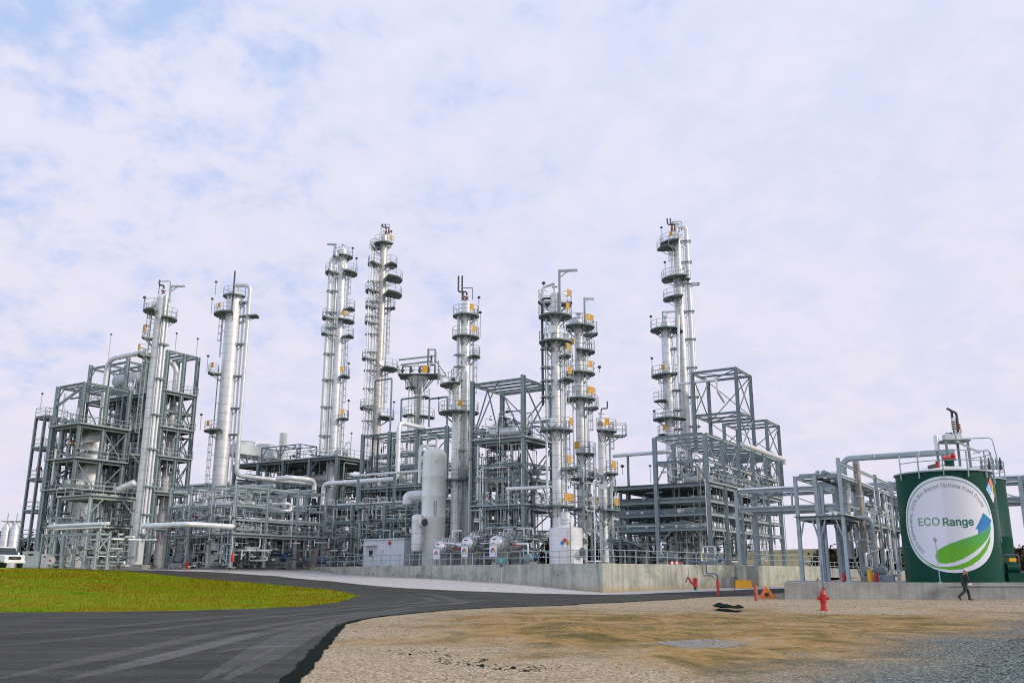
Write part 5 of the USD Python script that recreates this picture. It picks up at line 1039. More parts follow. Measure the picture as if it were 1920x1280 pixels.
for k, (px, py, d, s) in enumerate(((248, 905, 105, 'slanted silver exchanger in the left process building'),)):
    o = P(222, 918, 105); e = P(252, 905, 105); t = thing('slanted_duct', s, 'duct', o); ax_ = unit(e - o); L_ = np.linalg.norm(e - o); MB().lathe(o, [(0, -.18), (.3, -.14), (.43, 0), (.43, L_), (.3, L_ + .14), (0, L_ + .18)], 18, axis=ax_).build('shell', ALUP, t)

# ---------------------------------------------------------------- parallel pipes lying on the racks
NP = 0
ORD = 'first second third fourth fifth sixth seventh eighth ninth tenth'.split()
def lay(fr, z, along_, n, f0, f1, label, seed, rmin=.07, rmax=.2, name='rack_pipe', j0=0., j1=None, drop=.35):
    global NP
    R = random.Random(seed); L0, L1 = (0, len(fr.vs) - 1) if along_ == 'v' else (0, len(fr.us) - 1); j1 = L1 if j1 is None else j1; x = f0
    for k in range(n):
        x = f0 + (f1 - f0) * (k + R.uniform(.25, .75)) / n; r = R.uniform(rmin, rmax) if R.random() < .75 else rmax * 1.15
        s, e = (j0, j1) if R.random() < .6 else sorted((R.uniform(j0, j1), R.choice((j0, j1))))
        if abs(e - s) < .3: s, e = j0, j1
        g = (lambda q: fr.pt(x, q)) if along_ == 'v' else (lambda q: fr.pt(q, x)); zz = z + fr.bm * .5 + r
        pts = [g(s) + Z * zz, g(e) + Z * zz]
        if R.random() < drop: pts.append(pts[-1] - Z * R.uniform(.8, 2.4) if R.random() < .6 else pts[-1] + Z * R.uniform(.5, 1.6))
        m = MB().tube(pts, r, 8, bend=r * 3); m.build(name, R.choice((ALUP, ALUP, ALUP, PALE, STEEL, GALV)), None, label=f'{ORD[k]} pipe from the front ' + label[5:].replace('lying ', '').replace('the long side of ', '').replace('the upright grey', 'the grey').replace('running along the', 'along the'), cat='pipe', group=label); NP += 1
F = FR
z = lambda n, k: F[n].lv[k]
lay(F['right'], z('right', 0), 'v', 9, .05, 1.6, 'pipe lying on the lowest level of the right process structure', 1, .1, .24)
lay(F['right'], z('right', 1), 'v', 9, .05, 1.8, 'pipe lying on the second level of the right process structure', 2, .1, .26)
lay(F['right'], z('right', 2), 'v', 8, .05, 1.8, 'pipe lying on the third level of the right process structure', 3, .08, .2)
for k in range(3): lay(F['right'], z('right', k), 'u', 5, .15, 1.7, 'pipe along the %s level of the right structure flank' % ('lowest', 'second', 'third')[k], 10 + k, .08, .2)
lay(F['bridge'], z('bridge', 0), 'v', 8, .08, .95, 'pipe lying on the lower level of the pipe bridge', 4, .05, .13, drop=0)
lay(F['bridge'], z('bridge', 1), 'v', 7, .05, .95, 'pipe lying on the upper level of the pipe bridge', 5, .05, .12, drop=0)
lay(F['left'], z('left', 0), 'u', 8, .1, 2.7, 'pipe lying on the lowest level of the left pale rack', 6, .06, .15)
lay(F['left'], z('left', 1), 'u', 8, .05, 2.7, 'pipe lying on the second level of the left pale rack', 7, .06, .16)
lay(F['left'], z('left', 2), 'v', 7, .05, 2.8, 'pipe lying on the third level of the left pale rack', 8, .06, .18)
lay(F['left'], z('left', 3), 'v', 4, .3, 2.8, 'pipe lying on the top of the left pale rack', 9, .06, .18)
for k in range(3): lay(F['midrack'], z('midrack', k), 'v', 10, .03, 1.7, 'pipe lying on the %s level of the long low middle rack' % ('lowest', 'second', 'top')[k], 20 + k, .08, .2)
for k in (0, 1): lay(F['upper'], z('upper', k), 'v', 6, .05, .95, 'pipe on %s level under the open roof behind the grey vessel' % ('lower', 'upper')[k], 30 + k, .1, .26)
for k in range(3): lay(F['back'], z('back', k), 'v', 7, .05, 1.8, 'pipe lying on the %s level of the back process structure' % ('lowest', 'second', 'third')[k], 40 + k, .1, .24)
for k in range(4): lay(F['lb'], z('lb', k), 'v', 5, .05, 1.8, 'pipe lying on the %s deck of the rear left building' % ('lowest', 'second', 'third', 'fourth')[k], 50 + k, .08, .24)
for k in range(4): lay(F['la'], z('la', k), 'u', 4, .1, .9, 'pipe lying on the %s deck of the front left building' % ('lowest', 'second', 'third', 'fourth')[k], 60 + k, .08, .2)
for k in range(2): lay(F['trestle'], F['trestle'].lv[0] - .3 * k, 'v', 3, .1, .9, 'pipe on the %s tier of the pale trestle beside the lawn' % ('upper', 'lower')[k], 70 + k, .07, .14)
for k in (0, 2): lay(F['yard'], z('yard', k), 'u', 7, .08, .95, 'pipe lying on the %s level of the galvanised yard rack' % ('lower', '', 'upper')[k], 80 + k, .05, .13)
for k in range(2): lay(F['mid'], z('mid', k), 'v', 4, .1, .9, 'pipe lying on the %s level inside the tall middle frame' % ('lower', 'upper')[k], 90 + k, .08, .2)

# ---------------------------------------------------------------- tangles of smaller pipework, each pipe a thing with its valves and flanges
def tangle(o, Lu, Lv, z0, z1, n, label, seed, rmin=.035, rmax=.11, cols=None, vertical=.5):
    R = random.Random(seed); cols = cols or (ALUP, ALUP, ALUP, ALUP, PALE, PALE, GALV, STEEL, DARKP)
    for k in range(n):
        p = np.array([R.uniform(0, Lu), R.uniform(0, Lv), R.uniform(z0, z1)]); pts = [p.copy()]; r = R.uniform(rmin, rmax) * (1.5 if R.random() < .12 else 1); axp = -1
        for s in range(R.randint(2, 5)):
            ax = 2 if (R.random() < vertical and axp != 2) else R.choice([a for a in (0, 1) if a != axp]); axp = ax
            lim = ((0, Lu), (0, Lv), (z0, z1))[ax]; q = pts[-1].copy(); q[ax] = R.uniform(*lim) if ax == 2 else min(max(q[ax] + R.choice((-1, 1)) * R.uniform(.5, 4.0), lim[0]), lim[1])
            if abs(q[ax] - pts[-1][ax]) > .25: pts.append(q)
        if len(pts) < 2: continue
        w = [o + U * a[0] + V * a[1] + Z * (a[2] - o[2]) for a in map(np.asarray, pts)]
        mid = sum(w) / len(w); big = sum(np.linalg.norm(b - a) for a, b in zip(w[:-1], w[1:])) * r / mid[1] ** 2
        TANG.append((big, w, r, R.choice(cols), label, R.randint(0, 10 ** 9)))
TANG = []; CN = {}
def tangle_build():
    rest = {}
    for m_, nm in ((ALUP, 'silver'), (PALE, 'pale'), (STEEL, 'grey'), (GALV, 'galvanised'), (DARKP, 'dark'), (RAIL, 'dull')): CN[str(m_.GetPath())] = nm
    labs = {}
    for i, (big, w, r, c, label, sd) in enumerate(sorted(TANG, key=lambda x: -x[0])):
        R = random.Random(sd); own = i < 280; t = None
        if own:
            nb = len(w) - 2; vert = sum(abs(b[2] - a[2]) for a, b in zip(w[:-1], w[1:])) > .6 * sum(np.linalg.norm(b - a) for a, b in zip(w[:-1], w[1:]))
            lb = f"{'thick' if r > .085 else 'slim'} {CN[str(c.GetPath())]} {'straight' if nb < 1 else 'bent' if nb == 1 else 'zigzag'} {'upright ' if vert else ''}pipe " + label[len('small pipe '):]
            t = thing('small_pipe', lb, 'pipe', w[0], group=label); q = sum(w) / len(w); labs.setdefault(lb, []).append((q[0] / q[1], t))
        def put(m, name, mt):
            if own: m.build(name, mt, t)
            else:
                k = str(mt.GetPath()); rest.setdefault(k, (mt, MB()))[1]; q = rest[k][1]; q.v += m.v; q.n += m.n; q.f += [f + q.c for f in m.f]; q.c += m.c
        put(MB().tube(w, r, 6, bend=r * 3, seg=3), 'pipe', c)
        for a, b in zip(w[:-1], w[1:]):
            L = np.linalg.norm(b - a)
            if L > 1.0 and R.random() < .55:
                q = a + (b - a) * R.uniform(.3, .7); e = unit(b - a); m = MB(); m.lathe(q - e * .2, [(r * 2, 0), (r * 2, .06), (r * 1.5, .09), (r * 1.9, .2), (r * 1.5, .31), (r * 2, .34), (r * 2, .4)], 7, axis=e)
                put(m, 'valve', R.choice((DARKP, STEEL, PALE, REDPIPE if R.random() < .12 else STEEL)))
                s = Z if abs(e[2]) < .5 else -V; m = MB(); m.bar(q, q + s * .35, .035); m.lathe(q + s * .33, [(.08, 0), (.15, .0), (.15, .03), (.08, .03)], 8, axis=s); put(m, 'handwheel', R.choice((DARKP, STEEL, RED if R.random() < .06 else DARKP)))
    for lb, ts in labs.items():
        if len(ts) > 1:
            for k, (_, p) in enumerate(sorted(ts)): tag(stage.GetPrimAtPath(p), lb.replace('in the tangle inside', 'inside') + (', leftmost' if k == 0 else ', rightmost' if k == len(ts) - 1 else f', {ORD[k]} from left'))
    t = thing('pipe_tangle', 'mass of small pipes and valves filling the plant between the larger pieces', 'pipework', (0, 100, 2.2), kind='stuff')
    for k, (mt, m) in rest.items(): m.build('pipes', mt, t)
def lift(fr, z): q = fr.o.copy(); q[2] = z; return q
tangle(lift(F['left'], 0), F['left'].us[-1], F['left'].vs[-1], 2.4, z('left', 3), 60, 'small pipe in the tangle inside the left pale rack', 101)
tangle(lift(F['left'], 0) - U * .3 - V * 1.5, F['left'].us[-1], 3, 2.4, z('left', 0) + .6, 22, 'small pipe at the foot of the left pale rack', 102)
tangle(lift(F['midrack'], 0), 9, F['midrack'].vs[-1], 2.4, z('midrack', 2), 70, 'small pipe in the tangle inside the long low middle rack', 103)
tangle(lift(F['midrack'], 0) - U * 2.5, 3, F['midrack'].vs[-1] * .9, 2.4, z('midrack', 1), 34, 'small pipe in front of the long low middle rack', 104)
tangle(lift(F['mid'], 0), F['mid'].us[-1], F['mid'].vs[-1], PADZ + .2, z('mid', 2), 60, 'small pipe in the tangle inside the tall middle frame', 105)
tangle(lift(F['mid'], 0), F['mid'].us[-1], F['mid'].vs[-1], z('mid', 2) + .3, z('mid', 2) + 3.2, 20, 'small pipe on the upper deck of the tall middle frame', 106)
tangle(lift(F['mid'], 0) - U * 2.5 - V * 1.5, 3.5, 8, PADZ + .5, PADZ + 3.6, 34, 'small pipe around the lying silver drums', 107)
tangle(lift(F['right'], 0), F['right'].us[-1], F['right'].vs[-1], PADZ + .2, z('right', 3), 80, 'small pipe in the tangle inside the right process structure', 108)
tangle(lift(F['right'], 0), F['right'].us[-1], F['right'].vs[1], z('right', 3) + .5, z('right', 3) + 3.8, 50, 'small pipe on the deck of the right process structure', 109, .05, .16)
tangle(lift(F['upper'], 0), 6, F['upper'].vs[-1], 2.5, z('upper', 2), 48, 'small pipe in the frame behind the upright grey vessel', 110, .05, .14)
tangle(lift(F['back'], 0), 10, F['back'].vs[-1], 2.5, z('back', 3), 46, 'small pipe in the back process structure', 111, .05, .15)
tangle(lift(F['back'], 0), 8, F['back'].vs[-1] * .6, z('back', 3) + .3, z('back', 3) + 1.8, 16, 'small pipe on the back process deck', 112)
tangle(lift(F['la'], 0), F['la'].us[-1], F['la'].vs[-1], 2.4, z('la', 4) - .5, 16, 'small pipe in the front left process building', 113, .05, .16)
tangle(lift(F['lb'], 0), F['lb'].us[-1], F['lb'].vs[-1], 2.4, z('lb', 4) + 2.5, 56, 'small pipe in the rear left process building', 114, .05, .18)
tangle(lift(F['fwd'], 0) - U * 1, F['fwd'].us[-1] + 2, F['fwd'].vs[-1], 2.3, z('fwd', 1) - .3, 30, 'small pipe below the low service platform', 115)
tangle(lift(F['trestle'], 0) - V * 3 + U * 1.5, 4, F['trestle'].vs[-1] + 5, 2.2, 5.0, 14, 'small pipe around the pale trestle', 116)
tangle(lift(F['yard'], 0), F['yard'].us[-1], F['yard'].vs[1], SLABZ + .2, z('yard', 2), 34, 'small pipe inside the galvanised yard rack', 117, .03, .08, vertical=.7)
q = np.array([*T['6']['c'], 0]); tangle(q - U * 1.5 - V * 3, 8, 4, PADZ + .2, PADZ + 9, 40, 'small pipe between the columns above the wall corner', 118)
q = P(560, 1060, 108); tangle(q, 10, 12, 2.3, 6.5, 30, 'small pipe left of the electrical shelter', 119)

for k, nm in ((640, 'middle'), (1110, 'right'), (255, 'left')):
    f = F['rear%d' % k]; tangle(lift(f, 0), 7, f.vs[-1], 2.4, f.lv[2], 60, f'small pipe in the rear row at the {nm}', 130 + k, .06, .16)
    for q in range(3): lay(f, f.lv[q], 'v', 6, .05, .95, f'pipe lying on the {("lowest", "middle", "top")[q]} level of the rear row at the {nm}', 140 + k + q, .12, .3)
TH_ = (PALE, ALUP, GALV, ALUP, RAIL)
for k, (n, c0, du, dv, z0, z1, m_) in enumerate((('left', -.6, 3, None, 2.4, z('left', 3), 70), ('midrack', -1.5, 3, None, 2.5, z('midrack', 2) + 1, 90), ('mid', -.8, 3, None, PADZ + .2, z('mid', 2) + 2.5, 60), ('right', -.4, None, 4, PADZ + .2, z('right', 3) + 3, 80), ('lb', -.3, 3, None, 2.4, z('lb', 4) + 2, 50), ('upper', -.5, 3, None, 3, z('upper', 2), 40), ('back', -.5, 3, None, 4, z('back', 3) + 1.5, 40))):
    f = F[n]; tangle(lift(f, 0) + U * c0, du or f.us[-1], dv or f.vs[-1], z0, z1, m_, f'small pipe on the near face of the {"left rack,middle rack,tall frame,right structure,rear left building,roofed frame,back structure".split(",")[k]}', 200 + k, .02, .045, TH_, .6)
tangle_build()
# ---------------------------------------------------------------- exchangers, pumps, cabinets
def exchanger(p, dr, L, r, label, mt=None, group='heat exchangers in the racks'):
    t = thing('heat_exchanger', label, 'exchanger', p); dr = unit(dr)
    MB().lathe(p, [(0, -.25), (r * .7, -.2), (r, -.05), (r * 1.15, 0), (r * 1.15, .1), (r, .12), (r, L - .12), (r * 1.15, L - .1), (r * 1.15, L), (r, L + .05), (r * .8, L + .2), (0, L + .25)], 20, axis=dr).build('shell', mt or ALUP, t)
    for s in (.2, .8): q = p + dr * L * s; MB().box(q - Z * (r + .15), (.2, r * 1.4, .5), [dr, np.cross(Z, dr), Z]).build('saddle', STEEL, t); MB().cyl(q, q + Z * (r + .4), r * .3, 10).build('nozzle', mt or ALUP, t)
def on(fr, i, j, z, r): return fr.pt(i, j, z + fr.bm * .5 + r + .45)
ex = [('right', 1.0, .2, 3, .45, '-', 'heat exchanger on the near corner of the right frame deck'), ('right', 2.2, .2, 3, .5, 'u', 'heat exchanger in the middle of the right frame deck'), ('right', 3.6, .3, 3, .4, 'u', 'heat exchanger at the far end of the right frame deck'),
      ('mid', .2, .1, 1, .4, 'v', 'heat exchanger inside the tall middle frame'), ('mid', .2, .2, 2, .45, 'v', 'heat exchanger on the upper deck of the tall middle frame'), ('upper', .3, .6, 0, .55, 'v', 'heat exchanger at the right of the frame behind the grey vessel'), ('upper', .3, 1.8, 0, .5, 'v', 'heat exchanger at the left of the frame behind the grey vessel'),
      ('back', .4, .8, 2, .5, 'v', 'heat exchanger in the right bay of the back process structure'), ('back', .4, 2.6, 2, .5, 'v', 'heat exchanger in the left bay of the back process structure'), ('lb', .3, .4, 2, .5, 'v', 'heat exchanger near the braced end of the rear left building'), ('la', .2, .4, 1, .45, 'u', 'heat exchanger on the second deck of the front left building'), ('left', .3, .4, 0, .3, 'u', 'small heat exchanger on the lowest level of the left pale rack')]
for n, i, j, k, r, dd, lb in ex: exchanger(on(F[n], i, j, z(n, k), r), U if dd == 'u' else (V if dd == 'v' else V), 3.2, r, lb)
def vdrum(p, r, h, label, mt=None):
    t = thing('small_upright_vessel', label, 'vessel', p); MB().lathe(p, [(0, .5), (r * .7, .55), (r, .8), (r, h - .3), (r * .7, h - .08), (0, h)], 18).build('shell', mt or ALUP, t)
    for k in range(4): q = p + np.array([r * .85 * math.cos(k * 1.571 + .78), r * .85 * math.sin(k * 1.571 + .78), 0]); MB().bar(q, q + Z * .9, .1).build('leg', STEEL, t)
    MB().tube([p + Z * (h - .1), p + Z * (h + .4), p + Z * (h + .4) - V * .8, p - V * .8 + Z * .4], .08, 8).build('pipe', ALUP, t)
for n, i, j, k, r, h, lb in (('right', .5, .3, 3, .35, 2.2, 'left one of the upright vessels on the right frame deck'), ('right', 4.4, .3, 3, .4, 2.4, 'pair-forming upright vessel at the far end of the right frame deck'), ('right', 4.8, .1, 3, .4, 2.4, 'last upright vessel at the far end of the right frame deck'), ('mid', .6, .3, 2, .4, 2.6, 'upright vessel on the upper deck of the tall middle frame'),
                          ('mid', .4, .7, 1, .3, 1.8, 'small upright vessel on the lower deck of the tall middle frame'), ('back', .5, .3, 3, .4, 1.7, 'upright vessel at the right end of the back process deck'), ('lb', .5, 2.2, 4, .4, 2.2, 'upright vessel on the top deck of the rear left building'), ('la', .5, .5, 3, .5, 2.4, 'upright vessel on the upper deck of the front left building')):
    vdrum(F[n].pt(i, j, z(n, k) + F[n].bm * .5 + .08), r, h, lb)
def pump(p, dr, label, mt, s=1.0):
    t = thing('pump', label, 'pump', p); dr = unit(dr); sd = np.cross(Z, dr); q = p + Z * .75 * s
    MB().box(p + Z * .2 * s + dr * .3 * s, (1.9 * s, .7 * s, .4 * s), [dr, sd, Z]).build('base', SLAB, t); MB().lathe(q, [(0, 0), (.26 * s, .02), (.3 * s, .1), (.3 * s, .8 * s), (.2 * s, .88 * s), (0, .9 * s)], 16, axis=dr).build('motor', mt, t)
    MB().cyl(q - dr * .3 * s, q, .1 * s, 8).cyl(q - dr * .62 * s, q - dr * .3 * s, .34 * s, 14).build('casing', STEEL, t); MB().tube([q - dr * .45 * s, q - dr * .45 * s + Z * 1.2 * s, q - dr * .45 * s + Z * 1.2 * s + sd * 1.2], .09 * s, 8).build('discharge_pipe', ALUP, t)
for px, py, d, m_, s, lb in ((518, 1040, 103, BLUE, 1.6, 'blue motor pump on the concrete block left of the shelter'), (598, 1047, 105, BLUE, 1.1, 'small blue motor pump left of the shelter'), (995, 1047, 84, BLUE, 1.0, 'blue motor pump left of the squat pale tank'), (760, 1040, 99, DARKP, 1.0, 'dark motor pump right of the shelter'), (1250, 1050, 92, STEEL, 1.2, 'grey motor pump behind the sunlit wall'),
                             (1345, 1056, 92, BLUE, 1.0, 'blue motor pump at the right end of the sunlit wall'), (330, 1056, 98, STEEL, 1.1, 'grey motor pump behind the red hydrant at the left'), (1640, 1085, 66, STEEL, 1.0, 'grey motor pump in the yard rack')):
    q = P(px, py, d); q[2] = SLABZ if px > 1550 else PADZ; pump(q, U if px % 2 else -V, lb, m_, s)
o = P(520, 1062, 103); o[2] = 0; t = thing('concrete_block', 'pale concrete block under the blue motor pump', 'block', o + Z * 2.0); MB().box(o + Z * 2.75 + U * .4, (2.6, 1.6, 1.3), [U, V, Z]).build('block', SLAB, t)
for px, py0, py1, d, w, lb, mt in ((586, 1028, 1050, 105, 1.0, 'tan control cabinet left of the shelter', mat('tan_cabinet', (.42, .34, .27), .5)), (606, 1015, 1052, 105.5, .5, 'slim silver canister left of the shelter', ALUP), (1002, 1040, 1056, 85, .6, 'grey control cabinet left of the squat pale tank', PANEL), (1663, 1077, 1091, 64, 1.0, 'silver box at the foot of the yard rack', GALV)):
    q = P(px, py1, d); zb = SLABZ if px > 1550 else PADZ; h = ZY(py0, d) - zb; t = thing('cabinet', lb, 'cabinet', (q[0], q[1], zb))
    MB().box((q[0], q[1], zb + h / 2), (w, .5, h), [-V, U, Z]).build('body', mt, t); MB().box(np.array([q[0], q[1], zb + h * .52]) - U * .262, (w * .86, .02, h * .8), [-V, U, Z]).build('door', mt, t); MB().box(np.array([q[0], q[1], zb + h * .5]) - U * .28 + V * w * .3, (.04, .03, .16), [-V, U, Z]).build('handle', DARKP, t)
# concrete-framed machine hall below the left rack: dark bays between beige posts
t = thing('concrete_bay', 'low concrete frame with beige posts below the left rack', 'structure', P(470, 1062, 100))
a = P(452, 1062, 104); b = alongU(a, 560)
for s in np.linspace(0, 1, 4): q = a + (b - a) * s; MB().box((q[0], q[1], 3.7), (.75, .75, 3.1), [U, V, Z]).build('post', mat('beige_concrete', (.30, .26, .21), .85, var=.2) if s == 0 else UsdShade.Material.Get(stage, '/World/Looks/beige_concrete'), t)
MB().bar(np.array([a[0], a[1], 5.6]) - U * .4, np.array([b[0], b[1], 5.6]) + U * .4, .8, .7).build('beam', UsdShade.Material.Get(stage, '/World/Looks/beige_concrete'), t)
# floodlight masts, whip aerials on the decks
for px, py0, py1, d, lb in ((202, 627, 684, 118, 'left one of the two aerials on the left building'), (328, 625, 660, 112, 'thin lamp mast on the right roof beam of the left building'), (362, 635, 735, 112, 'dark aerial at the right end of the left building'), (657, 812, 858, 116, 'thin lamp mast on the back process deck'), (1220, 873, 905, 96, 'thin lamp mast at the left end of the right frame deck'), (75, 738, 772, 106, 'thin lamp mast on the stair tower'), (1477, 915, 1060, 95, 'thin lamp mast right of the process structure'), (940, 1060, 1111, 78.5, 'thin conduit standing against the shaded concrete wall')):
    q = P(px, py1, d); zt = ZY(py0, d); t = thing('lamp_mast', lb, 'mast', q); MB().bar(q, np.array([q[0], q[1], zt]), .055).build('mast', RAIL, t); MB().lathe((q[0], q[1], zt), [(0, -.12), (.13, -.06), (.16, .04), (.06, .12), (0, .13)], 8).build('lamp', DARKP, t)
# ---------------------------------------------------------------- green tanks
def rail_ring(t, c, R, z, a0, a1, h=1.1, r=.03, gap=1.5, name='railing'):
    n = max(8, int((a1 - a0) / 6)); an = np.linspace(a0, a1, n); rp = MB()
    for hh in (h, h * .5): rp.tube([pol(c, a, R, z + hh) for a in an], r, 6, bend=0)
    path = rp.build(name, GALV, t)
    for a in np.linspace(a0, a1, max(2, int(round(math.radians(a1 - a0) * R / gap))) + 1):
        p = pol(c, a, R, z - .45); q = pol(c, a, R, z + h); MB().bar(p, q, .07, .07, up=(math.cos(math.radians(a)), math.sin(math.radians(a)), 0)).build('railing_post', GALV, path)
D = 61.0; TR = 2.93; TC = np.array([28.8, D]); TB = SLABZ + .02; TT = ZY(881, D - TR + .3)
t = thing('storage_tank', 'dark green storage tank with the large round white ECO Range sign', 'tank', (*TC, SLABZ))
prof = [(TR + .08, TB - .02), (TR + .08, TB + .04), (TR, TB + .04)]
NCO = 4
SEAM = mat('weld_seam_green', (.02, .11, .07), .5)
for zz in (ZY(957, D - TR * .6), ZY(1024, D - TR * .6)): MB().lathe((*TC, 0), [(TR, zz - .018), (TR + .009, zz - .01), (TR + .009, zz + .01), (TR, zz + .018)], 96).build('weld_seam', SEAM, t)
for k in range(1, NCO): zz = TB + (TT - TB) * k / NCO; prof += [(TR, zz - .02), (TR + .008, zz - .012), (TR + .008, zz + .012), (TR, zz + .02)]
MB().lathe((*TC, 0), prof + [(TR, TT)], 96).build('shell', GREEN, t)
MB().lathe((*TC, 0), [(TR + .001, TT - .06), (TR + .11, TT - .06), (TR + .11, TT + .03), (TR, TT + .03)], 96).build('top_ring', GALV, t)
MB().lathe((*TC, 0), [(TR, TT + .02), (0, TT + .75)], 64).build('roof', VESSEL, t)
rail_ring(t, TC, TR + .1, TT, 190, 388, 1.25)
AZ0 = math.degrees(math.atan2(-TC[1], -TC[0])); RP = TR * 1.0
def onpx(px, py):
    """(arc length from the camera-facing line, height) on the tank of a photographed point."""
    rr = FW + RT * ((px - 960) / FPX) + UP * ((640 - py) / FPX); a = rr[:2] @ rr[:2]; b = -(rr[:2] @ TC); c_ = TC @ TC - TR ** 2; ds = b * b - a * c_
    s = (-b - math.sqrt(max(ds, 0))) / a; q = CAM + rr * s; an = (math.degrees(math.atan2(q[1] - TC[1], q[0] - TC[0])) - AZ0 + 540) % 360 - 180
    return math.radians(an) * TR, q[2]
def cr(pts): return [onpx(1640 + x / 4.5714, 840 + y / 4.5714) for x, y in pts]
def wrap(poly_or_vf, lift, mt, name, parent, cell=.3):
    v, f = grid_clip(poly_or_vf, cell) if not isinstance(poly_or_vf, tuple) else poly_or_vf
    v = np.asarray(v); z3 = v[:, 2] if v.shape[1] > 2 else np.zeros(len(v)); p = wrapped(TC, TR, AZ0, 0)(np.column_stack([v[:, 0], v[:, 1], z3 + lift])); vv, ff = weld(p, f, 1e-4)
    return (MB().smooth(vv, ff) if v.shape[1] == 2 else MB().flat(p, f)).build(name, mt, parent)
SIGNW = mat('printed_white', (.74, .74, .79), .45, var=.01)
E0, E1, E2, E3 = (np.array(onpx(1640 + x / 4.5714, 840 + y / 4.5714)) for x, y in ((272, 640), (1012, 640), (640, 235), (640, 1067)))
SC = np.array([(E0[0] + E1[0]) / 2, (E2[1] + E3[1]) / 2]); SA, SB = (E1[0] - E0[0]) / 2, (E2[1] - E3[1]) / 2
def ell(a, b, n=96, c=None): c = SC if c is None else c; return Polygon([(c[0] + a * math.cos(k), c[1] + b * math.sin(k)) for k in np.linspace(0, 2 * math.pi, n, endpoint=False)])
disc = wrap(ell(SA, SB), .020, SIGNW, 'round_sign', t)
def grad(name, stops, z0, z1, ax='z'):
    return usdkit.material(stage, '/World/Looks/' + name, {'g': ('geometry', {}), 's': ('separate_xyz', {}), 'r': ('map_range', {'from_min': z0, 'from_max': z1, 'clamp': True}), 'c': ('rgb_ramp', {'ramp': stops}), 'p': ('principled_bsdf', {'roughness': .4})},
                           [('g.position', 's.vector'), ('s.' + ax, 'r.value'), ('r.result', 'c.fac'), ('c.color', 'p.base_color')], surface='p.BSDF')
LEAF = grad('printed_leaf', [(0, (.13, .42, .01)), (.42, (.12, .42, .012)), (.72, (.06, .36, .10)), (1, (.02, .30, .42))], SC[1] - SB, SC[1] + SB * .12)
ARROW = grad('printed_arrow', [(0, (.02, .22, .50)), (.5, (.015, .18, .46)), (1, (.01, .25, .33))], SC[1] - SB * .18, SC[1] + SB * .25)
RINGM = grad('printed_ring', [(0, (.10, .33, .02)), (.45, (.12, .36, .28)), (1, (.05, .28, .52))], SC[0] * 0 + TC[0] - TR, TC[0] + TR * .6, 'x')
def smoothpoly(pts): return Polygon(np.array(cr(pts))).buffer(0)
up_leaf = [(521, 928), (526, 895), (545, 870), (580, 848), (650, 815), (750, 780), (870, 740), (905, 728), (940, 706), (975, 672), (990, 645), (993, 690), (985, 730), (970, 765), (930, 818), (860, 882), (760, 945), (680, 975), (610, 988), (560, 982), (533, 960)]
lo_leaf = [(975, 775), (940, 845), (890, 905), (800, 968), (720, 1000), (640, 1014), (560, 1014), (480, 1000), (440, 982), (470, 1006), (540, 1026), (640, 1041), (740, 1036), (830, 1002), (900, 950), (955, 880), (985, 805), (990, 745)]
arrow = [(862, 694), (928, 552), (998, 618), (988, 642), (975, 670), (940, 704), (905, 726), (884, 736), (888, 708), (880, 688)]
wrap(smoothpoly(up_leaf), .026, LEAF, 'leaf', disc); wrap(smoothpoly(lo_leaf), .026, LEAF, 'leaf', disc); wrap(smoothpoly(arrow), .029, ARROW, 'arrow', disc)
ringp = ell(SA * .955, SB * .945).difference(ell(SA * .955 - .055, SB * .945 - .055)); cut = Polygon(np.array(cr([(1000, 560), (1100, 560), (1100, 1100), (700, 1060), (560, 1030), (640, 800)]))); wrap(ringp.difference(cut.buffer(0)), .026, RINGM, 'ring_line', disc)
INKG = grad('printed_letters', [(0, (.075, .30, .05)), (.5, (.02, .17, .09)), (1, (.012, .13, .14))], TC[0] - TR, TC[0] + TR * .5, 'x'); INKS = mat('printed_small_letters', (.24, .31, .25), .5, var=.02)
for s, x0, x1, bold in (('ECO', 381, 560, False), ('Range', 588, 851, True)):
    a, b = onpx(1640 + x0 / 4.5714, 840 + 661 / 4.5714), onpx(1640 + x1 / 4.5714, 840 + 661 / 4.5714); h = a[1] - onpx(1640 + x0 / 4.5714, 840 + 596 / 4.5714)[1]
    v, f = text_vf(s, -h, bold, b[0] - a[0]); v, f = subdiv(v, f, .2); v[:, 0] += a[0]; v[:, 1] += (a[1] + b[1]) / 2; wrap((v, f), .024, INKG, 'lettering', disc)
TXT = '100% Renewable, 100% Bio-Based Options from Croda'; hs = .235; ra, rb = SA * .80, SB * .77
ws = []
for chx in TXT:
    if chx == ' ': ws.append(hs * .38); continue
    v, f = text_vf(chx, hs); ws.append(v[:, 0].max() + hs * .16)
cum = np.cumsum([0] + ws); tot = cum[-1]
th = np.linspace(math.radians(226), math.radians(26), 900); px_ = np.stack([SC[0] + ra * np.cos(th), SC[1] + rb * np.sin(th)], 1); sl_ = np.concatenate([[0], np.cumsum(np.linalg.norm(np.diff(px_, axis=0), axis=1))]); k_ = sl_[-1] / tot
let = MB(); lv, lf, ln = [], [], 0
for i, chx in enumerate(TXT):
    if chx == ' ': continue
    v, f = text_vf(chx, hs); w = v[:, 0].max(); s = (cum[i] + ws[i] / 2) * k_; u = np.interp(s, sl_, np.arange(len(sl_))); i0 = int(min(u, len(px_) - 2)); tg = unit(px_[i0 + 1] - px_[i0]); c0 = px_[i0]; nn = np.array([-tg[1], tg[0]])
    q = c0 + np.outer((v[:, 0] - w / 2) * min(1.15, k_), tg) + np.outer(v[:, 1], nn); lv.append(np.column_stack([q, v[:, 2]])); lf.append(f + ln); ln += len(v)
wrap((np.vstack(lv), np.vstack(lf)), .024, INKS, 'arc_lettering', disc)
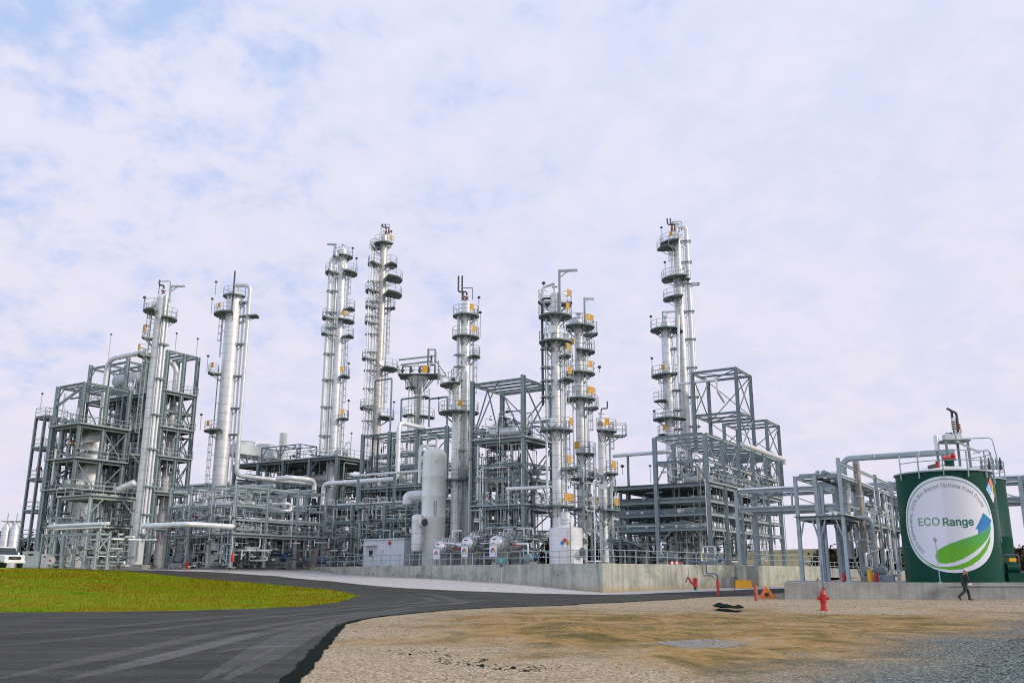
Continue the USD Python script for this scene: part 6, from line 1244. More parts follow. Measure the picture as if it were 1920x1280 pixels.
dc = onpx(1640 + 1000 / 4.5714, 840 + 357 / 4.5714); nfpa(t, lambda p: wrapped(TC, TR, AZ0, 0)(np.column_stack([p[:, 0] * .92 + dc[0], p[:, 1] + dc[1], p[:, 2] + .012])), .86, ('1', '', '0'), pale=True)
# roof fittings
cx, cy = TC; zt = TT + .55
def tp(px, py, dd=0): return P(px, py, D + dd)
lp = tp(1778, 838); pz = ZY(828, D)
MB().box((lp[0] + .3, cy, pz), (1.75, 1.6, .1)).build('roof_platform', GRATE, t)
for sx in (-.45, 1.0):
    for sy in (-.7, .7): MB().bar((lp[0] + sx, cy + sy, zt - .2), (lp[0] + sx, cy + sy, pz), .16).build('platform_leg', STEEL, t)
MB().bar((lp[0] + .2, cy - .75, pz - .05), (lp[0] + 1.7, cy - .75, pz - .85), .12).build('platform_brace', PALE, t)
MB().box((lp[0] - .05, cy - .3, ZY(821, D)), (.62, .5, .38)).build('instrument_box', PANEL, t); MB().lathe((lp[0] - .85, cy - .2, ZY(846, D)), [(0, 0), (.16, .02), (.16, 1.0), (.1, 1.08), (0, 1.1)], 12).build('silver_canister', ALUP, t)
m = MB(); x = tp(1791, 800)[0]
m.tube([(x, cy, pz), (x - .05, cy, ZY(792, D)), (x - .1, cy, ZY(783, D))], .14, 8, bend=0); m.build('vent_stack', ALUP, t)
for k, (dx, y0, y1) in enumerate(((-.12, 790, 769), (.14, 796, 774))):
    xx = x + dx; MB().tube([(xx, cy - .1 * k, ZY(y0, D)), (xx, cy - .1 * k, ZY(y1, D)), (xx - .3, cy - .1 * k, ZY(y1, D) + .12)], .085, 8, bend=.2).build('vent_pipe', DARKP, t)
    mm = MB()
    for q in range(4): mm.lathe((xx + .03, cy - .1 * k, ZY(y0, D) - .55 + q * .16), [(0, 0), (.16, 0), (.16, .06), (.09, .08), (.09, .15), (0, .15)], 8)
    mm.build('relief_valve', RUSTY if k == 0 else REDPIPE, t)
for q in range(7): a_ = q * 1.9; MB().tube([(x + .3 * math.cos(a_), cy + .3 * math.sin(a_), pz + .1), (x + .3 * math.cos(a_), cy + .3 * math.sin(a_), pz + .5 + .12 * (q % 4)), (x + .6 * math.cos(a_ + 1), cy + .3, pz + .5 + .12 * (q % 4))], .04, 6).build('instrument_tube', (ALUP, STEEL, DARKP)[q % 3], t)
MB().tube([(x + .35, cy, pz + .2), (tp(1852, 820)[0], cy - .5, ZY(820, D - .5)), (tp(1864, 850)[0], cy - .5, zt - .4)], .035, 6, bend=.3).build('bent_rod', RAIL, t)
MB().tube([(x + 1.0, cy, pz - .8), (tp(1868, 841)[0], cy + 1.0, ZY(841, D + 1)), (tp(1878, 880)[0], cy + 1.0, TT - .1)], .035, 6, bend=.3).build('bent_rod', RAIL, t)
MB().cyl((tp(1760, 858)[0] - .28, cy - 1.2, ZY(859, D - 1.2)), (tp(1760, 858)[0] + .2, cy - 1.2, ZY(859, D - 1.2)), .17, 14).build('red_valve', RED, t)
vx = tp(1771, 857)[0]; MB().lathe((vx, cy - 1.2, ZY(861, D - 1.2)), [(0, 0), (.2, 0), (.2, .07), (.13, .1), (.17, .25), (.09, .4), (0, .43)], 12).build('red_valve', RED, t); MB().cyl((vx - .3, cy - 1.2, TT + .1), (vx - .3, cy - 1.2, ZY(861, D - 1.2)), .3, 14).cyl((vx - .3, cy - 1.2, ZY(863, D - 1.2)), (vx - .3, cy - 1.2, ZY(861, D - 1.2)), .42, 14).build('valve_neck', GREEN, t)
MB().lathe((tp(1736, 866)[0], cy - 1.6, TT + .3), [(0, 0), (.15, .02), (.15, .18), (.08, .24), (.12, .36), (0, .42)], 12).build('red_valve', RED, t); MB().tube([(tp(1720, 872)[0], cy - 1.6, TT + .3), (tp(1736, 866)[0], cy - 1.6, TT + .45)], .12, 8).build('valve_pipe', DARKP, t)
for q in range(6): xx = tp(1829 + q * 7, 870)[0]; MB().lathe((xx, cy - .8, TT + .25), [(0, 0), (.1, 0), (.12, .2), (.06, .35), (.1, .5), (.03, .8), (0, .8)], 8).build('gauge_valve', (STEEL, GALV, DARKP)[q % 3], t)
# second tank behind
D2 = 66.5; r2 = 2.4; T2T = ZY(899, D2 - 1); x_r = P(1911, 1085, D2)[0]; c2 = np.array([33.2, D2]); t2 = thing('storage_tank', 'second dark green tank half hidden behind the ECO Range tank', 'tank', (*c2, SLABZ))
MB().lathe((*c2, 0), [(r2, TB), (r2, T2T * .5), (r2 + .008, T2T * .5 + .02), (r2, T2T * .5 + .04), (r2, T2T)], 72).build('shell', GREEN, t2); MB().lathe((*c2, 0), [(r2 + .001, T2T - .05), (r2 + .1, T2T - .05), (r2 + .1, T2T + .03), (0, T2T + .5)], 48).build('roof', GALV, t2); rail_ring(t2, c2, r2 + .05, T2T, 250, 400, 1.25)
a = math.degrees(math.atan2(-c2[1], -c2[0])) + 33
m = MB(); rd = np.array([math.cos(math.radians(a)), math.sin(math.radians(a)), 0]); tn = np.cross(Z, rd); q = pol(c2, a, r2 + .22, 0)
for s in (-1, 1): m.bar(q + tn * .24 * s + Z * (TB + 2.6), q + tn * .24 * s + Z * (T2T + .6), .06)
for zz in np.arange(TB + 2.8, T2T + .5, .33): m.bar(q - tn * .24 + Z * zz, q + tn * .24 + Z * zz, .035)
for zz in np.arange(TB + 3, T2T, 2.2): m.bar(q - rd * .22 + Z * zz, q + Z * zz, .06)
m.build('ladder', GALV, t2)
# person walking past the slab
def hull_chain(J, bones, ref=.05):
    M = None
    for a, b in bones:
        s = [m3.Manifold.sphere(J[k][1], 14).translate(tuple(J[k][0])) for k in (a, b)]; h = m3.Manifold.batch_hull(s); M = h if M is None else M + h
    m = M.refine_to_length(ref).to_mesh(); tm = trimesh.Trimesh(m.vert_properties[:, :3], m.tri_verts, process=True); trimesh.smoothing.filter_taubin(tm, iterations=8); return np.array(tm.vertices), np.array(tm.faces)
def person(label, o, heading, pose, jacket, trousers, hat, skin=None):
    t = thing('person', label, 'person', o); f = unit(heading); s = np.cross(Z, f)   # f forwards, s to the left
    at = lambda p: np.asarray(o) + f * p[0] + s * p[1] + Z * p[2]
    J = {k: (at(p), r) for k, (p, r) in pose.items()}; B = [('pel', 'chest'), ('chest', 'neck'), ('neck', 'head'), ('pel', 'hipL'), ('pel', 'hipR')]
    skin_b = [('pel', 'chest'), ('chest', 'neck'), ('neck', 'head'), ('head', 'jaw'), ('jaw', 'nose')]; cloth_j = [('pel', 'chest')]; tr = []
    for q in 'LR':
        skin_b += [('chest', 'sh' + q), ('sh' + q, 'el' + q), ('el' + q, 'wr' + q), ('wr' + q, 'ha' + q), ('pel', 'hip' + q), ('hip' + q, 'kn' + q), ('kn' + q, 'an' + q)]; cloth_j += [('chest', 'sh' + q), ('sh' + q, 'el' + q), ('el' + q, 'wr' + q)]; tr += [('pel', 'hip' + q), ('hip' + q, 'kn' + q), ('kn' + q, 'an' + q)]
    SK = mat('skin_' + str(len(COUNT)), skin or (.42, .25, .18), .5, var=.03); v, fc = hull_chain(J, skin_b, .035); body = MB().smooth(v, fc).build('body', SK, t)
    big = lambda e: {k: (p, r + e) for k, (p, r) in J.items()}
    v, fc = hull_chain(big(.028), cloth_j, .045); MB().smooth(v, fc).build('jacket', jacket, t); v, fc = hull_chain(big(.022), tr, .045); MB().smooth(v, fc).build('trousers', trousers, t)
    for q in 'LR':
        a = J['an' + q][0]; to = J['to' + q][0]; v, fc = hull_chain({'a': (a - Z * .02, .058), 'b': (to, .045), 'c': (a - (to - a) * .25 - Z * .04, .045)}, [('a', 'b'), ('a', 'c'), ('b', 'c')], .04); MB().smooth(v, fc).build('boot', BLACK, t)
        h = J['ha' + q][0]; d = unit(h - J['wr' + q][0]); w = np.cross(d, s); m = MB()
        for k in range(4): b0 = h + w * (k - 1.5) * .021; m.tube([b0, b0 + d * (.05 + .008 * (k in (1, 2))), b0 + d * .085 - s * .02], .0095, 6)
        m.tube([h - d * .03 + w * .035, h + w * .06 + d * .02], .011, 6); m.build('fingers', SK, body)
    hd = J['head'][0]; prof = [(.145, -.02), (.15, 0), (.128, .01), (.125, .05), (.10, .10), (.05, .125), (0, .13)]; hp = MB().lathe(hd + Z * .045, prof, 18); hp.box(hd + Z * .045 + f * .14, (.10, .18, .015), [f, s, Z]); hp.build('hard_hat', hat, t)
    m = MB()
    for q in (-1, 1): m.lathe(hd + f * .095 + s * .035 * q - Z * .005, [(0, -.012), (.012, 0), (0, .012)], 8); m.lathe(hd + s * .1 * q - Z * .01, [(0, -.03), (.018, 0), (0, .03)], 8)
    m.build('eyes_and_ears', SK, body)
    return t, at
pose = {'pel': ((0, 0, .95), .135), 'chest': ((.05, 0, 1.30), .145), 'neck': ((.09, 0, 1.50), .06), 'head': ((.13, 0, 1.64), .098), 'jaw': ((.16, 0, 1.575), .062), 'nose': ((.235, 0, 1.60), .016),
        'hipL': ((.02, .10, .90), .098), 'hipR': ((0, -.10, .90), .098), 'knL': ((.27, .10, .50), .068), 'anL': ((.30, .10, .09), .048), 'knR': ((-.10, -.10, .50), .068), 'anR': ((-.48, -.10, .22), .048), 'toL': ((.50, .10, .035), .04), 'toR': ((-.38, -.10, .04), .04),
        'shL': ((.05, .20, 1.41), .068), 'elL': ((.24, .26, 1.17), .048), 'wrL': ((.36, .17, 1.42), .034), 'haL': ((.36, .13, 1.50), .038), 'shR': ((.05, -.20, 1.41), .068), 'elR': ((.12, -.27, 1.13), .048), 'wrR': ((.20, -.18, .95), .034), 'haR': ((.22, -.15, .88), .038)}
JK = mat('dark_jacket', (.018, .022, .022), .8, var=.2); TRS = mat('dark_green_trousers', (.018, .035, .032), .8, var=.2)
o = P(1811, 1121, 55.2); o[2] = tz(o[0], o[1]); pt_, at_ = person('person in dark work clothes and pale hard hat walking right, hand raised to face', o, (1, .12, 0), pose, JK, TRS, mat('hat_pale', (.62, .50, .55), .4))
MB().box(at_((.2, -.2, .93)), (.2, .12, .13)).build('pale_pouch', C_WHITE, pt_)
stand = {'pel': ((0, 0, .95), .13), 'chest': ((.0, 0, 1.30), .145), 'neck': ((.02, 0, 1.50), .06), 'head': ((.04, 0, 1.64), .098), 'jaw': ((.07, 0, 1.575), .062), 'nose': ((.145, 0, 1.60), .016), 'hipL': ((0, .10, .9), .095), 'hipR': ((0, -.1, .9), .095), 'knL': ((.03, .11, .5), .068), 'anL': ((0, .12, .09), .048), 'knR': ((.03, -.11, .5), .068), 'anR': ((0, -.12, .09), .048), 'toL': ((.18, .13, .035), .04), 'toR': ((.18, -.13, .035), .04),
         'shL': ((0, .2, 1.41), .07), 'elL': ((-.02, .28, 1.13), .05), 'wrL': ((.18, .24, 1.03), .035), 'haL': ((.25, .22, 1.03), .04), 'shR': ((0, -.2, 1.41), .07), 'elR': ((-.02, -.28, 1.13), .05), 'wrR': ((.12, -.25, .96), .035), 'haR': ((.18, -.24, .93), .04)}
g = FR['stair']; zl = g.lv[2] + g.bm * .5 + .08
q = g.pt(.25, 1.55, zl); person('person in a bright red jacket standing on the left stair tower', q, (.6, -.8, 0), stand, mat('red_jacket', (.62, .04, .02), .7), mat('navy_trousers', (.02, .025, .04), .8), mat('hat_dark', (.5, .1, .06), .5))
# fire hydrants
def hydrant(name, o, label, flag=2.0, s=1.0):
    t = thing(name, label, 'hydrant', o); q = np.asarray(o)
    MB().lathe(q, [(0, 0), (.17, 0), (.17, .06), (.12, .08), (.115, .36), (.15, .38), (.15, .42), (.13, .44), (.13, .62), (.16, .64), (.16, .67), (.12, .69), (.10, .78), (.05, .83), (.05, .88), (0, .88)], 22).build('barrel', RED, t)
    for a in (-90, 0, 180): d = np.array([math.cos(math.radians(a)), math.sin(math.radians(a)), 0]); p = q + Z * .52; MB().cyl(p + d * .1, p + d * .20, .065, 12).cyl(p + d * .19, p + d * .24, .078, 8).build('outlet', RED, t)
    MB().cyl(q + np.array([.04, -.02, .86]), q + np.array([.04, -.02, 1.0]), .05, 8).lathe(q + np.array([.1, -.02, .92]), [(0, -.04), (.06, -.03), (.06, .03), (0, .04)], 8).build('operating_valve', REDPIPE, t)
    MB().bar(q + np.array([.05, 0, .9]), q + np.array([.05, 0, .9 + flag]), .022).build('marker_rod', DARKP, t)
    m = MB()
    for k in range(8): a = k * math.pi / 4; m.lathe(q + np.array([.145 * math.cos(a), .145 * math.sin(a), .06]), [(0, 0), (.018, 0), (.018, .03), (0, .03)], 6)
    m.build('bolt', REDPIPE, t); return t
o = HIT(1545, 1144); hydrant('fire_hydrant', o - Z * .02, 'bright red fire hydrant with a tall marker rod, alone in the gravel yard', 1.05)
def at_ground(px, py, dz=0.0): q = HIT(px, py); q[2] += dz; return q
hy = {}
for px, py, lb in ((350, 1068, 'red hydrant on the pale gravel below the left rack'), (1532, 1091, 'small red hydrant behind the near end of the tank slab')):
    o = P(px, py, 96 if px < 900 else 78); o[2] = tz(o[0], o[1]) - .02; hydrant('fire_hydrant', o, lb, .3)
# monitor (water cannon) by the wall
o = at_ground(1304, 1106); MS = .68; mo = lambda x, z, y=0.0: o + np.array([x, y, z]) * MS; t = thing('water_monitor', 'red fire water monitor with a down-turned nozzle standing before the sunlit wall', 'monitor', o); m = MB().cyl(mo(0, -.1), mo(0, .35), .11, 12).cyl(mo(0, .3), mo(0, .36), .17, 12); m.build('standpipe', DARKP, t)
MB().tube([mo(0, .36), mo(0, .62), mo(-.5, .95), mo(-.75, 1.45)], .09, 10, bend=.2).build('barrel', RED, t); MB().lathe(mo(.02, .42, -.02), [(0, 0), (.17, 0), (.17, .2), (.14, .24), (.16, .42), (.2, .52), (.17, .68), (.07, .75), (0, .75)], 14).build('hydrant_head', RED, t)
MB().tube([mo(-.75, 1.4), mo(-.8, 1.62), mo(-1.0, 1.4), mo(-1.15, .95)], .06, 10, bend=.1).build('nozzle', REDPIPE, t); MB().bar(mo(-.78, 1.5), mo(-.78, 2.5), .025).build('marker_rod', DARKP, t)
# posts, barrier, warning triangle
def bollard(px, py0, py1, label, lean=0):
    o = at_ground(px, py1, -.2); d = o[1]; h = ZY(py0, d) - o[2]; t = thing('red_post', label, 'bollard', o); MB().lathe(o, [(0, 0), (.10, 0), (.10, h * .9), (.075, h * .93), (.075, h), (0, h)], 14).build('post', RED if not lean else mat('faded_red', (.42, .08, .04), .6, var=.25), t); MB().lathe(o + Z * h, [(.05, 0), (.03, .12), (.02, .25), (0, .26)], 8).build('cap', DARKP, t) if not lean else MB().box(o + Z * (h + .01), (.17, .17, .03)).build('cap', REDPIPE, t)
bollard(1347, 1085, 1117, 'bright red post with a dark spike at the road edge'); bollard(1418, 1094, 1126, 'faded red post left of the orange warning triangle', 1)
o = at_ground(1378, 1116, -.1); t = thing('thin_rod', 'thin dark rod between the two red posts', 'rod', o); MB().bar(o, np.array([o[0], o[1], ZY(1085, o[1])]), .035).build('rod', DARKP, t); MB().bar(np.array([o[0], o[1], ZY(1086, o[1])]), np.array([o[0], o[1], ZY(1085, o[1])]), .06).build('tip', RAIL, t)
o = P(1394, 1101, 85.5); o[2] = tz(o[0], o[1]); t = thing('road_barrier', 'orange yellow plastic barrier block in front of the wall recess', 'barrier', o); h = ZY(1087, o[1]) - o[2]; L = .75
m = MB(); m.hexa([o + U * 0 + np.array([-L, -.32, 0]), o + np.array([L, -.32, 0]), o + np.array([L, .32, 0]), o + np.array([-L, .32, 0]), o + np.array([-L * .9, -.18, h]), o + np.array([L * .9, -.18, h]), o + np.array([L * .9, .18, h]), o + np.array([-L * .9, .18, h])]); m.build('block', BARRIER, t)
for sx in (-1, 0, 1): m = MB(); m.hexa([o + np.array([sx * L * .6 - .12, -.37, .02]), o + np.array([sx * L * .6 + .12, -.37, .02]), o + np.array([sx * L * .6 + .12, -.3, .02]), o + np.array([sx * L * .6 - .12, -.3, .02]), o + np.array([sx * L * .6 - .08, -.215, h * .92]), o + np.array([sx * L * .6 + .08, -.215, h * .92]), o + np.array([sx * L * .6 + .08, -.18, h * .92]), o + np.array([sx * L * .6 - .08, -.18, h * .92])]); m.build('rib', BARRIER, t)
o = at_ground(1438, 1121); t = thing('warning_triangle', 'orange folding warning triangle with a dark centre right of the red posts', 'warning sign', o); hw, hh = .47, ZY(1098, o[1]) - o[2]; f = unit([-.25, -1, 0]); sd = np.cross(f, Z) * -1
ORG = mat('sign_orange', (.78, .17, .02), .45, var=.08)
def tri_panel(off, lean, mt, name):
    b0 = o + off; top = o + Z * hh; A, B_ = b0 - sd * hw, b0 + sd * hw; n = -f * .02
    m = MB().flat([A, B_, top, A + n, B_ + n, top + n], [[0, 1, 2], [5, 4, 3], [0, 3, 4], [0, 4, 1], [1, 4, 5], [1, 5, 2], [2, 5, 3], [2, 3, 0]]); return m.build(name, mt, t), A, B_, top
fp, A, B_, top = tri_panel(f * .22, 0, ORG, 'front_panel'); tri_panel(-f * .28 + sd * .16, 0, ORG, 'back_panel')
cen = (A + B_ + top) / 3 + f * .03 - Z * .05; MB().box(cen, (.24, .02, .26), [sd, f, Z]).build('dark_emblem', C_INK, fp)
for a, b in ((A, B_), (B_, top), (top, A)): MB().bar(a + f * .03 * 1, b + f * .03, .06, .02, up=f).build('border', C_YEL if b is top and a is B_ else ORG, t)
# crumpled dark sheet lying in the gravel
t = thing('dark_sheet', 'crumpled dark green sheet lying in the gravel yard', 'sheet'); rr = random.Random(4)
for k, (pts) in enumerate(([(1338, 1135), (1348, 1131.5), (1362, 1134), (1374, 1137), (1392, 1138.5), (1378, 1140), (1352, 1139)], [(1340, 1143), (1352, 1141.5), (1372, 1144), (1390, 1146), (1384, 1148), (1362, 1146.5)], [(1376, 1136.5), (1386, 1135.5), (1394, 1139), (1384, 1140.5)])):
    poly = Polygon(hits(pts)).buffer(.05); v, f_ = grid_clip(poly, .3); zz = TZ(v[:, 0], v[:, 1]) +   .012 + .05 * meshkit.noise(np.column_stack([v * 1.7, v[:, 0] * 0 + k]), 3); vv, ff = weld(np.column_stack([v, zz]), f_, 1e-4); MB().flat(vv, ff).build('fold', mat('dark_sheeting', (.008, .016, .012), .9, spec=0.02) if k == 0 else UsdShade.Material.Get(stage, '/World/Looks/dark_sheeting'), t)
# blue pipework and concrete block at the recess
o = at_ground(1365, 1101); t = thing('concrete_block', 'low concrete block against the right end of the sunlit wall', 'block', o); MB().box(o + Z * .4 + V * .3, (2.6, 1.4, 1.2), [U, V, Z]).build('block', SLAB, t)
nW = np.array([.7071, -.7071, 0]); q0 = P(1336, 1055, 85); w0 = np.append(WC + wr_dir * 14.2, WALLZ); dr3 = np.append(wr_dir, 0)
pipe('dark blue pipe stepping down the right end of the sunlit wall', [w0 + Z * .25 - dr3 * 1.5 - nW * .3, w0 + Z * .25 + nW * .3, w0 - Z * .75 + nW * .3, w0 - Z * .75 + nW * .3 + dr3 * 1.5, w0 - Z * 1.1 + nW * .3 + dr3 * 1.8], .055, BLUE)
pipe('pale bent pipe beside the dark blue pipe on the wall', [w0 + dr3 * .6 + Z * .1 - nW * .4, w0 + dr3 * .6 + Z * .45 + nW * .35, w0 + dr3 * 1.7 + Z * .45 + nW * .35, w0 + dr3 * 1.7 - Z * .6 + nW * .35], .04, PALE)
t = thing('red_drip_tray', 'red and white plastic barrier piece on top of the sunlit wall', 'barrier', w0); m = MB(); m.box(w0 - dr3 * 4.2 + Z * .14 - nW * .17, (1.5, .22, .2), [dr3, nW, Z]); m.build('block', RED, t)
for k in range(2): MB().box(w0 - dr3 * (4.75 - .7 * k) + Z * .14 - nW * .02, (.3, .03, .2), [dr3, nW, Z]).build('white_patch', C_WHITE, t)
t = thing('round_pedestal', 'round pale concrete pedestal in the wall recess under the pipe bridge', 'pedestal', np.append(ob[:2], 0)); q = np.append(ob[:2], 0); MB().lathe(q, [(.5, 0), (.5, WALLZ), (.4, WALLZ + .05), (0, WALLZ + .05)], 20).build('shaft', CONC, t)
# lamp post and slim things in front of the tank
o = P(1763, 1093, 57.0); o[2] = SLABZ; t = thing('lamp_post', 'thin pale lamp post standing in front of the ECO Range sign', 'lamp post', o); top = np.array([P(1755, 1010, 57)[0], o[1], ZY(1010, 57)]); MB().bar(o, np.array([o[0], o[1], top[2]]), .055).build('pole', GALV, t); MB().lathe((o[0], o[1], top[2]), [(0, -.16), (.1, -.12), (.14, 0), (.1, .1), (0, .13)], 12).build('lamp', GALV, t); MB().box(o + Z * .03, (.2, .2, .06)).build('foot', GALV, t)
t = thing('slab_pipe', 'thin pale pipe clipped along the slab face at the right', 'pipe', o); MB().tube([np.array([o[0] + .1, 55.94, SLABZ - .16]), np.array([33, 55.94, SLABZ - .16])], .025, 6).build('pipe', RAIL, t)
for px, py0, py1, r, mt, lb in ((1632, 1064, 1089, .17, BARRIER, 'yellow gas bottle at the foot of the yard rack'), (1644, 1071, 1089, .13, RED, 'red fire extinguisher right of the yellow gas bottle'), (1583, 1072, 1089, .12, RED, 'red fire extinguisher on the near post of the yard rack')):
    o = P(px, py1, 63.2); o[2] = SLABZ; h = ZY(py0, 63.2) - SLABZ; t = thing('gas_bottle', lb, 'cylinder', o); MB().lathe(o, [(0, 0), (r, .02), (r, h * .78), (r * .6, h * .88), (r * .3, h * .9), (r * .3, h), (0, h)], 14).build('bottle', mt, t); MB().tube([o + Z * h * .97, o + Z * h * .97 + np.array([.1, -.05, 0])], .03, 6).build('valve', DARKP, t)
o = P(1900, 1085, 60); o[2] = SLABZ; t = thing('pump', 'green pump set with a yellow guard at the right edge beside the tanks', 'pump', o); MB().box(o + Z * .3, (1.0, .8, .6)).build('base', GREEN, t); MB().cyl(o + np.array([-.4, 0, .9]), o + np.array([.4, 0, .9]), .3, 14).build('motor', GREEN, t); MB().box(o + np.array([0, -.1, 1.4]), (.45, .3, .22)).build('guard', BARRIER, t); MB().tube([o + np.array([-.5, 0, .5]), o + np.array([-.5, 0, 1.7]), o + np.array([.5, 0, 1.7]), o + np.array([.5, 0, .2])], .07, 8).build('pipe', DARKP, t)
guard_rail([P(1700, 1062, 66)[:2] + np.array([11.0, 3]), P(1700, 1062, 66)[:2] + np.array([20.0, 3])], SLABZ + 1.2, 'dark picket fence at the right edge behind the tanks', gap=.35, h=2.2)
guard_rail([P(1500, 1060, 105)[:2], P(1640, 1062, 118)[:2]], 1.9, 'grey rail fence behind the yard rack', gap=1.2)
# ---------------------------------------------------------------- pickup and things at the left edge
def pickup(o, heading, label):
    f = unit(heading); s = np.cross(Z, f); B = [f, s, Z]; t = thing('pickup_truck', label, 'pickup truck', o); at = lambda x, y, z: np.asarray(o) + f * x + s * y + Z * z
    GL = UsdShade.Material.Get(stage, '/World/Looks/dark_glass')
    def loft(secs):   # cross-sections along the length: (x, half width, z0, z1)
        m = MB()
        for (x0, w0, a0, b0), (x1, w1, a1, b1) in zip(secs[:-1], secs[1:]): m.hexa([at(x0, -w0, a0), at(x1, -w1, a1), at(x1, w1, a1), at(x0, w0, a0), at(x0, -w0, b0), at(x1, -w1, b1), at(x1, w1, b1), at(x0, w0, b0)])
        return m
    loft([(-2.75, .93, .55, 1.12), (-.9, .95, .5, 1.15), (.75, .95, .45, 1.15), (1.9, .93, .45, 1.12), (2.55, .88, .5, 1.02), (2.7, .82, .55, .95)]).build('body', WHITE, t)
    loft([(-1.0, .80, 1.15, 1.68), (-.6, .76, 1.15, 1.82), (.1, .76, 1.15, 1.84), (.45, .78, 1.15, 1.75)]).build('cab', WHITE, t); loft([(.45, .8, 1.14, 1.73), (1.05, .86, 1.12, 1.16)]).build('windscreen', GL, t)
    for sd in (-1, 1):
        MB().hexa([at(-.9, sd * .805, 1.2), at(.5, sd * .815, 1.2), at(.5, sd * .82, 1.2), at(-.9, sd * .815, 1.2), at(-.75, sd * .77, 1.66), at(.3, sd * .775, 1.7), at(.3, sd * .785, 1.7), at(-.75, sd * .785, 1.66)]).build('side_window', GL, t)
        for x in (-1.75, 1.75):
            w = MB().cyl(at(x, sd * .72, .4), at(x, sd * .97, .4), .4, 22).build('wheel', BLACK, t); MB().cyl(at(x, sd * .93, .4), at(x, sd * .985, .4), .24, 14).build('rim', GALV, w)
        MB().box(at(2.66, sd * .66, .86), (.12, .26, .18), B).build('headlight', C_WHITE, t); MB().box(at(.75, sd * 1.02, 1.25), (.14, .16, .18), B).build('mirror', WHITE, t)
    MB().box(at(2.68, 0, .82), (.08, 1.0, .26), B).build('grille', BLACK, t); MB().box(at(2.74, 0, .52), (.14, 1.7, .2), B).build('bumper', WHITE, t); MB().box(at(2.73, 0, .83), (.04, .26, .07), B).build('emblem', REDPIPE, t)
o = P(2, 1062, 82); o[2] = tz(o[0], o[1]) - .05; pickup(o, (.72, -.62, 0), 'white pickup truck half hidden behind the crest of the lawn at the left edge')
for px, lb in ((8, 'left one of the two small silver towers at the left edge'), (25, 'right one of the two small silver towers at the left edge')):
    d = 150; c = P(px, 1020, d)[:2]; H = lambda py: ZY(py, d); t = thing('small_tower', lb, 'column', (*c, 2.2)); r = .68; MB().lathe((*c, 0), [(r, 2.2), (r, H(990)), (r * .5, H(984)), (r * .35, H(980)), (0, H(979))], 18).build('shell', ALU, t); MB().tube([(c[0] + r + .3, c[1], 2.2), (c[0] + r + .3, c[1], H(979)), (c[0], c[1], H(976))], .16, 8).build('riser_pipe', ALUP, t); MB().box((c[0], c[1], H(977)), (1.6, .8, .1)).build('platform', GRATE, t); MB().bar((c[0], c[1], H(979)), (c[0], c[1], H(962)), .08).build('vent_pipe', STEEL, t)
for px, py0, py1, d, w, lb, mt in ((58, 1033, 1062, 92, 1.7, 'pale grey louvred cabinet right of the pickup', PANEL), (84, 1038, 1064, 90, .6, 'white control box with dark displays at the trestle', WHITE)):
    q = P(px, py1, d); zb = 2.1; h = ZY(py0, d) - zb; t = thing('cabinet', lb, 'cabinet', (q[0], q[1], zb)); MB().box((q[0], q[1], zb + h / 2), (w, .6, h)).build('body', mt, t)
    for k in range(4): MB().box((q[0] - w / 2 + w * (k + .5) / 4, q[1] - .31, zb + h * .5), (w / 4 * .8, .03, h * .85)).build('door_leaf', mt, t)
    MB().box((q[0], q[1] - .33, zb + h * .8), (w * .3, .03, h * .1)).build('display', C_INK, t)
q = P(94, 1060, 90); q[2] = 2.8; t = thing('hose_reel', 'white round hose reel beside the white control box', 'hose reel', q); MB().lathe(q, [(0, -.12), (.4, -.12), (.4, -.06), (.26, -.05), (.26, .05), (.4, .06), (.4, .12), (0, .12)], 20, axis=(0.2, -1, 0)).build('reel', WHITE, t); MB().bar(q - Z * .7, q, .1).build('stand', STEEL, t); MB().cyl(q - np.array([0, .16, 0]), q, .1, 10).build('hub', RED, t)
o = P(437, 1062, 93.2); t = thing('fire_extinguisher', 'red fire extinguisher hung on the near post of the left pale rack', 'extinguisher', (o[0], o[1] - .35, 2.9)); q = np.array([o[0], o[1] - .35, 2.7]); MB().lathe(q, [(0, 0), (.16, .02), (.16, .75), (.06, .88), (.06, .95), (0, .95)], 12).build('bottle', RED, t); MB().tube([q + Z * .9, q + np.array([.15, -.05, .85]), q + np.array([.17, -.05, .4])], .02, 5).build('hose', BLACK, t)
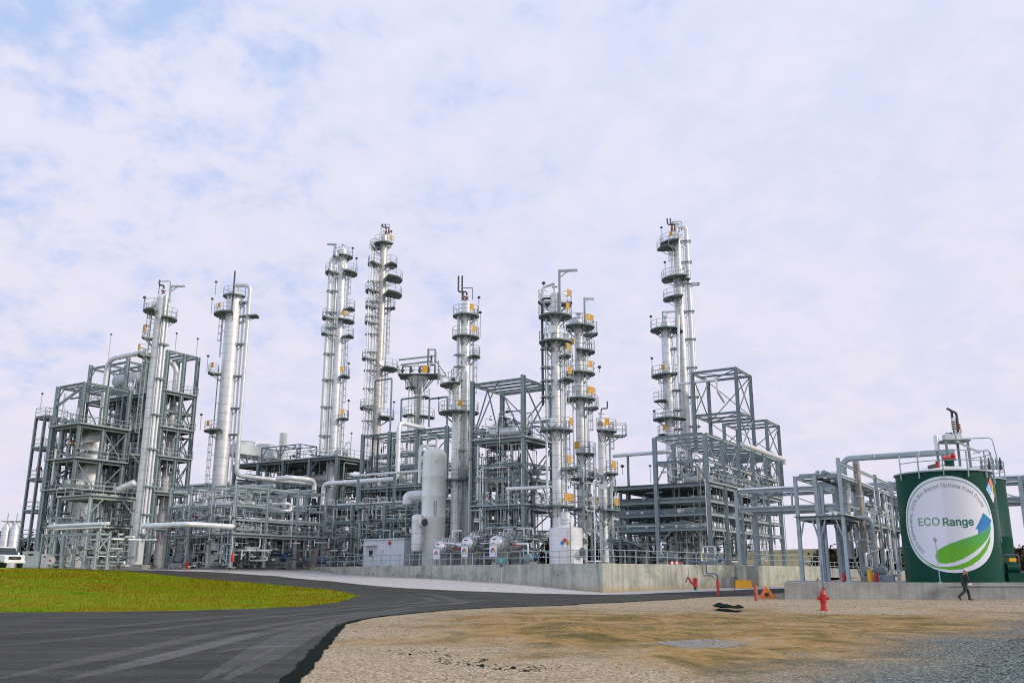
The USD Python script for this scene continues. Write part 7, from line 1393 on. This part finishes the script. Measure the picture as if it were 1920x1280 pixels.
# ---------------------------------------------------------------- loose stones, grass blades, trees
def stones(name, n, poly, size, seed, m, **k):
    R = np.random.default_rng(seed); x0, y0, x1, y1 = poly.bounds; pts = []
    pp = shapely.prepared.prep(poly)
    while sum(map(len, pts)) < n:
        q = np.column_stack([R.uniform(x0, x1, n), y0 + (y1 - y0) * R.random(n) ** 1.7]); pts.append(q[shapely.contains_xy(poly, q[:, 0], q[:, 1])])
    p = np.vstack(pts)[:n]; z = TZ(p[:, 0], p[:, 1]); s = R.uniform(*size, n) * (1 + 1.2 * (R.random(n) > .96)) * np.clip(p[:, 1] / 16, .7, 1.6)
    base = np.array([[1, 0, 0], [-.5, .87, 0], [-.5, -.87, 0], [.2, .1, .75], [0, 0, -.6]]); tri = np.array([[0, 1, 3], [1, 2, 3], [2, 0, 3], [1, 0, 4], [2, 1, 4], [0, 2, 4]])
    base = np.array([[1, 0, .1], [.3, .9, -.1], [-.8, .5, .15], [-.7, -.6, -.1], [.4, -.9, .1], [.1, 0, .7], [0, 0, -.5]]); tri = np.array([[i, (i + 1) % 5, 5] for i in range(5)] + [[(i + 1) % 5, i, 6] for i in range(5)])
    a = R.uniform(0, 2 * np.pi, n); ca, sa = np.cos(a), np.sin(a); sc = R.uniform(.6, 1.3, (n, 7, 3)) * base[None]; sc[:, :, 2] *= R.uniform(.45, .8, (n, 1))
    v = np.stack([sc[..., 0] * ca[:, None] - sc[..., 1] * sa[:, None], sc[..., 0] * sa[:, None] + sc[..., 1] * ca[:, None], sc[..., 2]], -1) * s[:, None, None]; v[..., 0] += p[:, :1]; v[..., 1] += p[:, 1:]; v[..., 2] += (z + s * .15)[:, None]
    f = (tri[None] + 7 * np.arange(n)[:, None, None]).reshape(-1, 3); mb = MB(); v = v.reshape(-1, 3); t = v[f]; nn = np.cross(t[:, 1] - t[:, 0], t[:, 2] - t[:, 0]); nn /= np.maximum(np.linalg.norm(nn, axis=1, keepdims=True), 1e-12)
    mb.add(t.reshape(-1, 3), np.arange(3 * len(f)).reshape(-1, 3), np.repeat(nn, 3, 0)); return mb.build(name, m, kind='stuff', **k)
def stonemat(name, stops):
    return usdkit.material(stage, '/World/Looks/' + name, {'g': ('geometry', {}), 'c': ('rgb_ramp', {'ramp': stops}), 'p': ('principled_bsdf', {'roughness': .9, 'specular_ior_level': .2})}, [('g.random_per_island', 'c.fac'), ('c.color', 'p.base_color')], surface='p.BSDF')
yardp = Polygon(np.vstack([E[1::3], [[30, 55], [26, 12], [-1, 8]]])).buffer(0).difference(road.buffer(-.28))
dmask = Polygon([(6.5, 12), (30, 12), (30, 24), (14, 20)])
stones('loose_gravel', 42000, yardp.difference(Polygon([(4.2, 10.0), (16, 27), (30, 28), (30, 10)])), (.007, .017), 3, stonemat('stone_mix', [(0, (.30, .24, .165)), (.3, (.46, .38, .27)), (.7, (.62, .52, .39)), (.9, (.74, .66, .54)), (1, (.80, .76, .68))]), label='loose pale gravel stones strewn over the yard at the front', cat='gravel')
stones('loose_chippings', 20000, yardp.intersection(Polygon([(3.5, 10.0), (16, 28), (30, 28), (30, 10)])), (.009, .022), 5, stonemat('chipping_mix', [(0, (.05, .065, .06)), (.5, (.15, .18, .175)), (.85, (.36, .37, .38)), (1, (.62, .62, .62))]), label='loose bluish stone chippings at the right front of the yard', cat='gravel')
heap = Polygon(hits([(1232, 1206), (1290, 1199.5), (1350, 1199), (1408, 1206), (1365, 1213), (1290, 1213)]))
hr = np.random.default_rng(2); hq = hr.uniform(heap.bounds[:2], heap.bounds[2:], (260, 2)); hq = hq[shapely.contains_xy(heap, hq[:, 0], hq[:, 1])]; hn = meshkit.noise(np.column_stack([hq * 1.4, hq[:, 0] * 0]), 6); heap = unary_union([Point(*a).buffer(.06 + .30 * max(0, b - .35)) for a, b in zip(hq, hn)])
stones('gravel_heap', 2400, heap, (.010, .024), 15, stonemat('heap_mix', [(0, (.28, .27, .24)), (.4, (.60, .57, .50)), (1, (.82, .80, .74))]), label='low spread patch of pale grey gravel in the brown hollow of the yard', cat='gravel heap')
crumb = LineString(hits([(765, 1222), (850, 1236), (905, 1246), (945, 1250), (1000, 1252)])).buffer(.5)
stones('asphalt_crumbs', 260, crumb, (.008, .03), 9, stonemat('asphalt_crumb_mix', [(0, (.01, .014, .012)), (.8, (.03, .035, .03)), (1, (.10, .10, .09))]), label='line of dark asphalt crumbs spilled over the gravel at the front', cat='debris')
def blades(n, seed):
    R = np.random.default_rng(seed); x0, y0, x1, y1 = grass_poly.bounds; gp = grass_poly.buffer(.12); P_ = []
    while sum(map(len, P_)) < n:
        q = np.column_stack([R.uniform(max(x0, -42), x1, n), y0 + (y1 - y0) * R.random(n) ** 1.9]); P_.append(q[shapely.contains_xy(gp, q[:, 0], q[:, 1])])
    p = np.vstack(P_)[:n]; z = TZ(p[:, 0], p[:, 1]); h = R.uniform(.03, .085, n) * np.clip(p[:, 1] / 45, .8, 1.6); w = R.uniform(.008, .02, n) * np.clip(p[:, 1] / 40, .8, 1.8); a = R.uniform(0, 2 * np.pi, n); d = np.column_stack([np.cos(a), np.sin(a), 0 * a]); ln = R.normal(0, .5, (n, 2)) * h[:, None]
    b = np.column_stack([p, z]); v = np.stack([b - d * w[:, None], b + d * w[:, None], b + np.column_stack([ln, h])], 1); nn = np.tile(np.array([[0, 0, 1.0]]), (3 * n, 1)); mb = MB(); mb.add(v.reshape(-1, 3), np.arange(3 * n).reshape(-1, 3), nn)
    return mb
BLADE = usdkit.material(stage, '/World/Looks/grass_blades', {'g': ('geometry', {}), 'n': ('noise_texture', {'scale': .28, 'detail': 6.0, 'roughness': .65}), 'j': ('math', {'math_type': 'multiply_add', 'value2': .22}), 'j2': ('math', {'math_type': 'add', 'value2': -.11}),
    'c': ('rgb_ramp', {'ramp': [(0.3, (.37, .26, .014)), (0.44, (.36, .37, .010)), (0.56, (.265, .415, .008)), (0.7, (.16, .33, .008))]}), 'p': ('principled_bsdf', {'roughness': .8, 'specular_ior_level': .02}), 't': ('translucent_bsdf', {}), 'm': ('mix_closure', {'fac': .3})},
    [('g.position', 'n.vector'), ('g.random_per_island', 'j.value1'), ('n.fac', 'j.value3'), ('j.value', 'j2.value1'), ('j2.value', 'c.fac'), ('c.color', 'p.base_color'), ('c.color', 't.color'), ('p.BSDF', 'm.closure1'), ('t.BSDF', 'm.closure2')], surface='m.closure')
blades(150000, 8).build('grass', BLADE, kind='stuff', label='short yellow green grass of the rising lawn', cat='grass')
BARK = mat('bark', (.07, .055, .04), .9, var=.3); LEAFM = {k: usdkit.material(stage, '/World/Looks/leaves_' + k, {'g': ('geometry', {}), 'c': ('rgb_ramp', {'ramp': [(0, tuple(x * .55 for x in col)), (.6, col), (1, tuple(x * 1.5 for x in col))]}), 'p': ('principled_bsdf', {'roughness': .7, 'specular_ior_level': .2})}, [('g.random_per_island', 'c.fac'), ('c.color', 'p.base_color')], surface='p.BSDF') for k, col in (('dark', (.035, .055, .025)), ('brown', (.085, .06, .035)))}
def tree(p, h, r, kind, seed, label, group=None):
    R = np.random.default_rng(seed); t = thing('tree', label, 'tree', p, group=group); p = np.asarray(p); m = MB().tube([p, p + Z * h * .3 + np.array([.1, 0, 0]), p + Z * h * .7], [.22, .16, .07], 7, bend=0)
    for k in range(6): a = k * 1.05; q = p + Z * h * (.3 + .06 * k); m.tube([q, q + np.array([math.cos(a), math.sin(a), .7]) * r * .6], .06, 5)
    m.build('trunk', BARK, t); n = 1500; c = R.normal(size=(26, 3)); c /= np.linalg.norm(c, axis=1, keepdims=True); c *= R.uniform(.3, .95, (26, 1)); c = c * [r, r, h * .36] + [0, 0, h * .6]
    i = R.integers(0, 26, n); q = c[i] + R.normal(size=(n, 3)) * r * .22; s = R.uniform(.10, .22, n) * r * .5; d1 = R.normal(size=(n, 3)); d2 = R.normal(size=(n, 3)); v = np.stack([q - d1 * s[:, None] * .5, q + d1 * s[:, None] * .5, q + d2 * s[:, None]], 1) + p; nn = np.repeat(unit_rows(q - [0, 0, h * .5]), 3, 0); mb = MB(); mb.add(v.reshape(-1, 3), np.arange(3 * n).reshape(-1, 3), nn); mb.build('crown', LEAFM[kind], t)
def unit_rows(a): return a / np.maximum(np.linalg.norm(a, axis=1, keepdims=True), 1e-9)
for k, (px, d, h, r, kd, lb) in enumerate(((20, 190, 7.5, 5, 'dark', 'dark tree behind the small silver towers at the left edge'), (70, 205, 6.5, 5, 'dark', 'dark tree behind the stair tower'), (120, 215, 7, 5.5, 'dark', 'dark tree behind the far left building'), (-30, 200, 8, 5, 'dark', 'dark tree at the far left edge'), (1163, 200, 7.0, 4.5, 'dark', 'dark tree seen under the process frame beside the slim column'), (1190, 225, 6.5, 5, 'brown', 'brownish tree seen under the process frame'),
        (1215, 210, 5, 4, 'dark', 'lower dark tree under the process frame'), (1560, 240, 6.5, 6, 'brown', 'brown bush behind the near post of the yard rack'), (1600, 250, 6, 6, 'dark', 'dark bush seen through the yard rack'), (1640, 235, 6.5, 6, 'brown', 'brown bush seen through the right part of the yard rack'), (1675, 245, 7, 6, 'dark', 'dark bush left of the green tank'), (1912, 230, 7, 6, 'brown', 'brown bush behind the fence at the right edge'))):
    q = P(px, 1060, d); q[2] = tz(q[0], q[1]) - .2; tree(q, h, r, kd, 40 + k, lb)
SP = ['dark', 'dark', 'brown']
for k in range(15):
    px = 230 + k * 73; d = 186 + (k * 37) % 40; q = P(px, 1060, d); q[2] = tz(q[0], q[1]) - .2
    tree(q, 5.2 + (k * 7 % 5) * .5, 5.0, SP[k % 3], 80 + k, f'{ORD[k] if k < 10 else ORD[k - 10] + " right-hand"} tree from the left in the row behind the plant', group='row of trees behind the plant')
